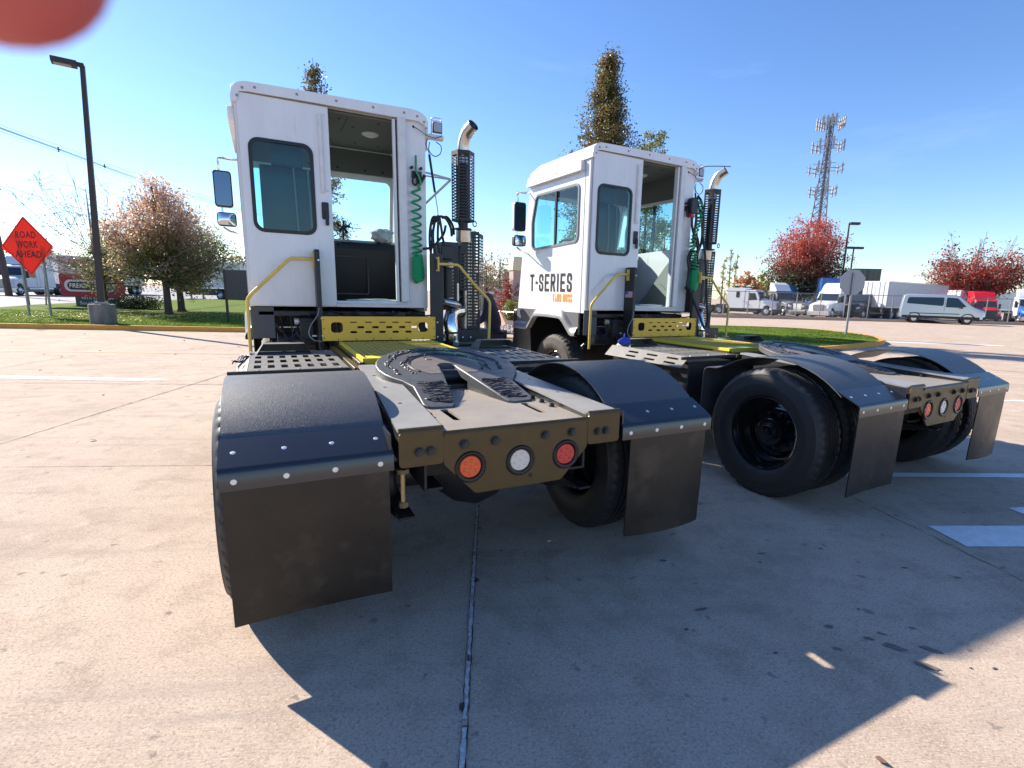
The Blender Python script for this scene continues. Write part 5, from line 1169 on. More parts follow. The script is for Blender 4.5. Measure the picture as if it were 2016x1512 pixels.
# ------------------------------------------------------------------ trees
fwh = Vector((math.sin(YAW), math.cos(YAW), 0)); rth = Vector((math.cos(YAW), -math.sin(YAW), 0))
def bez(a, b, c, n): return [a*(1-t)**2+b*2*t*(1-t)+c*t*t for t in [i/n for i in range(n+1)]]
def tree(name, label, cat, base, H, prof, th, trad, nleaf, ls, lm, seed, nlimb=26, ntwig=6, fork=.25, upright=.6, group=None, bark='bark', jit=.055, twig_r=.008, gap=.35, core=.35, dense=1.0, twlen=.28, limb_k=.34):
    """prof: list of (height fraction, radius in m) describing the crown; twigs and leaves follow limbs inside it"""
    rnd = random.Random(seed); root_ = empty(name, base); tag(root_, label, cat, group)
    def Rad(h):
        for (h0_, r0_), (h1_, r1_) in zip(prof[:-1], prof[1:]):
            if h0_ <= h <= h1_: return r0_+(r1_-r0_)*(h-h0_)/(h1_-h0_)
        return 0
    tb = MB(); lean = Vector((rnd.uniform(-.03, .03)*H, rnd.uniform(-.03, .03)*H, 0))
    top = H*.93; axis = [Vector((0, 0, 0))+lean*(t**2)+Vector((rnd.uniform(-.02, .02), rnd.uniform(-.02, .02), 0))*H*.3*t*(1-t)+Z*top*t for t in [i/10 for i in range(11)]]
    tb.tube([Vector((0, 0, -.05)), Vector((0, 0, .12))], trad*1.5, 10, False, trad*1.08); tb.tube([p for p in axis], trad, 9, True, trad*.10)
    tw = MB(); tips = []
    hmin, hmax = prof[0][0], prof[-1][0]
    for i in range(nlimb):
        u_ = (i+rnd.random())/nlimb; h = hmin+(hmax-hmin)*(u_**.9); az = rnd.random()*6.283; r_ = Rad(h)*(core+(1-core)*math.sqrt(rnd.random()))
        end = Vector((math.cos(az)*r_, math.sin(az)*r_, h*H)); zs = min(max(th, th+(h*H-th)*fork*rnd.uniform(.5, 1.5)), h*H*.95)
        st_ = axis[0].lerp(axis[-1], zs/top) if zs < top else axis[-1]; st_ = Vector((st_.x, st_.y, zs))
        mid = Vector((end.x*(1-upright)*.9, end.y*(1-upright)*.9, zs+(end.z-zs)*(.35+.15*rnd.random()))) if upright > .5 else Vector((end.x*.6, end.y*.6, zs+(end.z-zs)*.35))
        P = bez(st_, mid, end, 6); lr = trad*limb_k*(1-.6*u_); tb.tube(P, lr, 6, True, twig_r)
        for k in range(ntwig):
            t = rnd.uniform(.35, 1.0); j = int(t*5.99); p = P[j].lerp(P[j+1], t*6-j if j < 6 else 0)
            ln = Rad(h)*rnd.uniform(.5, 1.0)*twlen*2+.15; d = Vector((rnd.gauss(0, 1), rnd.gauss(0, 1), rnd.gauss(.55, .6))).normalized()
            q = p+d*ln; rq = math.hypot(q.x, q.y); mr_ = Rad(min(max(q.z/H, hmin), hmax))*1.08
            if rq > mr_ and rq > 0: q.x *= mr_/rq; q.y *= mr_/rq
            m_ = p.lerp(q, .5)+Vector((rnd.gauss(0, .05), rnd.gauss(0, .05), rnd.gauss(0, .05)))*ln
            tw.tube([p, m_, q], twig_r*1.2, 4, True, twig_r*.35); tips.append((p, m_, q, rnd.random()))
            for kk in range(2):
                d2 = (q-p).normalized()+Vector((rnd.gauss(0, .6), rnd.gauss(0, .6), rnd.gauss(.1, .5))); q2 = m_+d2.normalized()*ln*.45
                tw.tube([m_, q2], twig_r*.6, 3, True, twig_r*.2); tips.append((m_, m_.lerp(q2, .5), q2, rnd.random()))
    tk = tb.build('trunk', bark, root_, smooth=50); tw.build('twigs', bark if bark != 'bark' else 'twig', root_, smooth=0)
    if nleaf:
        live = [t for t in tips if t[3] > gap] or tips; lb = []; fb_ = []
        js = jit*max(r for _, r in prof)*1.6
        for i in range(nleaf):
            a, b, c, w_ = rnd.choice(live); t = rnd.random(); p = a.lerp(b, t*2) if t < .5 else b.lerp(c, t*2-1)
            p = p+Vector((rnd.gauss(0, js), rnd.gauss(0, js), rnd.gauss(0, js)*.8))
            s_ = ls*rnd.uniform(.6, 1.25); n1 = Vector((rnd.gauss(0, 1), rnd.gauss(0, 1), rnd.gauss(.3, 1))).normalized(); u = n1.orthogonal().normalized(); u.rotate(Matrix.Rotation(rnd.random()*6.28, 3, n1)); v_ = n1.cross(u)
            k = len(lb); lb += [p-u*s_, p-v_*s_*.55+n1*s_*.12, p+u*s_, p+v_*s_*.55+n1*s_*.12]; fb_.append((k, k+1, k+2, k+3))
        q = MB(); q.v = [tuple(x) for x in lb]; q.f = fb_; q.build('crown', lm, root_, smooth=0, fix=False)
    return root_
M['sign_orange'] = leaf_mat('fluorescent_orange_sheet', [(.95, .06, .015), (.90, .05, .015)], 2, .5, .5, 1)
LF = dict(
    tan=leaf_mat('tan_and_green_leaves', [(.09, .12, .03), (.20, .20, .06), (.46, .27, .17), (.66, .45, .34), (.80, .64, .54)], 7, .4, .5, .55, (1.5, 5.5, .10)),
    olive=leaf_mat('olive_leaves', [(.06, .10, .02), (.14, .18, .04), (.32, .29, .08), (.62, .50, .26)], 7, .35, .45, .8),
    pear=leaf_mat('bronze_pear_leaves', [(.035, .05, .016), (.07, .085, .025), (.17, .13, .04), (.34, .23, .09)], 6, .35, .45, .8),
    red=leaf_mat('red_maple_leaves', [(.03, .05, .018), (.06, .065, .02), (.20, .055, .025), (.34, .04, .025), (.48, .09, .06)], 4, .5, .4, .45, (2.2, 8.0, .24)),
    redonly=leaf_mat('scarlet_leaves', [(.06, .06, .02), (.22, .04, .025), (.42, .045, .03), (.58, .10, .06)], 4, .5, .4, .5),
    orange=leaf_mat('orange_leaves', [(.35, .14, .05), (.55, .24, .10), (.65, .36, .18)], 4, .5, .4, .5),
    yellow=leaf_mat('yellow_leaves', [(.30, .26, .05), (.5, .42, .10)], 4, .5, .4, .5),
    brown=leaf_mat('brown_hedge_leaves', [(.16, .11, .08), (.30, .20, .15), (.42, .30, .24)], 4, .7, .2, .6),
    green=leaf_mat('dark_shrub_leaves', [(.015, .03, .012), (.04, .07, .02), (.09, .11, .03)], 9, .5, .3, .8))
def hfor(px_base, py_base, py_top, z=.13, depth=None, px=None):
    b = gp(px_base, py_base, z) if depth is None else None
    if depth is not None:
        b = dp(px_base, 600, depth); b.z = z
    return b, zat(b, py_top)-z
dome = [(.22, .7), (.28, 1.9), (.38, 2.45), (.5, 2.4), (.66, 2.05), (.82, 1.45), (.93, .8), (1.0, .1)]
b, h = hfor(333, 620, 348)
tree('leafy_tree', 'rounded tree with pinkish tan and green leaves, nearer of two on the lawn', 'tree', b, h, dome, 1.5, .16, 26000, .060, LF['tan'], 4, 80, 7, fork=.22, upright=.35, gap=.05, core=.62, jit=.055, twlen=.2)
b, h = hfor(358, 613, 395)
tree('leafy_tree', 'lower green-leaved tree with a dark trunk just behind the rounded tan one', 'tree', b, h, [(.2, .9), (.28, 2.6), (.45, 3.1), (.62, 2.7), (.8, 1.8), (1.0, .2)], 1.4, .17, 13000, .064, LF['olive'], 7, 50, 6, fork=.25, upright=.35, gap=.08, core=.6)
b, h = hfor(200, 607, 352)
tree('bare_tree', 'nearly bare tree with long fine branches behind the light pole and the red sign', 'tree', b, h, [(.22, 1.2), (.35, 3.0), (.55, 4.3), (.8, 4.0), (1.0, 2.2)], 1.3, .13, 1100, .06, LF['tan'], 12, 52, 11, fork=.3, upright=.45, gap=.75, twig_r=.008, core=.35, twlen=.16, limb_k=.22, bark='twig')
b, h = hfor(205, 612, 455)
tree('leafy_tree', 'small thin-leaved pinkish tree whose trunk stands right behind the light pole', 'tree', b+rth*.15, h, [(.22, .5), (.34, 1.35), (.55, 1.6), (.8, 1.1), (1.0, .2)], 1.2, .10, 2600, .055, LF['tan'], 15, 22, 6, fork=.25, upright=.4, gap=.2)
b = dp(640, 600, 20.5); b.z = .0
tree('columnar_tree', 'slim pear tree rising behind the left cab, its sparse twin tops above the roof', 'tree', b, zat(b, 118), [(.15, .8), (.3, 1.3), (.5, 1.25), (.7, 1.05), (.86, .75), (.94, .5), (1.0, .22)], 1.2, .12, 13000, .050, LF['pear'], 22, 50, 6, fork=.75, upright=.8, gap=.25, core=.3, twlen=.2)
b = dp(1178, 600, 22.5); b.z = .0
tree('columnar_tree', 'dense bronze pear tree rising to a point behind the right cab', 'tree', b, zat(b, 104), [(.12, 1.1), (.28, 2.0), (.45, 1.85), (.62, 1.5), (.74, 1.2), (.84, .72), (.93, .42), (1.0, .10)], 1.2, .15, 52000, .052, LF['pear'], 25, 170, 7, fork=.8, upright=.8, gap=.08, core=.25, jit=.05, twlen=.2)
b = dp(1262, 600, 23.0); b.z = .0
tree('columnar_tree', 'small pear tree whose tip just clears the right cab roof', 'tree', b, zat(b, 258), [(.12, .9), (.4, 1.2), (.7, .9), (.9, .7), (1.0, .4)], 1.0, .10, 12000, .055, LF['olive'], 28, 40, 6, fork=.7, upright=.8, gap=.15)
b, h = hfor(1572, 619, 432, 0)
tree('red_maple', 'red and dark green maple with a broad crown standing in front of the lattice tower', 'tree', b, h, [(.22, .8), (.28, 2.6), (.38, 3.8), (.52, 4.25), (.68, 4.1), (.84, 3.4), (.95, 2.2), (1.0, .9)], 1.9, .24, 27000, .12, LF['red'], 31, 90, 8, fork=.15, upright=.35, gap=.38, core=.5, twig_r=.014)
b = dp(1903, 628, 58); b.z = 0
tree('red_maple', 'scarlet maple with bare upper branches spreading behind the silver van', 'tree', b, zat(b, 480), [(.28, .6), (.36, 2.2), (.48, 4.0), (.62, 4.7), (.76, 4.6), (.84, 4.0)], 1.7, .24, 17000, .13, LF['redonly'], 33, 70, 8, fork=.12, upright=.3, gap=.45, core=.45, twig_r=.014)
b = dp(1903, 628, 58.6); b.z = 0
tree('bare_tree', 'bare grey crown fanning out above the scarlet maple', 'tree', b, zat(b, 458), [(.5, 2.0), (.75, 3.6), (1.0, 3.4)], 1.7, .12, 260, .14, LF['redonly'], 34, 30, 6, fork=.1, upright=.3, twig_r=.016, twlen=.15)
for px, dep, top, rad, lm, lab, n, lsz in ((1463, 95, 535, 2.6, 'orange', 'orange tree behind the white tractor unit in the fenced yard', 2400, .28), (1497, 100, 541, 2.4, 'yellow', 'yellow tree beside the orange one behind the fenced yard', 1500, .28),
                                     (983, 48, 495, 3.6, 'brown', 'thin brownish tree with many bare branches seen between the two tractors', 1500, .13), (958, 44, 505, 2.6, 'tan', 'pinkish thin-leaved tree beside the near exhaust stack', 1300, .12), (1008, 40, 502, 2.4, 'brown', 'bare-branched tree just left of the right cab', 600, .10),
                                     (1000, 30, 543, .95, 'redonly', 'small round scarlet bush seen between the two tractors', 1500, .07), (10, 75, 512, 4.0, 'green', 'dark tree behind the utility pole at the far left', 2600, .25), (75, 90, 520, 4.0, 'brown', 'brownish tree far behind the orange road work sign', 2000, .25),
                                     (1645, 80, 560, 4.0, 'brown', 'leafless brown tree mass behind the black tractor unit', 1600, .22), (1820, 90, 565, 3.5, 'yellow', 'yellowing tree behind the box trailer', 1200, .25), (468, 80, 500, 3.6, 'brown', 'brown hazy tree just left of the near cab', 1800, .22),
                                     (1005, 70, 520, 5.0, 'brown', 'far brown tree behind the scarlet bush', 2500, .22), (2000, 90, 560, 4.5, 'brown', 'bare tree behind the red tractor unit at the right edge', 700, .2), (1300, 60, 430, 3.4, 'olive', 'greenish tree seen through the right cab doorway', 5200, .12), (1270, 55, 460, 3.2, 'tan', 'tan tree seen low through the right cab doorway', 3000, .12)):
    b = dp(px, 600, dep); b.z = 0; h = zat(b, top)
    tree('distant_tree', lab, 'tree', b, h, [(.08, rad*.6), (.3, rad*.95), (.55, rad), (.8, rad*.75), (1.0, rad*.15)], h*.1, .03*h, n, lsz, LF[lm], int(px), 26, 5, fork=.2, upright=.4, gap=.1, twig_r=.006+dep*.0001, group='trees in the distance')
for px, dep, top in ((1432, 100, 487), (1419, 105, 505), (1441, 110, 498)):
    b = dp(px, 600, dep); b.z = 0
    tree('poplar_tree', {1432: 'tall bare poplar just right of the far exhaust stack', 1419: 'pale poplar nearest the far exhaust stack', 1441: 'faint thin poplar on the right of its trio'}[px], 'tree', b, zat(b, top), [(.1, .8), (.5, 1.1), (1.0, .3)], 1.5, .2, 260, .2, LF['yellow'], px, 24, 4, fork=.9, upright=.85, twig_r=.02, group='poplars beyond the yard')
def shrub(name, label, cat, base, L_, W_, H_, n, lm, seed, s_=.04, ang=None):
    rnd = random.Random(seed); e = empty(name, base); tag(e, label, cat); U_ = rth if ang is None else Vector((math.cos(ang), math.sin(ang), 0)); N_ = Vector((-U_.y, U_.x, 0)); q = MB(); tw = MB()
    for i in range(26):
        p = U_*rnd.uniform(-L_, L_)*.8+N_*rnd.uniform(-W_, W_)*.7; t = p*1.25+Z*H_*rnd.uniform(.6, 1.0); tw.tube([p*.8, t], .012, 4, True, .004)
    for i in range(n):
        a, b_, c = rnd.gauss(0, 1), rnd.gauss(0, 1), rnd.gauss(0, 1); l_ = math.sqrt(a*a+b_*b_+c*c); k = rnd.random()**.35*(1+.14*math.sin(a*7/l_+seed)+.12*math.sin(b_*9/l_))
        p = U_*(a/l_*k*L_)+N_*(b_/l_*k*W_)+Z*(max(.02, (.42+.58*c/l_*k))*H_); nn = Vector((rnd.gauss(0, 1), rnd.gauss(0, 1), rnd.gauss(0, 1))).normalized(); u = nn.orthogonal().normalized()*s_; v_ = nn.cross(u)*.6
        q.add([p-u, p-v_, p+u, p+v_], [(0, 1, 2, 3)])
    tw.build('stems', 'bark', e, smooth=0); q.build('foliage', lm, e, smooth=0, fix=False); return e
shrub('low_shrub', 'dark spreading shrub at the foot of the red sign', 'shrub', gp(272, 608, .13), 1.35, .7, .75, 5200, LF['green'], 3, .035)
shrub('hedge', 'clipped yellow-green hedge block nearest the camera between the tractors', 'hedge', gp(1006, 628, .1), .5, .8, 1.0, 2600, LF['olive'], 4, .05)
shrub('hedge', 'clipped green hedge block further along the brick path', 'hedge', gp(1000, 612, .1), .8, 1.4, 1.1, 2200, LF['olive'], 5, .06)
shrub('flowering_bush', 'pinkish red bush against the front of the right tractor', 'bush', gp(1018, 634, .1), .22, .4, .75, 500, LF['redonly'], 6, .04)
# ------------------------------------------------------------------ street furniture on the left
b = gp(205, 637, .13)
lp = empty('light_pole', b); tag(lp, 'tall dark bronze light pole on a round stained concrete footing, left side', 'light pole')
MB().lathe((0, 0, 0), (0, 0, 1), [(-.13, .36), (.60, .36), (.635, .345), (.64, .30), (.64, 0)], 40).build('footing', 'concrete_block', lp, smooth=40)
H_ = zat(b, 128)-.13
q = MB(); wq = .072
q.add([(-wq*1.25, -wq*1.25, .66), (wq*1.25, -wq*1.25, .66), (wq*1.25, wq*1.25, .66), (-wq*1.25, wq*1.25, .66), *[(x_*wq*.8+rth.x*.40, y_*wq*.8+rth.y*.40, H_) for x_, y_ in ((-1, -1), (1, -1), (1, 1), (-1, 1))]], [(0, 1, 5, 4), (1, 2, 6, 5), (2, 3, 7, 6), (3, 0, 4, 7), (4, 5, 6, 7)])
q.build('pole', 'pole_brown', lp, smooth=0, bevel=.01)
q = MB(); q.box(-.19, -.19, .645, .19, .19, .67); q.box(-.15, -.15, .67, .15, .15, .72)
for sx in (-.14, .14):
    for sy in (-.14, .14): q.cyl((sx, sy, .64), (sx, sy, .76), .015, 6)
q.build('base_plate', 'galv', lp, smooth=0)
hd = MB(); A_ = (-rth*.80-fwh*.62).normalized(); B_ = Vector((-A_.y, A_.x, 0))
hd.obox(rth*.40+A_*.42+Z*(H_-.02), A_*.30, B_*.19, Z*.075); hd.obox(rth*.40+A_*.10+Z*(H_+.0), A_*.14, B_*.06, Z*.06)
hh = hd.build('lamp_head', 'pole_brown', lp, smooth=0, bevel=.02)
q = MB(); q.obox(rth*.40+A_*.46+Z*(H_-.10), A_*.20, B_*.13, Z*.006); q.build('lamp_lens', mat('lamp_glass', (.35, .3, .26), .2), hh, smooth=0)
# road work signs
def diamond(cpx, cpy, dep, half, U_, posts, label, words, back=False):
    c = dp(cpx, cpy, dep); e = empty('road_work_sign', (c.x, c.y, .13)); tag(e, label, 'road sign', 'orange road work signs')
    zc = c.z-.13; Nn = U_.cross(Z).normalized()
    q = MB().plate(rpoly([(-half, 0), (0, -half), (half, 0), (0, half)], .06), [], Z*zc, U_, Z, .012); q.build('sign_panel', 'sign_orange', e, smooth=30)
    if words:
        i_ = half-.055; q = MB().plate(rpoly([(-i_, 0), (0, -i_), (i_, 0), (0, i_)], .05), [rpoly([(-i_+.03, 0), (0, -i_+.03), (i_-.03, 0), (0, i_-.03)], .05)], Z*zc+Nn*.003, U_, Z, .003); q.build('sign_border', 'sign_black', e, smooth=0)
        for t_, w_, v_ in words: text(t_, Z*(zc+v_)-U_*w_/2+Nn*.003, U_, Z, w_, .245, 'sign_black', e, bold=.014, name='legend', space=1.1)
    for dx, lean in posts:
        q = MB(); a = U_*dx-Nn*.06; q.obox(a+Z*(zc/2-.05)+U_*lean/2, U_*.032, Nn*.025, Z*(zc/2+.1)+U_*lean/2) ; q.build('post', 'galv', e, smooth=0)
    return e
sU = (rth*.995-fwh*.10).normalized()
pA = gp(36, 632, .13); pB = gp(85, 627, .13); dA = (pA-CAM).dot(fw); dB = (pB-CAM).dot(fw)
diamond(53.5, 484.5, 19.9, 1.10, sU, ((-.44, 0), (.50, .04)), 'large orange ROAD WORK AHEAD diamond on two grey posts', (('ROAD', .86, .30), ('WORK', .92, -.06), ('AHEAD', 1.12, -.42)))
diamond(56, 492, 28.0, 1.10, (rth*.36+fwh*.93).normalized(), ((-.30, 0), (.42, .25)), 'second orange diamond sign mostly hidden behind the ROAD WORK AHEAD sign', ())
# utility pole and wires
b = dp(17, 575, 46); b.z = 0
up_ = empty('utility_pole', b); tag(up_, 'weathered wooden utility pole with a short crossarm at the far left edge', 'utility pole')
hp = zat(b, 366); MB().tube([(0, 0, 0), (-.10, 0, hp*.5), (-.25, 0, hp)], .26, 12, True, .17).build('pole', 'wood', up_)
MB().obox((-.1, 0, hp-.25), rth*.9, fwh*.06, Z*.06).build('crossarm', 'wood', up_, smooth=0)
def wire(pts, r, name, label, group='overhead wires across the sky'):
    q = MB().tube(smooth_path(pts, 8), r, 5); return tag(q.build(name, 'wire', None), label, 'wire', group)
for k, (ya_, yb_, yc_, r_) in enumerate(((246, 293, 383, .012), (251, 300, 388, .022), (253, 302, 391, .022), (258, 306, 394, .012))):
    wire([dp(-260, ya_-98, 22), dp(0, ya_, 30), dp(135, yb_, 37), dp(270, yb_+50, 48), dp(420, yc_+8, 66), dp(560, yc_+45, 90)], r_, 'overhead_wire',
         ['thin topmost wire of the bundle crossing the upper left sky', 'thick upper cable of the bundle crossing the upper left sky', 'thick second cable of the bundle crossing the upper left sky', 'lowest wire of the bundle crossing the upper left sky'][k])
q = MB()
for px, py, dd in ((115, 294, 35.5), (206, 327, 42)):
    p = dp(px, py, dd); q.obox(p, rth*.03, fwh*.03, Z*.17); q.obox(p, rth*.12, fwh*.03, Z*.02)
q.build('cable_spacers', 'wire', None, smooth=0); tag(bpy.data.objects['cable_spacers'], 'two small spacers clamped on the overhead cable bundle', 'cable clamp')
for k, (y0_, y1_) in enumerate(((368, 458), (380, 470))):
    wire([dp(15, y0_, 46), dp(130, y0_+35, 50), dp(250, y0_+62, 60), dp(420, y1_, 80)], .018, 'overhead_wire', ['upper slack wire running right from the utility pole', 'lower slack wire running right from the utility pole'][k], 'wires from the utility pole')
# dealership sign
b = gp(192, 603, .13); se = empty('monument_sign', b); tag(se, 'red and white FREIGHTLINER monument sign with address on a dark base', 'sign'); U_ = (rth*.998+fwh*.04).normalized(); Nn = U_.cross(Z).normalized()
dep_ = (b-CAM).dot(fw); k_ = dep_/FOC
def su(px): return (px-192)*k_*.985
zs_ = [zat(b, y)-.13 for y in (506, 540, 585, 604)]
q = MB(); q.obox(U_*(su(150)+su(236))/2+Z*zs_[2]/2-Nn*.22, U_*(su(236)-su(150))/2, Nn*.18, Z*zs_[2]/2); q.build('sign_base', 'sign_grey', se, smooth=0)
q = MB().plate(rpoly([(su(125), zs_[2]), (su(238), zs_[2]), (su(238), zs_[1]), (su(125), zs_[1])], .12), [], Vector((0, 0, 0)), U_, Z, .45); q.build('sign_cabinet', 'sign_red', se, smooth=30)
q = MB().plate([(su(125)+.02, zs_[1]), (su(238)-.02, zs_[1]), (su(238)-.02, zs_[0]), (su(125)+.02, zs_[0])], [], -Nn*.02, U_, Z, .40); q.build('upper_panel', 'sign_white', se, smooth=0)
def stad(u0, v0, u1, v1): return rr(u0, v0, u1, v1, (v1-v0)/2*.98, 8)
zc = (zs_[1]+zs_[2])/2-.02; u0, u1 = su(134), su(232); q = MB().plate(stad(u0, zc-.32, u1, zc+.32), [], Nn*.012, U_, Z, .01); q.build('badge_rim', 'sign_white', se)
q = MB().plate(stad(u0+.16, zc-.22, u1-.16, zc+.22), [], Nn*.02, U_, Z, .008); q.build('badge', 'sign_black', se)
text('FREIGHTLINER', U_*(u0+.27)+Z*(zc-.12)+Nn*.02, U_, Z, u1-u0-.50, .25, 'text_white', se, bold=.02, name='badge_lettering', shear=.15)
text('Campbell', U_*(su(130))+Z*(zs_[1]+.42)-Nn*.015, U_, Z, 2.4, .50, 'text_red', se, bold=.02, name='upper_lettering')
text('1015 Cranbury', U_*(su(163))+Z*.34-Nn*.035, U_, Z, 1.75, .17, 'text_white', se, bold=.0, name='address_lettering'); text('South River Rd', U_*(su(158))+Z*.08-Nn*.035, U_, Z, 2.0, .17, 'text_white', se, bold=.0, name='address_lettering')
# dark board on a post beside the near cab
b = gp(450, 635, .13); e = empty('board_sign', b); tag(e, 'back of a dark ribbed board on a thin black post, left of the near cab', 'sign'); H_ = zat(b, 531)-.13; h0_ = zat(b, 589)-.13
q = MB()
for i in range(14): q.box(i*.085, -.02, 0, i*.085+.075, .02, H_-h0_)
q.v = [tuple(rth*(x+.0)+fwh*y+Z*(z+h0_)) for x, y, z in q.v]; q.build('board_panel', 'sign_grey', e, smooth=0)
MB().obox(Z*H_/2, rth*.035, fwh*.03, Z*H_/2).build('post', 'pole_brown', e, smooth=0); MB().obox(rth*1.15+Z*H_/2, rth*.035, fwh*.03, Z*H_/2).build('post', 'pole_brown', e, smooth=0)
# ------------------------------------------------------------------ right island, stop sign, lamps, fence
isl = [gp(*p) for p in ((1737, 677), (1724, 670), (1690, 663), (1622, 655), (1543, 650), (1413, 646), (1370, 648), (1385, 672), (1500, 688), (1610, 692), (1695, 684), (1722, 682))]
ip = [Vector((p.x, p.y)) for p in smooth_path([(p.x, p.y, 0) for p in isl], 4)]
flat('island_lawn', [(p.x, p.y) for p in ip], .13, grass_m, None); tag(bpy.data.objects['island_lawn'], 'small kerbed grass island behind the right tractor', 'grass', kind='stuff')
kerb_poly('kerb', [(p.x, p.y) for p in ip]+[(ip[0].x, ip[0].y)], .17, .15)
def reg_i(rnd):
    c_ = sum((p for p in ip), Vector((0, 0)))/len(ip); k = rnd.randrange(len(ip)-1); a, b_ = rnd.random(), rnd.random()
    if a+b_ > 1: a, b_ = 1-a, 1-b_
    return c_+(ip[k]-c_)*a*.97+(ip[k+1]-c_)*b_*.97
blades('grass_blades', reg_i, 14000, 5, .02, .05, .13, gm, 'short green grass standing on the right island')
b = gp(1665, 659, .13); e = empty('stop_sign', b); tag(e, 'plain grey back of an octagonal stop sign on a post in the grass island', 'stop sign'); zc = zat(b, 556)-.13; d_ = (b-CAM).dot(fw)
r8 = .57; q = MB().plate([(r8*math.cos(R(22.5+45*i)), r8*math.sin(R(22.5+45*i))) for i in range(8)], [], Z*zc+fwh*.03, rth, Z, .008); q.build('sign_panel', mat('sign_back_grey', (.34, .33, .36), .45, metal=.3), e, smooth=0)
MB().obox(Z*(zc+.4)/2+rth*.0, rth*.04, fwh*.025, Z*(zc+.4)/2).build('post', 'galv', e, smooth=0)
for px, py, pt_, lab, dbl in ((1648, 622, 440, 'taller distant lamp post with a single head, right of the red maple', 0), (1663, 620, 488, 'shorter distant lamp post with two heads beside the taller one', 1)):
    b = gp(px, py); e = empty('lamp_post', b); tag(e, lab, 'lamp post', 'distant lamp posts'); H_ = zat(b, pt_)
    MB().tube([(0, 0, .7), (0, 0, H_)], .11, 8, True, .08).build('pole', 'pole_brown', e); MB().lathe((0, 0, 0), (0, 0, 1), [(0, .42), (.75, .42), (.78, 0)], 20).build('footing', 'concrete_block', e)
    q = MB(); q.obox(rth*.55+Z*H_, rth*.5, fwh*.25, Z*.12)
    if dbl: q.obox(-rth*.55+Z*H_, rth*.5, fwh*.25, Z*.12)
    q.build('lamp_head', 'pole_brown', e, smooth=0)
k0, k1 = gp(1395, 624), gp(2060, 641)
q = MB(); n = 30; vs = []
random.seed(8)
for i in range(n+1):
    p = k0.lerp(k1, i/n); hh = .22+random.uniform(-.05, .06)
    for off, z in ((-.9, 0), (-.4, hh*.8), (.2, hh), (1.0, .02)): vs.append((p.x+fwh.x*off, p.y+fwh.y*off, z))
q.add(vs, [(i*4+j, i*4+j+1, i*4+j+5, i*4+j+4) for i in range(n) for j in range(3)]); o = q.build('mulch_bank', 'dirt', None); o['kind'] = 'structure'
fe = empty('chain_link_fence', gp(1400, 622)); tag(fe, 'galvanised chain link fence along the truck yard behind the mulch bank', 'fence'); o_ = fe.location.copy()
f0, f1 = gp(1385, 622)+fwh*1.6, gp(2060, 640)+fwh*1.6; NP = 14
for i in range(NP+1):
    p = f0.lerp(f1, i/NP)-o_; MB().cyl((p.x, p.y, 0), (p.x, p.y, 2.25), .045, 8).build('fence_post', 'galv', fe)
q = MB()
for z in (2.2, .12): q.tube([Vector((f0.x, f0.y, z))-Vector((o_.x, o_.y, 0)), Vector((f1.x, f1.y, z))-Vector((o_.x, o_.y, 0))], .03, 6)
q.build('fence_rail', 'galv', fe)
q = MB(); Lf = (f1-f0).length; fd = (f1-f0).normalized()
m_ = 150
for i in range(m_):
    for sg in (-1, 1):
        a = f0+fd*(Lf*i/m_)-o_; b_ = a+fd*(2.1)*sg
        if 0 <= i+sg*2.1/Lf*m_ <= m_: q.tube([Vector((a.x, a.y, .1)), Vector((b_.x, b_.y, 2.2))], .0035, 3, False)
q.build('fence_mesh', 'galv', fe, smooth=0)
# ------------------------------------------------------------------ lattice tower
b = dp(1592, 600, 117); b.z = 0; tw_ = empty('cell_tower', b, R(20)); tag(tw_, 'tall lattice communications tower with rings of white antenna panels', 'tower'); H_ = zat(b, 232)
q = MB(); hb, ht = 3.0, .75
def leg(k, z):
    r_ = hb+(ht-hb)*min(1, z/(H_*.80)); a = R(120*k+10); return Vector((r_*math.cos(a), r_*math.sin(a), z))
nz_ = 22
for k in range(3):
    q.tube([leg(k, 0), leg(k, H_*.80)], .13, 6); q.tube([leg(k, H_*.80), leg(k, H_)], .10, 6)
    for i in range(nz_):
        z0_, z1_ = H_*i/nz_, H_*(i+1)/nz_; a, b_ = leg(k, z0_), leg((k+1) % 3, z1_); q.tube([a, b_], .055, 4); q.tube([leg((k+1) % 3, z0_), leg(k, z1_)], .055, 4); q.tube([leg(k, z1_), leg((k+1) % 3, z1_)], .05, 4)
for i in range(4): q.tube([(.25*math.cos(i*1.6), .25*math.sin(i*1.6), 2), (.2*math.cos(i*1.6), .2*math.sin(i*1.6), H_)], .09, 5)
q.build('lattice', 'tower', tw_, smooth=0)
random.seed(14); am = MB()
for zf, R_, nn_ in ((.975, 2.2, 12), (.86, 2.6, 11), (.745, 2.9, 7), (.63, 2.3, 6), (.44, 2.4, 5)):
    z = H_*zf
    for k in range(3):
        a0_ = R(120*k+70); c_ = Vector((R_*math.cos(a0_), R_*math.sin(a0_), z)); t_ = Vector((-math.sin(a0_), math.cos(a0_), 0))
        am.tube([(0, 0, z+.3), c_+Z*.3], .06, 4); am.tube([(0, 0, z-.4), c_-Z*.4], .06, 4)
        for dz in (-.45, .45): am.tube([c_-t_*R_*.75+Z*dz, c_+t_*R_*.75+Z*dz], .055, 4)
        for j in range(max(1, nn_//3)):
            p = c_+t_*R_*.72*(2*(j+.5)/max(1, nn_//3)-1)+Vector((math.cos(a0_), math.sin(a0_), 0))*.15; hh = random.uniform(.9, 1.35)
            MB().obox(p, t_*.19, Vector((math.cos(a0_), math.sin(a0_), 0))*.10, Z*hh*.9).build('antenna_panel', 'antenna', tw_, smooth=0); am.tube([p-Z*1.2, p+Z*1.3], .04, 4)
am.tube([(.3, 0, H_-2), (.3, 0, zat(b, 214))], .06, 4)
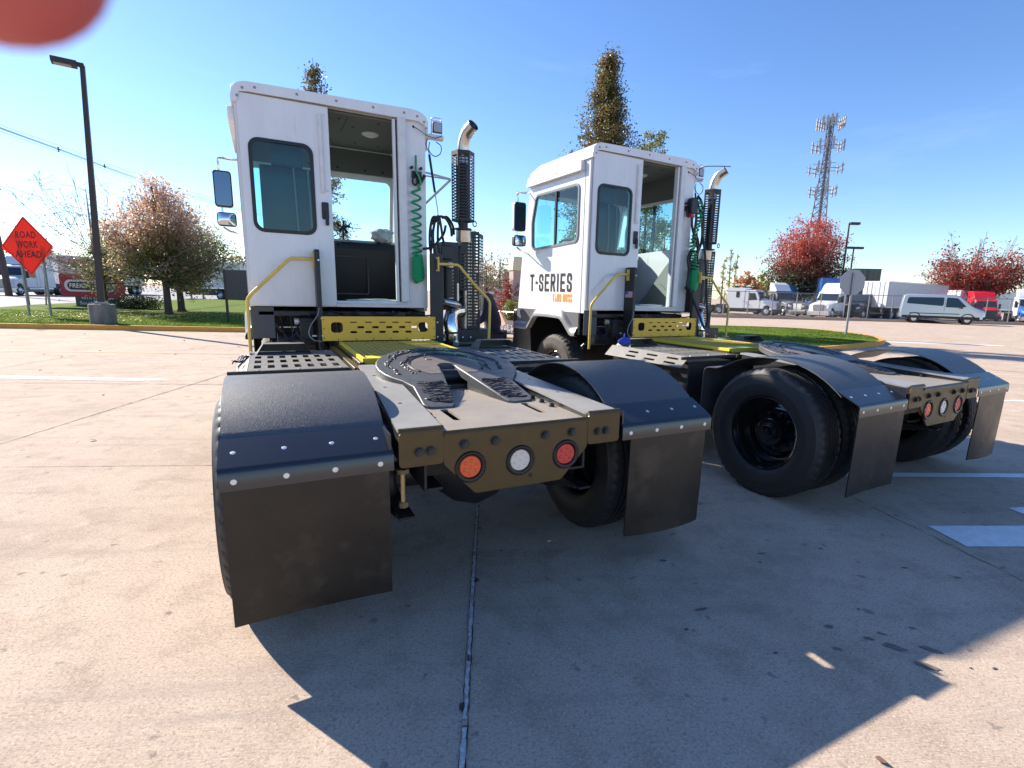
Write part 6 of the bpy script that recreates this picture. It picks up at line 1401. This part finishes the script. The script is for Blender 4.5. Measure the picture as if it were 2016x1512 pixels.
am.build('antenna_frames', 'tower', tw_, smooth=0)
# ------------------------------------------------------------------ vehicles in the background
def vwheel(par, x, y, r=.5, w_=.28, dual=0, rimm='alu', n=22):
    s = 1 if x > 0 else -1; W = w_+dual*.32
    t = MB().lathe((x, y, r), (-s, 0, 0), [(.02, r*.56), (0, r*.75), (.03, r*.96), (.06, r), (W-.06, r), (W-.03, r*.96), (W, r*.7), (W, .05)], n).build('wheel', 'rubber', par, smooth=40)
    MB().lathe((x, y, r), (-s, 0, 0), [(.03, r*.57), (.01, r*.54), (.05, r*.48), (.02 if not dual else .12, r*.30), (.0 if not dual else .03, r*.2), (-.01 if not dual else .0, 0)], n).build('rim', rimm, t, smooth=40)
def tractor_unit(label, front, heading, paint, hood=None, sleeper=True, roof='high', daycab=False, grille='greypaint', roofpaint=None, cabw=2.3, scl=.88, chrome=True, group='tractor units parked in the fenced yard'):
    e = empty('tractor_unit', front); tag(e, label, 'truck', group); e.scale = (scl, scl, scl); hood = hood or paint
    hx = Vector(heading).normalized(); e.rotation_euler = (0, 0, math.atan2(hx.y, hx.x)-math.pi/2)
    w_ = cabw/2; c0 = -1.75                                    # y of the windscreen foot
    hd = MB(); prof = [(-.10, .62), (-.12, 1.15), (-.25, 1.50), (-1.0, 1.68), (c0-.05, 1.82), (c0-.1, .75), (-1.35, .75), (-1.30, 1.0), (-1.08, 1.12), (-.82, 1.10), (-.60, .95), (-.52, .62)]
    n = len(prof); vs = []
    for x, k in ((-w_+.02, 0), (-w_*.62, 1), (w_*.62, 1), (w_-.02, 0)):
        for y, z in prof: vs.append((x, y-(.22 if k == 0 and y > -.6 else 0), z-(.16 if k == 0 and z > 1.2 else 0)))
    hd.add(vs, [(i*n+j, i*n+(j+1) % n, (i+1)*n+(j+1) % n, (i+1)*n+j) for i in range(3) for j in range(n)]+[tuple(range(n)), tuple(range(3*n, 4*n))[::-1]])
    hd.build('hood', hood, e, smooth=50, bevel=.04)
    q = MB().prism(rpoly([(-.52, .72), (.52, .72), (.60, 1.42), (-.60, 1.42)], .08), -.11, -.02, 'y'); g_ = q.build('grille', grille, e, smooth=30)
    q = MB()
    for k in range(7): q.box(-.50, -.015, .80+k*.085, .50, .0, .825+k*.085)
    q.build('grille_bars', 'alu' if chrome else 'blackplastic', g_, smooth=0)
    for s in (-1, 1):
        q = MB().prism(rpoly([(s*.66, .98), (s*1.02, 1.05), (s*1.04, 1.28), (s*.70, 1.22)], .04), -.30, -.12, 'y'); q.build('headlight', 'clear_lens', e)
    MB().prism(rpoly([(-.02, .28), (-.0, .72), (-.42, .74), (-.5, .28)], .05), -w_, w_).build('bumper', 'alu' if chrome else 'blackplastic', e, bevel=.04)
    rz = 2.75 if daycab else 2.55
    cb = MB().prism(rpoly([(c0, .75), (c0, 1.82), (c0-.42, 2.62), (c0-.6, 2.78), (c0-1.75, 2.80), (c0-1.75, .75)], .08), -w_, w_).build('cab', paint, e, smooth=40, bevel=.05)
    MB().plate([(-w_+.10, 0), (w_-.10, 0), (w_-.18, .80), (-w_+.18, .80)], [], (0, c0+.015, 1.85), X, Vector((0, -.42, .80)).normalized(), .03).build('windshield', 'darkglass', e)
    for s in (-1, 1):
        q = MB().prism(rpoly([(c0-.30, 1.70), (c0-.58, 2.42), (c0-1.22, 2.42), (c0-1.22, 1.64)], .06), s*w_-.02*s, s*w_+.012*s); q.build('side_window', 'darkglass', e)
        MB().box(s*(w_+.004), c0-1.33, .85, s*(w_+.008), c0-1.31, 2.5).build('door_seam', 'blackplastic', e)
        q = MB().prism(rr(s*(w_+.16)-.12, 1.62, s*(w_+.16)+.12, 2.25, .05), c0+.0, c0+.12, 'y'); q.tube([(s*w_, c0-.1, 2.2), (s*(w_+.16), c0+.05, 2.2)], .02, 5); q.build('mirror', 'blackplastic', e)
    yb = c0-1.75
    if sleeper:
        H = 3.85 if roof == 'high' else 3.0
        q = MB(); q.prism(rpoly([(yb+.02, .75), (yb+.02, 2.79), (yb+.9, 2.85), (yb+.2, H-.2), (yb-.3, H), (yb-2.0, H), (yb-2.0, .75)], .10), -w_-.02, w_+.02); sl_ = q.build('sleeper', paint, e, smooth=40, bevel=.06)
        for s in (-1, 1):
            q = MB(); q.prism(rr(yb-.95, 1.9, yb-.55, 2.55, .06), s*(w_+.01), s*(w_+.035)); q.prism(rpoly([(yb-1.2, 3.0), (yb-.7, 3.0), (yb-.6, 3.15), (yb-1.2, 3.25)], .04), s*(w_+.01), s*(w_+.035)); q.build('sleeper_window', 'darkglass', sl_)
        ye = yb-2.0
    elif roof == 'high':
        q = MB(); q.prism(rpoly([(c0-.55, 2.78), (c0-1.1, 3.5), (c0-1.72, 3.75), (c0-1.74, 2.78)], .10), -w_+.12, w_-.12); q.build('roof_fairing', roofpaint or paint, e, smooth=40, bevel=.08); ye = yb
    else: ye = yb
    q = MB()
    for s in (-1, 1): q.box(s*.45-.05, ye-2.6, .75, s*.45+.05, -.5, 1.0)
    q.box(-.5, ye-1.5, 1.0, .5, ye-.7, 1.12); q.build('frame_rails', 'blackplastic', e)
    for s in (-1, 1):
        q = MB(); q.cyl((s*(w_-.28), c0-.25, .62), (s*(w_-.28), ye+.35, .62), .30, 18); q.build('fuel_tank', 'alu' if chrome else 'blackplastic', e)
        q = MB(); q.box(s*(w_-.05), c0-1.6, .42, s*(w_+.05), c0-.2, .46); q.box(s*(w_-.05), c0-1.6, .70, s*(w_+.05), c0-.2, .74); q.build('cab_step', 'galv', e)
        vwheel(e, s*(w_-.02), -1.0, .5); vwheel(e, s*(w_-.02), ye-.85, .5, dual=1); vwheel(e, s*(w_-.02), ye-2.1, .5, dual=1)
    return e
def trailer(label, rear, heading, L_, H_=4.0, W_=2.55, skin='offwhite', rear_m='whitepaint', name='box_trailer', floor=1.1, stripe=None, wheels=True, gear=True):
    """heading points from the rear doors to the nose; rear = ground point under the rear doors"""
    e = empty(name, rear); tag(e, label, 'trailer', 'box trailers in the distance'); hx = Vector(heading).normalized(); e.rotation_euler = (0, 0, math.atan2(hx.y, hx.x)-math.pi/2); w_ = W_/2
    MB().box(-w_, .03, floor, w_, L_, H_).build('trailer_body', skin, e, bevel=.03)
    q = MB()
    for s in (-1, 1): q.box(s*w_-.02 if s > 0 else -w_-.02, 0.0, floor, s*w_+.02 if s > 0 else -w_+.02, L_, floor+.10); q.box(s*w_-.02 if s > 0 else -w_-.02, 0, H_-.08, s*w_+.02 if s > 0 else -w_+.02, L_, H_+.01)
    for k in range(int(L_/.6)):
        for s in (-1, 1): q.box(min(s*w_, s*(w_+.012)), .3+k*.6, floor+.1, max(s*w_, s*(w_+.012)), .33+k*.6, H_-.08)
    q.build('side_rails', 'alu', e, smooth=0)
    dr_ = MB().box(-w_+.05, -.03, floor+.05, -.01, .03, H_-.05).box(.01, -.03, floor+.05, w_-.05, .03, H_-.05).build('rear_doors', rear_m, e, bevel=.02)
    q = MB()
    for x in (-.75, -.35, .35, .75): q.cyl((x, -.045, floor+.05), (x, -.045, H_-.05), .012, 6)
    q.build('lock_rods', 'galv', dr_)
    q = MB(); q.box(-w_+.2, -.02, .50, w_-.2, .06, .60); q.box(-.8, -.02, .55, -.7, .06, floor); q.box(.7, -.02, .55, .8, .06, floor); q.build('underride_guard', 'galv', e)
    q = MB(); q.box(-.5, .2, floor-.25, -.38, L_-.5, floor); q.box(.38, .2, floor-.25, .5, L_-.5, floor); q.box(-w_+.1, L_*.30, .45, -w_+.12, L_*.72, floor) ; q.build('under_frame', 'blackplastic', e)
    if wheels:
        for s in (-1, 1): vwheel(e, s*(w_-.03), 1.3, .5, dual=1); vwheel(e, s*(w_-.03), 2.55, .5, dual=1)
    if gear:
        q = MB()
        for s in (-1, 1): q.box(s*.7-.06, L_-2.9, .05, s*.7+.06, L_-2.78, floor); q.box(s*.7-.14, L_-2.98, .0, s*.7+.14, L_-2.70, .05)
        q.build('landing_gear', 'galv', e)
    if stripe:
        q = MB().box(-w_-.015, L_-.9, floor, -w_-.005, L_, H_); q.build('stripe_panel', stripe, e)
    return e
def WP(a, b, z=0): v = CAM+rth*a+fwh*b; return Vector((v.x, v.y, z))
def dirw(a, b): return (rth*a+fwh*b).normalized()
# left: sleeper tractor with its trailer on the road
D2 = dirw(-.20, .98)
tractor_unit('white sleeper tractor with an orange panel behind it, driving on the road at far left', WP(-49.5, 47.5), -D2, 'whitepaint', grille='greypaint', scl=1.0, group='large trucks on the road at left')
e = trailer('white semi trailer behind the far left tractor, partly hidden by the red sign', WP(-49.5, 47.5)+D2*21.8, -D2, 14.2, 4.05, skin='whitepaint', stripe='orangepaint')
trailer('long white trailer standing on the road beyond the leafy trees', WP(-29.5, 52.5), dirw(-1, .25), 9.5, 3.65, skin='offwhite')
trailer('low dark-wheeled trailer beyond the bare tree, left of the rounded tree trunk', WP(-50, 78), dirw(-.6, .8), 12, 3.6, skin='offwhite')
# right: the fenced yard
tractor_unit('white sleeper tractor with a dark grille, first from the left in the fenced yard', WP(22.2, 51.0), dirw(.75, -.66), 'whitepaint', grille='greypaint', roof='low', chrome=False)
tractor_unit('grey tractor with a silver grille and white roof fairing, second from left', WP(24.4, 52.0), dirw(.30, -.95), 'greypaint', hood='greypaint', sleeper=False, roofpaint='whitepaint', grille='alu')
tractor_unit('tractor with a bright blue roof fairing, just left of the red maple\'s trunk', WP(27.2, 56.0), dirw(.35, -.94), 'silverpaint', sleeper=False, roofpaint='cyanpaint', grille='alu')
tractor_unit('white day cab tractor facing left, just right of the red maple\'s trunk', WP(25.0, 49.2), dirw(-.80, -.60), 'whitepaint', sleeper=False, roofpaint='whitepaint')
trailer('royal blue box trailer standing behind the white day cab', WP(29.4, 55.0), dirw(.3, .95), 9, 3.9, skin='bluepaint', rear_m='bluepaint', gear=False)
tractor_unit('black sleeper tractor facing left beside the distant lamp posts', WP(28.6, 50.5), dirw(-.85, -.52), 'blackpaint', grille='blackplastic', chrome=False)
trailer('black box trailer behind the back of the stop sign', WP(33.2, 56.0), dirw(.2, .98), 10, 5.0, skin='blackpaint', rear_m='blackpaint', gear=False)
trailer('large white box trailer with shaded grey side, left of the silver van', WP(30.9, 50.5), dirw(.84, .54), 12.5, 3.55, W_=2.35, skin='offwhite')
tractor_unit('red sleeper tractor right of the silver van', WP(43.9, 52.5), dirw(-.35, -.94), 'redpaint', grille='blackplastic', chrome=False, scl=.78)
trailer('white box trailer behind the red tractor', WP(43.5, 58.0), dirw(.95, .3), 11, 3.1, skin='whitepaint')
tractor_unit('white tractor cut by the right edge of the picture, beside the red one', WP(46.0, 50.0), dirw(-.45, -.90), 'whitepaint', hood='bluepaint', sleeper=False, roofpaint='whitepaint')
# passenger van
vb = WP(34.6, 42.2); van = empty('passenger_van', vb); hx = dirw(.86, -.50); van.rotation_euler = (0, 0, math.atan2(hx.y, hx.x)-math.pi/2); tag(van, 'silver passenger van with dark windows parked in front of the scarlet maple', 'van')
sideP = [(0.0, .42), (.02, .85), (-.08, 1.14), (-.82, 1.42), (-1.68, 2.22), (-2.0, 2.32), (-5.2, 2.34), (-5.42, 2.20), (-5.55, 1.1), (-5.55, .45)]
q = MB(); n = len(sideP); vs = []
for x, k in ((-1.02, 0), (-.90, 1), (.90, 1), (1.02, 0)):
    for y, z in sideP: vs.append((x*(1-.10*max(0, (z-1.1))), y-(.16 if (k == 0 and y > -.5) else 0), z-(.05 if k == 0 and z > 1.9 else 0)))
q.add(vs, [(i*n+j, i*n+(j+1) % n, (i+1)*n+(j+1) % n, (i+1)*n+j) for i in range(3) for j in range(n)]+[tuple(range(n)), tuple(range(3*n, 4*n))[::-1]])
q.build('body', 'silverpaint', van, smooth=40, bevel=.05, seg=3)
def sidepl(pts, out, m, name):
    for s in (-1, 1):
        vs = [(s*(1.02+out)*(1-.10*max(0, z-1.1)), y, z) for y, z in pts]; vs += [(s*(.98)*(1-.10*max(0, z-1.1)), y, z) for y, z in pts]; n = len(pts)
        MB().add(vs, [tuple(range(n)), tuple(range(n, 2*n))]+[(i, (i+1) % n, (i+1) % n+n, i+n) for i in range(n)]).build(name, m, van, smooth=0)
sidepl(rpoly([(-1.22, 1.40), (-1.85, 2.06), (-2.55, 2.10), (-2.55, 1.34), (-1.8, 1.32)], .06), .012, 'darkglass', 'front_window')
sidepl(rpoly([(-2.72, 1.42), (-2.72, 2.10), (-5.1, 2.08), (-5.2, 1.58)], .10), .012, 'darkglass', 'rear_windows')
sidepl([(-.3, .42), (-.3, .62), (-5.4, .62), (-5.4, .42)], .02, 'blackplastic', 'lower_trim'); sidepl([(-1.6, .78), (-1.6, .84), (-4.9, .84), (-4.9, .78)], .02, 'blackplastic', 'rub_strip')
sidepl([(-2.63, .62), (-2.62, .62), (-2.62, 1.95), (-2.63, 1.95)], .006, 'blackplastic', 'door_gap')
MB().plate([(-.84, 0), (.84, 0), (.74, 1.02), (-.74, 1.02)], [], (0, -.87, 1.47), X, Vector((0, -.86, .80)).normalized(), .03).build('windshield', 'darkglass', van)
q = MB().prism(rpoly([(-.62, .78), (.62, .78), (.55, 1.02), (-.55, 1.02)], .05), -.06, .035, 'y'); q.build('grille', 'blackplastic', van)
q = MB().prism(rr(-.98, .40, .98, .66, .05), -.30, .05, 'y'); q.build('bumper', 'blackplastic', van, bevel=.03); MB().box(-.20, .05, .48, .20, .06, .60).build('number_plate', 'text_white', van)
for s in (-1, 1):
    q = MB(); q.add([(s*.64, .0, .86), (s*.97, -.20, .92), (s*.96, -.50, 1.10), (s*.66, -.13, 1.08), (s*.64, -.1, .86), (s*.93, -.30, .92), (s*.92, -.6, 1.06), (s*.62, -.25, 1.04)], [(0, 1, 2, 3), (4, 7, 6, 5), (0, 4, 5, 1), (1, 5, 6, 2), (2, 6, 7, 3), (3, 7, 4, 0)]); q.build('headlight', 'clear_lens', van)
    q = MB().prism(rr(s*1.14-.10, 1.25, s*1.14+.10, 1.52, .04), -1.58, -1.48, 'y'); q.build('side_mirror', 'blackplastic', van)
    vwheel(van, s*1.0, -1.05, .36, .22); vwheel(van, s*1.0, -4.55, .36, .22)
    for wy in (-1.05, -4.55): MB().tube([(s*1.03, wy+.44*math.cos(R(k_a)), .40+.44*math.sin(R(k_a))) for k_a in range(-10, 191, 20)], .035, 6).build('wheel_arch', 'blackplastic', van)
# ------------------------------------------------------------------ between the two tractors
flat('gravel_bed', [gp(952, 654), gp(1012, 659), gp(1030, 652), gp(1030, 640), gp(950, 640)], .05, 'gravel')
random.seed(31); q = MB()
for _ in range(1100):
    a, b_ = random.random(), random.random(); p = gp(952+62*a, 655-14*b_, .05); s_ = random.uniform(.03, .09)
    q.add([(p.x+s_*x, p.y+s_*y, .05+s_*z) for x, y, z in ((1, 0, 0), (-.5, .9, 0), (-.6, -.8, 0), (.1, .1, .9))], [(0, 1, 3), (1, 2, 3), (2, 0, 3)])
tag(q.build('river_stones', mat('pale_river_stones', (.62, .52, .46), .8, col2=(.16, .12, .12), nscale=5, nstr=.2), None, smooth=0), 'pale rounded stones heaped along the bed between the tractors', 'stones', kind='stuff')
flat('brick_path', [gp(958, 640, .06), gp(997, 642, .06), gp(974, 589, .06), gp(962, 589, .06)], .06, 'brick')
flat('mulch_bed', [gp(997, 643, .058), gp(1050, 646, .058), gp(1050, 600, .058), gp(990, 592, .058), gp(975, 590, .058)], .058, 'dirt')
kerb_poly('kerb', [gp(920, 664), gp(1035, 668)], .2, .05); bpy.data.objects['kerb'].data
def gate(label, p0, p1, z, r_=.05, n_=6, post=None):
    p0 = Vector((p0.x, p0.y, 0)); p1 = Vector((p1.x, p1.y, 0)); e = empty('barrier_arm', p0); tag(e, label, 'barrier', 'red and white barrier arms')
    for k in range(n_):
        a = (p1-p0)*k/n_+Z*z; b_ = (p1-p0)*(k+1)/n_+Z*z; MB().tube([a, b_], r_, 6).build('arm_section', 'redpaint' if k % 2 == 0 else 'whitepaint', e)
    MB().box(-.07, -.07, 0, .07, .07, z+.1).build('post', 'greypaint', e)
gate('long red and white barrier arm far behind the hedges', dp(952, 600, 40), dp(1004, 600, 40), zat(dp(980, 600, 40), 576.5), .10, 5)
gate('low red and white barrier rail across the brick path', dp(962, 600, 24), dp(1012, 600, 22.5), .68, .035, 5)
b = dp(980, 600, 23.3); e = empty('marker_stake', (b.x, b.y, .06)); tag(e, 'thin dark stake standing on the brick path', 'stake'); MB().tube([(0, 0, 0), (0, 0, .85)], .03, 6, True, .02).build('stake_body', 'bark', e); MB().lathe((0, 0, .78), (0, 0, 1), [(0, .04), (.05, .04), (.06, 0)], 8).build('stake_cap', 'redpaint', e)
b = dp(1015, 600, 30); b.z = 0; e = empty('gate_pillar', b); tag(e, 'pinkish stone pillar with a cream cap beside the right cab front', 'pillar'); H_ = zat(b, 506)
MB().box(-.30, -.3, 0, .30, .3, H_-.75).build('shaft', mat('pink_stone', (.5, .38, .34), .9, col2=(.42, .3, .27), nscale=8), e, bevel=.02); MB().prism(rpoly([(-.36, H_-.75), (.36, H_-.75), (.30, H_), (-.30, H_)], .03), -.33, .33, 'y').build('cap', mat('cream_cap', (.75, .66, .45), .7), e, bevel=.02)
b = dp(1000, 600, 42); MB_ = empty('utility_cabinet', (b.x, b.y, 0)); tag(MB_, 'pale grey wall panel behind the far barrier arm', 'wall'); MB().obox(Z*.9+rth*.6, rth*1.6, fwh*.1, Z*.9).build('wall_panel', 'offwhite', MB_, smooth=0)
# ------------------------------------------------------------------ person standing between the tractors
def person(loc, rz):
    e = empty('person', loc, rz); tag(e, 'person in a dark navy jacket and trousers leaning forward behind the near exhaust stack', 'person')
    def skinned(name, joints, edges, m, sub=2, par=None):
        me = bpy.data.meshes.new(name); me.from_pydata([j[0] for j in joints], edges, []); o = bpy.data.objects.new(name, me); COL.objects.link(o); o.parent = par or e
        sk = o.modifiers.new('skin', 'SKIN'); sk.use_smooth_shade = True
        for i, j in enumerate(joints): me.skin_vertices[0].data[i].radius = (j[1], j[2] if len(j) > 2 else j[1])
        me.skin_vertices[0].data[0].use_root = True
        s_ = o.modifiers.new('sub', 'SUBSURF'); s_.levels = sub; s_.render_levels = sub
        dg = bpy.context.evaluated_depsgraph_get(); dg.update(); m2 = bpy.data.meshes.new_from_object(o.evaluated_get(dg)); o.modifiers.clear(); o.data = m2; m2.materials.clear(); m2.materials.append(M[m] if isinstance(m, str) else m)
        m2.polygons.foreach_set('use_smooth', [True]*len(m2.polygons)); return o
    # faces -x (towards the cab), leans forward
    J = [((0, 0, .95), .15, .12), ((-.05, 0, 1.14), .155, .12), ((-.13, 0, 1.36), .18, .135), ((-.19, 0, 1.47), .09, .08), ((-.23, 0, 1.53), .055), ((-.27, 0, 1.60), .075, .085), ((-.285, 0, 1.68), .07, .08),
         ((-.11, .20, 1.42), .062), ((-.20, .27, 1.17), .048), ((-.40, .24, 1.05), .034), ((-.46, .23, 1.03), .028),
         ((-.11, -.20, 1.42), .062), ((-.14, -.29, 1.16), .048), ((-.36, -.27, 1.02), .034), ((-.42, -.26, 1.0), .028),
         ((.0, .10, .86), .105), ((-.03, .11, .50), .068), ((.03, .11, .10), .044), ((-.03, .11, .05), .04), ((-.15, .12, .04), .035),
         ((.0, -.10, .86), .105), ((.02, -.11, .50), .068), ((.08, -.11, .10), .044), ((.02, -.11, .05), .04), ((-.10, -.12, .04), .035)]
    E_ = [(0, 1), (1, 2), (2, 3), (3, 4), (4, 5), (5, 6), (2, 7), (7, 8), (8, 9), (9, 10), (2, 11), (11, 12), (12, 13), (13, 14), (0, 15), (15, 16), (16, 17), (17, 18), (18, 19), (0, 20), (20, 21), (21, 22), (22, 23), (23, 24)]
    body = skinned('body', J, E_, 'skin')
    JJ = [(p, a*1.10+.012, (c[0] if c else a)*1.10+.012) for p, a, *c in J]
    bm_ = body.data; bm_.materials.append(M['navy'])
    for p_ in bm_.polygons:
        if p_.center.z < 1.50 and (p_.center.x > -.36): p_.material_index = 1
    skinned('jacket', [JJ[i] for i in (0, 1, 2, 3, 7, 8, 9, 11, 12, 13)], [(0, 1), (1, 2), (2, 3), (2, 4), (4, 5), (5, 6), (2, 7), (7, 8), (8, 9)], 'navy')
    skinned('trousers', [JJ[i] for i in (0, 15, 16, 17, 20, 21, 22)], [(0, 1), (1, 2), (2, 3), (0, 4), (4, 5), (5, 6)], 'navy')
    for s in (17, 22): skinned('shoe', [(J[s][0], .055), (J[s+1][0], .052), (J[s+2][0], .042)], [(0, 1), (1, 2)], 'dash')
    gl_ = mat('purple_blue_glove', (.10, .09, .42), .45)
    for h_, sy in ((10, 1), (14, -1)):
        c = Vector(J[h_][0]); jj = [(c, .03, .02), (c+Vector((-.05, 0, -.01)), .036, .018)]; ee = [(0, 1)]
        hnd = skinned('glove', jj+[(c+Vector((-.085, 0, -.015)), .034, .016)], [(0, 1), (1, 2)], gl_, 2)
        for k in range(4):
            b0_ = c+Vector((-.085, (k-1.5)*.019, -.015)); l_ = (.062, .075, .070, .055)[k]; skinned('finger', [(b0_, .0095), (b0_+Vector((-l_*.5, 0, -.008)), .009), (b0_+Vector((-l_*.85, 0, -.030)), .008), (b0_+Vector((-l_*.9, 0, -.052)), .007)], [(0, 1), (1, 2), (2, 3)], gl_, 1, hnd)
        b0_ = c+Vector((-.03, -sy*.03, -.01)); skinned('thumb', [(b0_, .011), (b0_+Vector((-.03, -sy*.018, -.012)), .010), (b0_+Vector((-.055, -sy*.012, -.025)), .008)], [(0, 1), (1, 2)], gl_, 1, hnd)
    hc = Vector((-.29, 0, 1.665)); hm = MB()
    def sph(c, rx, ry, rz_, n=16, m=10, z0=-1):
        q = MB()
        for i in range(m+1):
            th = math.pi*i/m
            for j in range(n): a = 2*math.pi*j/n; q.v.append((c[0]+rx*math.sin(th)*math.cos(a), c[1]+ry*math.sin(th)*math.sin(a), max(c[2]+rz_*math.cos(th), c[2]+rz_*z0)))
        q.f = [(i*n+j, i*n+(j+1) % n, (i+1)*n+(j+1) % n, (i+1)*n+j) for i in range(m) for j in range(n)]; return q
    hq = sph(hc+Vector((.012, 0, .02)), .098, .083, .105, z0=-.1); hq.build('hair', 'hair', e, smooth=60)
    nq = MB().lathe(hc+Vector((-.085, 0, -.015)), (-1, 0, -.25), [(0, .016), (.016, .011), (.024, 0)], 8); nq.build('nose', 'skin', body)
    for sy in (-1, 1):
        sph(hc+Vector((-.082, sy*.032, .008)), .010, .012, .009, 8, 6).build('eye', 'text_white', body); sph(hc+Vector((.0, sy*.084, -.005)), .018, .010, .03, 8, 6).build('ear', 'skin', body)
    MB().obox(hc+Vector((-.088, 0, -.055)), (.004, 0, 0), (0, .022, 0), (0, 0, .004)).build('mouth', 'text_red', body, bevel=.003)
    return e
pp = WP(-.80, 7.9); person((pp.x, pp.y, 0), R(-25))
# ------------------------------------------------------------------ the photographer's own fingertip, a real finger close to the lens
fm = bpy.data.materials.new('backlit_finger_skin'); fm.use_nodes = True; bb_ = fm.node_tree.nodes['Principled BSDF']
bb_.inputs['Base Color'].default_value = (.42, .09, .09, 1); bb_.inputs['Roughness'].default_value = .5
bb_.inputs['Subsurface Weight'].default_value = .6; bb_.inputs['Subsurface Radius'].default_value = (1.0, .12, .06); bb_.inputs['Subsurface Scale'].default_value = .006
def near(px, py, dep): return CAM+ray(px, py)*dep
ax_ = [(-32, -144, .0315, .0066), (-80, -215, .032, .0076), (-160, -290, .033, .0084), (-220, -330, .036, .0088), (-300, -360, .042, .0092), (-500, -520, .052, .0088), (-760, -700, .066, .0098)]
c_ = [near(a, b, d) for a, b, d, r in ax_]; rad_ = [r for *_, r in ax_]
N0 = 20; q = MB(); P = []; rs = []
for i in range(len(c_)-1):
    for k in range(5):
        t = k/5; P.append(c_[i].lerp(c_[i+1], t)); rs.append(rad_[i]*(1-t)+rad_[i+1]*t)
tip_d = (P[0]-P[3]).normalized(); cap = []
for k in range(7):
    a = math.pi/2*(1-k/7); cap.append((P[0]+tip_d*rs[0]*math.sin(a), rs[0]*math.cos(a)))
P = [c for c, _ in cap]+P; rs = [max(r, 1e-5) for _, r in cap]+rs; pre = None
for i, p in enumerate(P):
    t = (P[min(i+1, len(P)-1)]-P[max(i-1, 0)]).normalized(); u = (fw.cross(t)).normalized(); v_ = t.cross(u)
    for j in range(N0): a = 2*math.pi*j/N0; q.v.append(tuple(p+u*rs[i]*math.cos(a)+v_*rs[i]*.88*math.sin(a)))
q.f = [(i*N0+j, i*N0+(j+1) % N0, (i+1)*N0+(j+1) % N0, (i+1)*N0+j) for i in range(len(P)-1) for j in range(N0)]
fo_ = q.build('finger', fm, None, smooth=80)
tag(fo_, 'blurred red fingertip of the photographer in the top left corner', 'finger')
